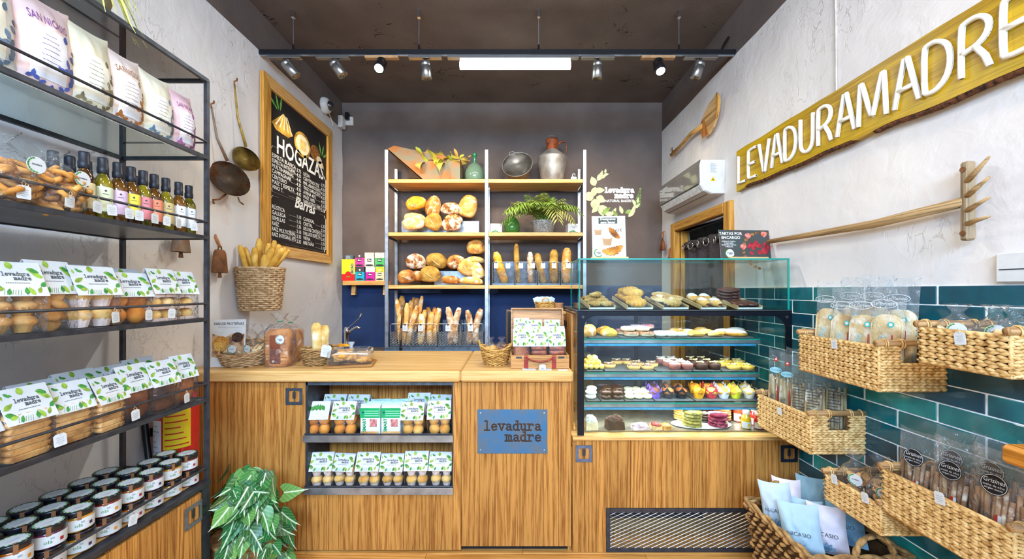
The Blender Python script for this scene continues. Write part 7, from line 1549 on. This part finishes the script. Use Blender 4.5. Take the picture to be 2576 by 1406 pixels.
# cable above the sign
tag(MB().tube([(XR-.006, 1.6/.815*.995, 2.43), (XR-.006, 1.957, 2.8), (XR-.006, 1.964, 3.14)], .004, 6).build('cable', pm('cfc6bc', .6), None), 'thin pale cable running up the right wall above the sign', 'cable')
# bread peel
t = thing('bread_peel', 'wooden bread peel hung slanting high on the right wall', 'peel', (XR-.03, 3.24, 2.79), -90)
pts = [(-.03, -.03), (-.02, .04), (.03, .09), (.11, .13), (.225, .155), (.25, .10), (.245, .04), (.215, -.03), (.17, -.075), (.10, -.105), (.0, -.10), (-.02, -.06)]
MB().prism([(a, b) for a, b in pts][::-1], -.018, .0).build('blade', wood('d8b078', 'a5753e', 'x', 10, .5, .0, name='peel_wood'), t)
MB().prism([(.0, -.10), (.10, -.105), (.06, -.02), (.03, .05), (-.02, .04), (-.03, -.03), (-.02, -.06)][::-1], -.0195, -.018).build('patch', wood('b5773c', '8a5426', 'z', 12, .5, .0, name='patch_wood'), t)
MB().tube([(.225, -.016, .155), (.252, -.016, .10), (.246, -.016, .04), (.215, -.016, -.03)], [.008, .012, .012, .008], 6).build('rim_bead', M_OAK, t, True)
MB().tube([(0, -.012, .0), (-.2, -.02, .015), (-.42, -.018, -.01), (-.64, -.012, -.02)], [.022, .016, .014, .018], 8).build('handle', wood('c9954e', '95662c', 'x', 14, .5, 0, name='peel_handle'), t, True)
for a in (30, 60, 90): MB().tube([(-.60, -.012, -.01), (-.60+.05*cos(radians(a+40)), -.03, -.01+.05*sin(radians(a+40)))], .003, 5).build('nail', M_RUSTY, t)
# air conditioner
AY0, AY1 = 2.985, 3.80; t = thing('air_conditioner', 'white wall air conditioner with grey glossy front above the doorway', 'air conditioner', (XR-.001, (AY0+AY1)/2, 2.175), -90); w_ = (AY1-AY0)/2
pr = [(0, 0), (-.10, .0), (-.155, .025), (-.182, .07), (-.186, .22), (-.175, .258), (0, .258)]
R = [[(xx, y, z) for y, z in pr] for xx in (-w_, -w_+.012, w_-.012, w_)]; R[0] = [(-w_, y*.94, z*.97+.004) for y, z in pr]; R[3] = [(w_, y*.94, z*.97+.004) for y, z in pr]
MB().rings(R).build('body', M_WPL, t)
MB().add([(-w_+.005, -.187, .085), (w_-.012, -.187, .085), (w_-.012, -.190, .22), (-w_+.005, -.190, .22), (w_-.012, -.178, .262), (-w_+.005, -.178, .262)], [(0, 1, 2, 3), (3, 2, 4, 5)]).build('front_panel', pm('8f8a82', .06, .35, .05, 5, spec=.7, name='grey_gloss'), t)
MB().box(-w_+.02, w_-.03, -.186, -.178, .074, .082).build('outlet_slot', M_BLACK, t)
MB().add([(-w_+.03, -.160, .022), (w_-.04, -.160, .022), (w_-.04, -.184, .066), (-w_+.03, -.184, .066)], [(0, 1, 2, 3)]).build('louver', pm('d8d5cf', .4), t); MB().box(-w_+.03, w_-.04, -.118, -.115, .004, .007).build('slot', M_STEELD, t)
st = MB(); st.add([(w_+.001, -.11, .095), (w_+.001, -.07, .095), (w_+.001, -.09, .13)], [(0, 1, 2)]); st.build('warning_sticker', pm('e8b81e', .5, 0, 0), t); MB().add([(w_+.0014, -.096, .102), (w_+.0014, -.084, .102), (w_+.0014, -.09, .116)], [(0, 1, 2)]).build('flame_symbol', M_BLACK, t)
ln = MB()
for k in range(9): ln.add([(w_+.001, -.11, .16+k*.008), (w_+.001, -.06-(k*7 % 3)*.008, .16+k*.008), (w_+.001, -.06-(k*7 % 3)*.008, .163+k*.008), (w_+.001, -.11, .163+k*.008)], [(0, 1, 2, 3)])
ln.build('printed_lines', M_INKP, t)
# rake
t = thing('hay_rake', 'old wooden hay rake hung across the right wall', 'rake', (XR-.035, 1.365, 1.745), -90)
M_RK = wood('b08d5e', '7d6340', 'x', 14, .7, .05, name='weathered_wood'); M_RKZ = wood('9a8466', '6a573f', 'z', 14, .7, .05, name='weathered_wood_upright')
MB().tube([(.0, -.006, .01), (-.35, -.006, -.01), (-.7, -.006, -.005), (-1.05, -.006, .0)], [.019, .018, .015, .013], 8).build('handle', M_RK, t, True)
MB().cbox(-.010, .018, -.020, .012, -.125, .145, .006).build('head', M_RKZ, t)
for i, z_ in enumerate((.095, .045, -.005, -.05)): MB().tube([(.010, -.014, z_-.02), (.045, -.022, z_-.012+.006*(3-i)), (.085, -.028, z_-.008+.016*(3-i))], [.009, .008, .004], 7).build('tine', M_RK, t, True)
for z_ in (.118, -.10): MB().cyl((.004, -.024, z_), (.004, -.018, z_), .009, n=10).build('peg', M_RUSTY, t)
# small bells by the door
def PRX(px, py, off=0): return PRW(px, py, off)
bell('small rusty bell hanging left of the doorway', (1667, 603), (1667, 629), .028, .045, pm('8a4a26', .7, .2, .3, 20), True, rz=-90, nm='small_bell', f=PRX, dep=.025, clap=False)
bell('tiny rusty bell hanging low beside the doorway', (1683, 646), (1683, 662), .018, .03, pm('8a4a26', .7, .2, .3, 20), True, rz=-90, nm='small_bell', f=PRX, dep=.02, clap=False)
# curtain in the doorway
t = thing('door_curtain', 'dark brown grommet curtain hung in the doorway', 'curtain', (XR+.055, (DY0+DY1)/2, .08), -90)
ww = (DY1-DY0)/2-.01; cur = pm('4a3f3d', .85, 0, .2, 120, .3, 300, name='brown_linen')
MB().grid(97, 12, lambda u, v: (-ww+2*ww*u, .024*sin(u*2*pi*4.5)*(1 if v < .9 else .8), .0+1.83*v)).build('fabric', cur, t, True)
MB().tube([(-ww-.01, 0, 1.775), (ww+.01, 0, 1.775)], .009, 8).build('rod', M_BLACK, t)
for k in range(6):
    u = (k+.5)/6; xx = -ww+2*ww*u; dy = 0
    MB().tube([(xx+.032*cos(a*pi/10), -.032+.008*cos(a*pi/10)*(1 if k % 2 else -1), 1.775+.032*sin(a*pi/10)) for a in range(20)], .008, 6, closed=True).build('grommet', M_CHROME, t, True)
# ---------------------------------------------------------------- wall baskets
def braidbasket(label, yn, yf, z0, z1, xi=1.348, rows=8, pitch=.024, bar=True, barmat=None):
    """rectangular seagrass basket fixed to the right wall: near end yn, far end yf"""
    Lx, Dp, H_ = yf-yn, XR-.010-xi, z1-z0; t = thing('wall_basket', label, 'basket', (xi, yn, z0), 0, 'braided seagrass wall baskets')
    lw = .010
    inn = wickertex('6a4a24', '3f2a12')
    nt_ = .28 if bar else 0
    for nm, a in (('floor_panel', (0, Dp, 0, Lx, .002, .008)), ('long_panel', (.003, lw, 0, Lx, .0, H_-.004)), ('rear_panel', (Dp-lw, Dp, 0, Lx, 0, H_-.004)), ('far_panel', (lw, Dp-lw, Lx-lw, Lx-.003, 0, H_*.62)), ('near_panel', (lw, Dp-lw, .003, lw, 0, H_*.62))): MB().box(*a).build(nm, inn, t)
    for nm, ya, yb in (('near_panel', .003, lw), ('far_panel', Lx-lw, Lx-.003)):
        for a, b in ((lw, Dp*.32), (Dp*.68, Dp-lw)): MB().box(a, b, ya, yb, H_*.62, H_-.004).build(nm, inn, t)
    rh = H_/rows; per = [((0, Lx), (0, 0)), ((0, 0), (Dp, 0)), ((Dp, Lx), (0, Lx))]
    for k in range(rows):
        zc_ = (k+.5)*rh; gap = k >= rows*.62
        for si, ((xa, ya), (xb, yb)) in enumerate(per):
            ln = sqrt((xb-xa)**2+(yb-ya)**2); n = max(2, int(ln/pitch)); dx, dy = (xb-xa)/ln, (yb-ya)/ln; ox, oy = dy, -dx
            if si == 0: ox, oy = -1, 0
            elif si == 1: ox, oy = 0, -1
            else: ox, oy = 0, 1
            mb = MB(); mb_b = MB()
            for i in range(n):
                for sg in (1, -1):
                    u = (i+.5+(.25 if sg < 0 else 0))*ln/n
                    if u > ln-.004: continue
                    if gap and si in (1, 2) and .30 < (u/ln if si == 1 else u/ln) < .70: continue
                    cx_, cy_ = xa+dx*u, ya+dy*u; jz = random.uniform(-.1, .1)*rh; tl = .75*pitch*random.uniform(.9, 1.15); up = sg*rh*.24
                    c0_ = Vector((cx_-dx*tl+ox*.001, cy_-dy*tl+oy*.001, zc_+up*1.55)); c1_ = Vector((cx_+ox*.007, cy_+oy*.007, zc_+up*.9+jz*.4)); c2_ = Vector((cx_+dx*tl+ox*.001, cy_+dy*tl+oy*.001, zc_+up*.1))
                    (mb_b if gap and si in (1, 2) and u/ln > .5 else mb).tube([c0_, c0_.lerp(c1_, .55)+Vector((ox*.002, oy*.002, 0)), c1_, c2_], [.0015, rh*.29, rh*.33, .002], 5, caps=False)
            mb.build('braid', M_SG, t, True)
            if mb_b.v: mb_b.build('braid', M_SG, t, True)
    rim = MB(); 
    pts = [(0, Lx, H_), (0, 0, H_)]; rim.tube([(-.003, Lx, H_-.002), (-.003, 0, H_-.002)], .0055, 6); rim.tube([(-.003, Lx, .002), (-.003, -.003, .002), (Dp, -.003, .002)], .006, 6); rim.tube([(-.002, -.002, 0), (-.002, -.002, H_)], .0055, 6); rim.tube([(Dp, -.002, 0), (Dp, -.002, H_)], .0055, 6)
    for yy in (0, Lx):
        rim.tube([(-.003, yy, H_-.002), (Dp*.30, yy, H_-.002)], .005, 6); rim.tube([(Dp*.70, yy, H_-.002), (Dp, yy, H_-.002)], .005, 6)
    rim.build('edge_cord', M_SG, t, True)
    for yy in (-.002, Lx+.002):
        b = MB().cyl((-.014, yy, H_+.011), (Dp+.004, yy, H_+.011), .0115, n=12).build('handle_bar', barmat or wood('b98e5a', '86603a', 'x', 16, .5, .1, name='bar_wood'), t, True)
        for xx in (.012, .02, Dp*.3, Dp*.3+.009, Dp*.7, Dp*.7+.009, Dp-.022):
            MB().tube([(xx, yy+.0145*cos(a*pi/6), H_+.008+.0175*sin(a*pi/6)) for a in range(12)], .0028, 5, closed=True).build('cord_wrap', M_SG, b, True)
    return t
def sgmat():
    m, nt, b = newmat('seagrass'); v = coords(nt, rnd=False); n = N(nt, 'ShaderNodeTexNoise', Scale=55.0, Detail=2.0); L(nt, v, n.inputs['Vector']); n2 = N(nt, 'ShaderNodeTexNoise', Scale=260.0, Detail=2.0); L(nt, v, n2.inputs['Vector'])
    col = ramp(nt, n.outputs['Fac'], [(.3, hx('a5783c')), (.5, hx('cfa566')), (.7, hx('e0bd80'))]); L(nt, col, b.inputs['Base Color']); b.inputs['Roughness'].default_value = .6; bumpn(nt, b, n2.outputs['Fac'], .4, .003); return m
M_SG = sgmat()
BK = {}
for nm, a in (('B1', ('upper braided wall basket with flatbread packets', 1.46, 1.855, 1.080, 1.245)), ('B2', ('shallow braided wall basket at the right edge with crumpled bags', 1.074, 1.310, 1.213, 1.328)), ('B3', ('middle braided wall basket of tall breadstick packets above the display base', 1.794, 2.168, .713, .885)), ('B4', ('small shallow braided wall basket of round stickered bags', 1.452, 1.704, .558, .665)), ('B5', ('low braided wall basket with dark labelled grissini bags', 1.066, 1.440, .655, .803))):
    BK[nm] = (braidbasket(*a, rows=8 if nm in ('B1', 'B3', 'B5') else 6, barmat=None), a)
XI = 1.348
# packets
def packet(label, name, loc, W, H_, D, rz, tilt, film, fill, prints, group, seed=0):
    t = thing(name, label, 'packet', loc, 0, group); t.rotation_euler = (radians(tilt), 0, radians(rz)); a = pillow(W, H_, D, wr=.007, seed=seed, nu=11, nv=19); b = pillow(W, H_, D, wr=.007, side=1, seed=seed, nu=11, nv=19); a.add(b.v, b.f); a.build('film', film, t, True); fill(t, W, H_, D); prints(t, W, H_, D); return t
C_FLAT = crust('flatbread', 'ead9ae', 'd9ba80', 'b58c50', .3)
def flatfill(t, W, H_, D):
    for k in range(3): MB().prism(rrect(-W*.40, W*.40, H_*.01, H_*.70, W*.36, 6), -.004+k*.010-.009, .004+k*.010-.009).build('flatbread', C_FLAT, t)
M_TQ = pm('3fa8a0', .6, 0, 0, name='turquoise_print'); M_RED = pm('b02a22', .6, 0, 0, name='red_print'); M_LB = pm('8fc6d6', .6, 0, 0, name='light_blue_print')
def flatprint(t, W, H_, D):
    y = -D*.5-.004; o = MB(); o.tube([(W*.36*cos(k*pi/10), y, H_*.80+.016*sin(k*pi/10)) for k in range(20)], .0011, 4, closed=True); o.build('oval_print', M_WHITE, t)
    text('Le Torinese', .018, M_WHITE, t, (0, y, H_*.80), shear=.3, fit=W*.58); text('Lingua', .034, M_LB, t, (-.015, y, H_*.38), rot=(90, -72, 0), shear=.3)
    MB().prism(arc(W*.22, H_*.60, .011, 0, 360, 14), y-.0006, y).build('round_seal', M_TQ, t); MB().prism(arc(W*.22, H_*.60, .006, 0, 360, 12), y-.001, y-.0006).build('seal_centre', M_WHITE, t); MB().box(W*.25, W*.285, y-.0006, y, H_*.26, H_*.50).build('red_stripe', M_RED, t)
M_FILMP = clear('packet_film', 'fafcfd', 1.5, .10, .8, 35, 1.42, .05)
for i, (yy, xo, H_, lab) in enumerate(((1.785, .062, .40, 'flatbread packet at the far end of the upper wall basket'), (1.695, .060, .37, 'flatbread packet second from the far end of the upper basket'), (1.60, .060, .375, 'flatbread packet in the middle of the upper wall basket'), (1.515, .072, .385, 'flatbread packet nearest the handle of the upper wall basket'), (1.74, .135, .42, 'rear flatbread packet at the far end of the upper basket'), (1.64, .14, .42, 'rear flatbread packet in the middle of the upper basket'), (1.545, .15, .41, 'rear flatbread packet at the near end of the upper basket'))):
    packet(lab, 'flatbread_packet', (XI+xo, yy, 1.0885), .118, H_, .045, -74, -4, M_FILMP, flatfill, flatprint, 'flatbread packets in the upper basket', i)
C_GRI = crust('grissini', 'd9b98a', 'bd9460', '8f6438', .2); C_GRID = crust('dark_grissini', 'c09a72', '9a7048', '6a4426', .2)
def grisfill(mat, n=8, frac=.72):
    def f(t, W, H_, D):
        for k in range(n): x = -W*.38+W*.76*k/(n-1); MB().tube([(x, -.004+.006*(k % 2), .006), (x+.004*sin(k), -.005+.006*(k % 2), H_*frac*.5), (x+.003*cos(k*2), -.004+.006*(k % 2), H_*frac*(.93+.07*sin(k*3)))], [.0058, .0066, .0055], 6).build('breadstick', mat, t, True)
    return f
def grisprint(t, W, H_, D):
    y = -D*.5-.004; MB().prism(arc(0, H_*.74, W*.33, 0, 360, 18, .015), y-.0006, y).build('oval_label', M_LB, t); text('Grissini', .015, pm('2f7a8a', .6, 0, 0), t, (0, y-.001, H_*.74), fit=W*.6)
    MB().prism([(-.009, H_*.90), (-.009, H_*.845), (0, H_*.86), (.009, H_*.845), (.009, H_*.90)], y-.0006, y).build('red_ribbon', M_RED, t); MB().prism(arc(0, H_*.88, .005, 0, 360, 10), y-.001, y-.0006).build('ribbon_dot', M_WHITE, t); MB().box(W*.10, W*.16, y-.0006, y, H_*.24, H_*.54).build('red_stripe', M_RED, t); text('Grissini', .03, M_INK, t, (-.02, y, H_*.32), rot=(90, -80, 0), shear=.3)
def backprint(t, W, H_, D):
    y = -D*.5-.004; q = MB()
    for k in range(12): q.box(-W*.30, W*(.30-.08*(k % 3)), y-.0004, y, H_*(.30+.035*k), H_*(.30+.035*k)+.0035)
    q.build('ingredient_print', M_INK, t)
M_FILMB = clear('bluish_film', 'eaf5f9', 1.6, .10, .8, 35, 1.42, .03)
for i, (yy, xo) in enumerate(((2.115, .055), (2.035, .060), (1.955, .066), (1.875, .075), (2.08, .125), (2.00, .13), (1.92, .14), (1.85, .155))):
    packet('tall breadstick packet in the middle wall basket, %s row, %s from the far end' % (('front', 'rear')[i > 3], ORD[i if i < 4 else i-4]), 'breadstick_packet', (XI+xo, yy, .7215), .085, (.41, .40, .385, .375, .42, .41, .40, .39)[i], .04, -50, -5, M_FILMB, grisfill(C_GRI), grisprint if i < 2 else backprint, 'breadstick packets in the middle basket', i+20)
def darkprint(t, W, H_, D):
    y = -D*.5-.004; MB().prism(arc(0, H_*.70, .030, 0, 360, 24), y-.0006, y).build('black_label', M_BLACK, t); o = MB(); o.tube([(.0275*cos(k*pi/12), y-.0008, H_*.70+.0275*sin(k*pi/12)) for k in range(24)], .0007, 4, closed=True); o.build('label_ring', M_WHITE, t)
    text('Grisines', .018, M_WHITE, t, (0, y-.001, H_*.70+.010), shear=.2, fit=.046); text('aceite de oliva\nvirgen extra', .0085, M_WHITE, t, (0, y-.001, H_*.70-.008), fit=.046); MB().box(.006, .012, y-.0006, y, H_*.12, H_*.44).build('red_stripe', M_RED, t); MB().box(.013, .020, y-.0006, y, H_*.06, H_*.44).build('barcode_strip', M_WHITE, t); text('Grisines', .032, M_INK, t, (-.022, y, H_*.26), rot=(90, -82, 0), shear=.3)
for i, (yy, xo) in enumerate(((1.385, .058), (1.27, .058), (1.155, .058), (1.34, .14), (1.23, .14), (1.12, .145))):
    packet('grissini bag with black label in the low basket, %s row, %s from far end' % (('front', 'rear')[i > 2], ORD[i % 3]), 'grissini_bag', (XI+xo, yy, .6635), .13, (.29, .30, .315, .31, .32, .33)[i], .055, -78, -6, M_FILMH, grisfill(C_GRID, 9, .66), darkprint, 'grissini bags in the low basket', i+40)
for i, (yy, xo, rz) in enumerate(((1.645, .07, -60), (1.60, .13, -40), (1.525, .085, -70))): crumplebag('crumpled sticker bag of biscuits in the small wall basket, '+ORD[i]+' from the far end', 'biscuit_bag', (XI+xo, yy, .567), .060, .052, .215, 'toast', C_BIS, rz, 60+i, 'bags in the small wall basket', n=12)
for i, (yy, xo) in enumerate(((1.265, .07), (1.19, .10), (1.12, .07))): crumplebag('crumpled clear bag in the shallow basket at the right edge, '+ORD[i]+' from the far end', 'biscuit_bag', (XI+xo, yy, 1.222), .058, .052, .185, 'toast', C_FIG, -70, 70+i, 'bags in the shallow basket', n=10)
for px, py, X, nm, rz, s in ((2097, 862, 1.335, 'upper wall basket', -90, .9), (1960, 1030, 1.335, 'middle wall basket', -90, .9), (2412, 845, 1.335, 'shallow basket at the right edge', -90, .95), (2097, 1200, 1.335, 'far corner of the small wall basket', -90, .95), (2174, 1246, 1.335, 'near part of the small wall basket', -90, .95), (2361, 1246, 1.335, 'low wall basket of grissini', -90, .95)):
    Y = X*FPX/(px-CX); ptag('white price tag on the '+nm, (X, Y, EYE+(HZ-py)*Y/FPX+.012), rz, -8, s=s, group='price tags on the wall baskets')
# ---------------------------------------------------------------- floor basket with paper bags
fx0, fx1, fy0, fy1, fz = 1.175, 1.575, 1.56, 2.0, .395
t = thing('floor_basket', 'large rope rimmed wicker floor basket full of pillow bags', 'basket', (fx0, fy0, 0)); W_, D_ = fx1-fx0, fy1-fy0
tap = .045
def cor(v): a = tap*(1-v); return [(a, a), (W_-a, a), (W_-a, D_-a), (a, D_-a)]
M_FB = wickertex('c08f52', '6f4a22')
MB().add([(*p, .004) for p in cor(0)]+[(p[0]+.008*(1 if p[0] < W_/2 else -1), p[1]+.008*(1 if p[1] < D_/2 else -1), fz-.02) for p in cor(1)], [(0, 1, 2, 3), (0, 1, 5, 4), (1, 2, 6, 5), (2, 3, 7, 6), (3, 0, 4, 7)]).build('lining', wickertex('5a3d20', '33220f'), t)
NR = 13
for k in range(NR):
    v = (k+.5)/NR; c = cor(v); mb = MB(); z_ = fz*v
    for e_ in range(4):
        (xa_, ya_), (xb_, yb_) = c[e_], c[(e_+1) % 4]; n = 18; nx_, ny_ = [(0, -1), (1, 0), (0, 1), (-1, 0)][e_]
        for i in range(n):
            if (i+k) % 2: continue
            pts = [];
            for q in range(5): u = (i-.1+q*.3*1.0)/n; u = max(0, min(1, u)); o = .011*sin(pi*q/4)+.002; pts.append((xa_+(xb_-xa_)*u+nx_*o, ya_+(yb_-ya_)*u+ny_*o, z_+.010*(q/4-.5)*(1 if k % 2 else -1)))
            mb.tube(pts, [.004, .008, .0085, .008, .004], 5)
    mb.build('strand', M_FB, t, True)
pts = []
c = cor(1)
for e_ in range(4):
    for i in range(24): u = i/24; pts.append((c[e_][0]+(c[(e_+1) % 4][0]-c[e_][0])*u, c[e_][1]+(c[(e_+1) % 4][1]-c[e_][1])*u, fz))
for off in (0, pi): MB().tube([(p[0]+.008*cos(i*.55+off), p[1]+.008*cos(i*.55+off)*.6, p[2]+.009*sin(i*.55+off)) for i, p in enumerate(pts)], .0095, 6, closed=True).build('rope_rim', M_WKD, t, True)
def ropehandle(cx_, y_): 
    for off in (0, pi): MB().tube([(cx_+.075*cos(pi*k/18)+.005*cos(k*1.1+off), y_+.005*sin(k*1.1+off), fz+.005+.085*sin(pi*k/18)) for k in range(19)], .008, 6).build('rope_handle', M_WKD, t, True)
ropehandle(W_*.42, D_); ropehandle(W_*.62, 0)
PB = 'paper pillow bags in the floor basket'
tag_cols = {'b': 'a9bccb', 'p': 'd9cdd3', 'd': '7fa3b5', 'w': 'c6d0d8'}
def pbag(label, x, y, z, W, H_, col, rz, tilt, i, roll=0):
    t = pillowbag(label, 'paper_bag', (x, y, z), W, H_, .085, col, rz, tilt, None, None, seed=i+90, group=PB, rough=.8, roll=roll)
    m = MB(); m.prism([(-.012, H_*.62), (.012, H_*.62), (.012, H_*.66), (-.012, H_*.66)], -.045, -.044); text('NICASIO', .022, M_INK, t, (0, -.046, H_*.42), fit=W*.6); lf = MB()
    for k in range(5): lf.flat(leafpts(.0, H_*.10, .035, .014, 30+k*30), -.045)
    lf.build('plant_print', pm('5f7f9a', .7, 0, 0), t); return t
for i, (x, y, zt_, W, H_, col, rz, tl, rl, lab) in enumerate(((1.262, 1.87, .520, .135, .20, 'b7c6d2', -42, -12, -10, 'pale blue pillow bag at the left of the floor basket'), (1.36, 1.945, .505, .125, .19, 'dccfd4', -48, -10, -8, 'pale pink pillow bag at the back of the floor basket'), (1.47, 1.93, .520, .135, .19, '8fb0bf', -52, -12, -8, 'slate blue pillow bag in the far corner by the wall'), (1.345, 1.825, .470, .14, .17, 'a3bfd0', -45, -16, -4, 'light blue pillow bag lying in the middle of the basket'), (1.262, 1.715, .500, .155, .20, 'a9c3d0', -42, -16, -10, 'large light blue pillow bag at the front of the basket'), (1.375, 1.715, .495, .14, .19, 'd6cdd6', -46, -14, -8, 'pale lilac pillow bag at the front beside the large blue one'), (1.49, 1.76, .505, .14, .19, '7fa6bd', -52, -14, -10, 'blue pillow bag against the near wall side'))):
    pbag(lab, x, y, zt_-H_*.97, W, H_, col, rz, tl, i, rl)
tag(pillowbag('pale lilac bag poking out between the floor basket and the tiles', 'paper_bag', (1.555, 1.46, .10), .07, .19, .05, 'd6cdd6', -80, 0, seed=140, group=PB), 'pale lilac bag standing in the corner right of the floor basket', 'bag', PB)
# right edge shelf and white notice
t = thing('corner_shelf', 'chunky varnished wooden shelf corner at the right edge', 'shelf', (1.225, .45, 1.020)); MB().cbox(0, XR-1.225-.01, 0, .55, 0, .046, .008).build('board', wood('c9822e', '8a4f12', 'y', 14, .35, 0, name='varnished_shelf'), t)
c_ = PRW(2560, 690, .0); t = thing('wall_switch_box', 'flat white box on the right wall above the tiles', 'box', (XR-.001, 1.25, 1.50), -90); MB().cbox(-.05, .12, -.018, 0, -.025, .07, .003).build('cover', M_WPL, t); MB().box(-.04, .11, -.0195, -.018, .015, .018).build('groove', M_STEELD, t)
# ---------------------------------------------------------------- track lights
TY, TZ = 2.85, 3.135
tr_ = thing('light_track', 'long black lighting track hung across the ceiling', 'light track', (0, TY, TZ))
MB().cbox(XL+.002, XR-.002, -.017, .017, 0, .034, .002).build('rail', M_BLACK, tr_); MB().box(XL+.004, XR-.01, -.006, .006, -.006, 0).build('conductor', M_STEELL, tr_)
for px in (738, 1054, 1355, 1708):
    x = (px-CX)*TY/FPX; MB().tube([(x, 0, .034), (x, 0, ZC-TZ-.02)], .0022, 5).build('wire', M_STEELL, tr_); MB().cyl((x, 0, .034), (x, 0, .075), .010, .006, 10).build('wire_grip', M_BLACK, tr_); MB().cbox(x-.012, x+.012, -.012, .012, ZC-TZ-.05, ZC-TZ-.001, .002).build('ceiling_mount', M_CHROME, tr_)
MB().tube([(XR-.10, .0, .03), (XR-.06, .03, .10), (XR-.02, .05, .16)], .010, 6).build('feed_cable', M_BLACK, tr_)
EMI = pm('fff0d8', .4, 0, 0, emit=30, name='lit_lens')
GL = 'track spotlights'
def spot(label, px, lean, on, watts, ax, ay):
    x = (px-CX)*TY/FPX; t = thing('track_spotlight', label, 'spotlight', (x, TY, TZ-.006), 0, GL)
    MB().cbox(-.12+.0, .12, -.018, .018, -.022, -.001, .003).build('driver_plate', M_ALU if not on else pm('b58d62', .5, .2, .1), t); MB().tube([(0, 0, -.022), (0, 0, -.045)], .010, 8).build('swivel', M_BLACK, t)
    M_ = T(0, 0, -.04) @ lean; hm = M_BLACK if on else M_ALU
    MB().lathe([(.001, .0), (.034, -.002), (.037, -.012), (.037, -.028), (.035, -.030), (.037, -.032), (.037, -.115), (.033, -.118), (.028, -.105), (.001, -.104)], 20, M_).build('head', hm, t, True)
    lamp('track_spot_light', 'SPOT', (x, TY, 2.93), watts, WARM, (ax, ay, 1.75), spot_size=radians(92), spot_blend=.7, shadow_soft_size=.05)
    if on: MB().lathe([(.001, -.110), (.030, -.111)], 18, M_).build('lens', EMI, t)
spot('first spotlight of the track from the left, tilted away', 716, Ry(-38) @ Rx(14), False, 42, -1.3, 4.2); spot('second spotlight from the left, tilted to the right', 838, Ry(-36) @ Rx(6), False, 42, -.75, 4.2); spot('lit spotlight left of the tube lamp', 961, Rx(-38), True, 12, -.85, 2.3); spot('upright spotlight just left of the tube lamp', 1070, Ry(-3) @ Rx(8), False, 42, -.3, 4.2)
spot('upright spotlight just right of the tube lamp', 1504, Ry(1) @ Rx(8), False, 42, .5, 4.2); spot('lit spotlight right of the tube lamp', 1655, Rx(-28), True, 8, .9, 2.2); spot('last spotlight of the track near the right wall', 1762, Ry(16) @ Rx(8), False, 16, .95, 4.2)
xa_, xb_ = (1157-CX)*TY/FPX, (1435-CX)*TY/FPX; t = thing('tube_lamp', 'bright linear tube lamp in the middle of the track', 'lamp', ((xa_+xb_)/2, TY, TZ-.006)); w_ = (xb_-xa_)/2
MB().cbox(-w_-.09, w_+.06, -.018, .018, -.022, -.001, .003).build('driver_plate', M_ALU, t); MB().cbox(-w_, w_, -.022, .022, -.050, -.022, .003).build('housing', M_WPL, t); MB().tube([(-w_, 0, -.068), (w_, 0, -.068)], .026, 12).build('diffuser', pm('f4fffb', .4, 0, 0, emit=16, name='tube_glow'), t, True)
lamp('tube_light', 'AREA', (.02, TY, TZ-.105), 20, (.93, 1.0, .98), (.02, TY, 0), shape='RECTANGLE', size=.8, size_y=.04)
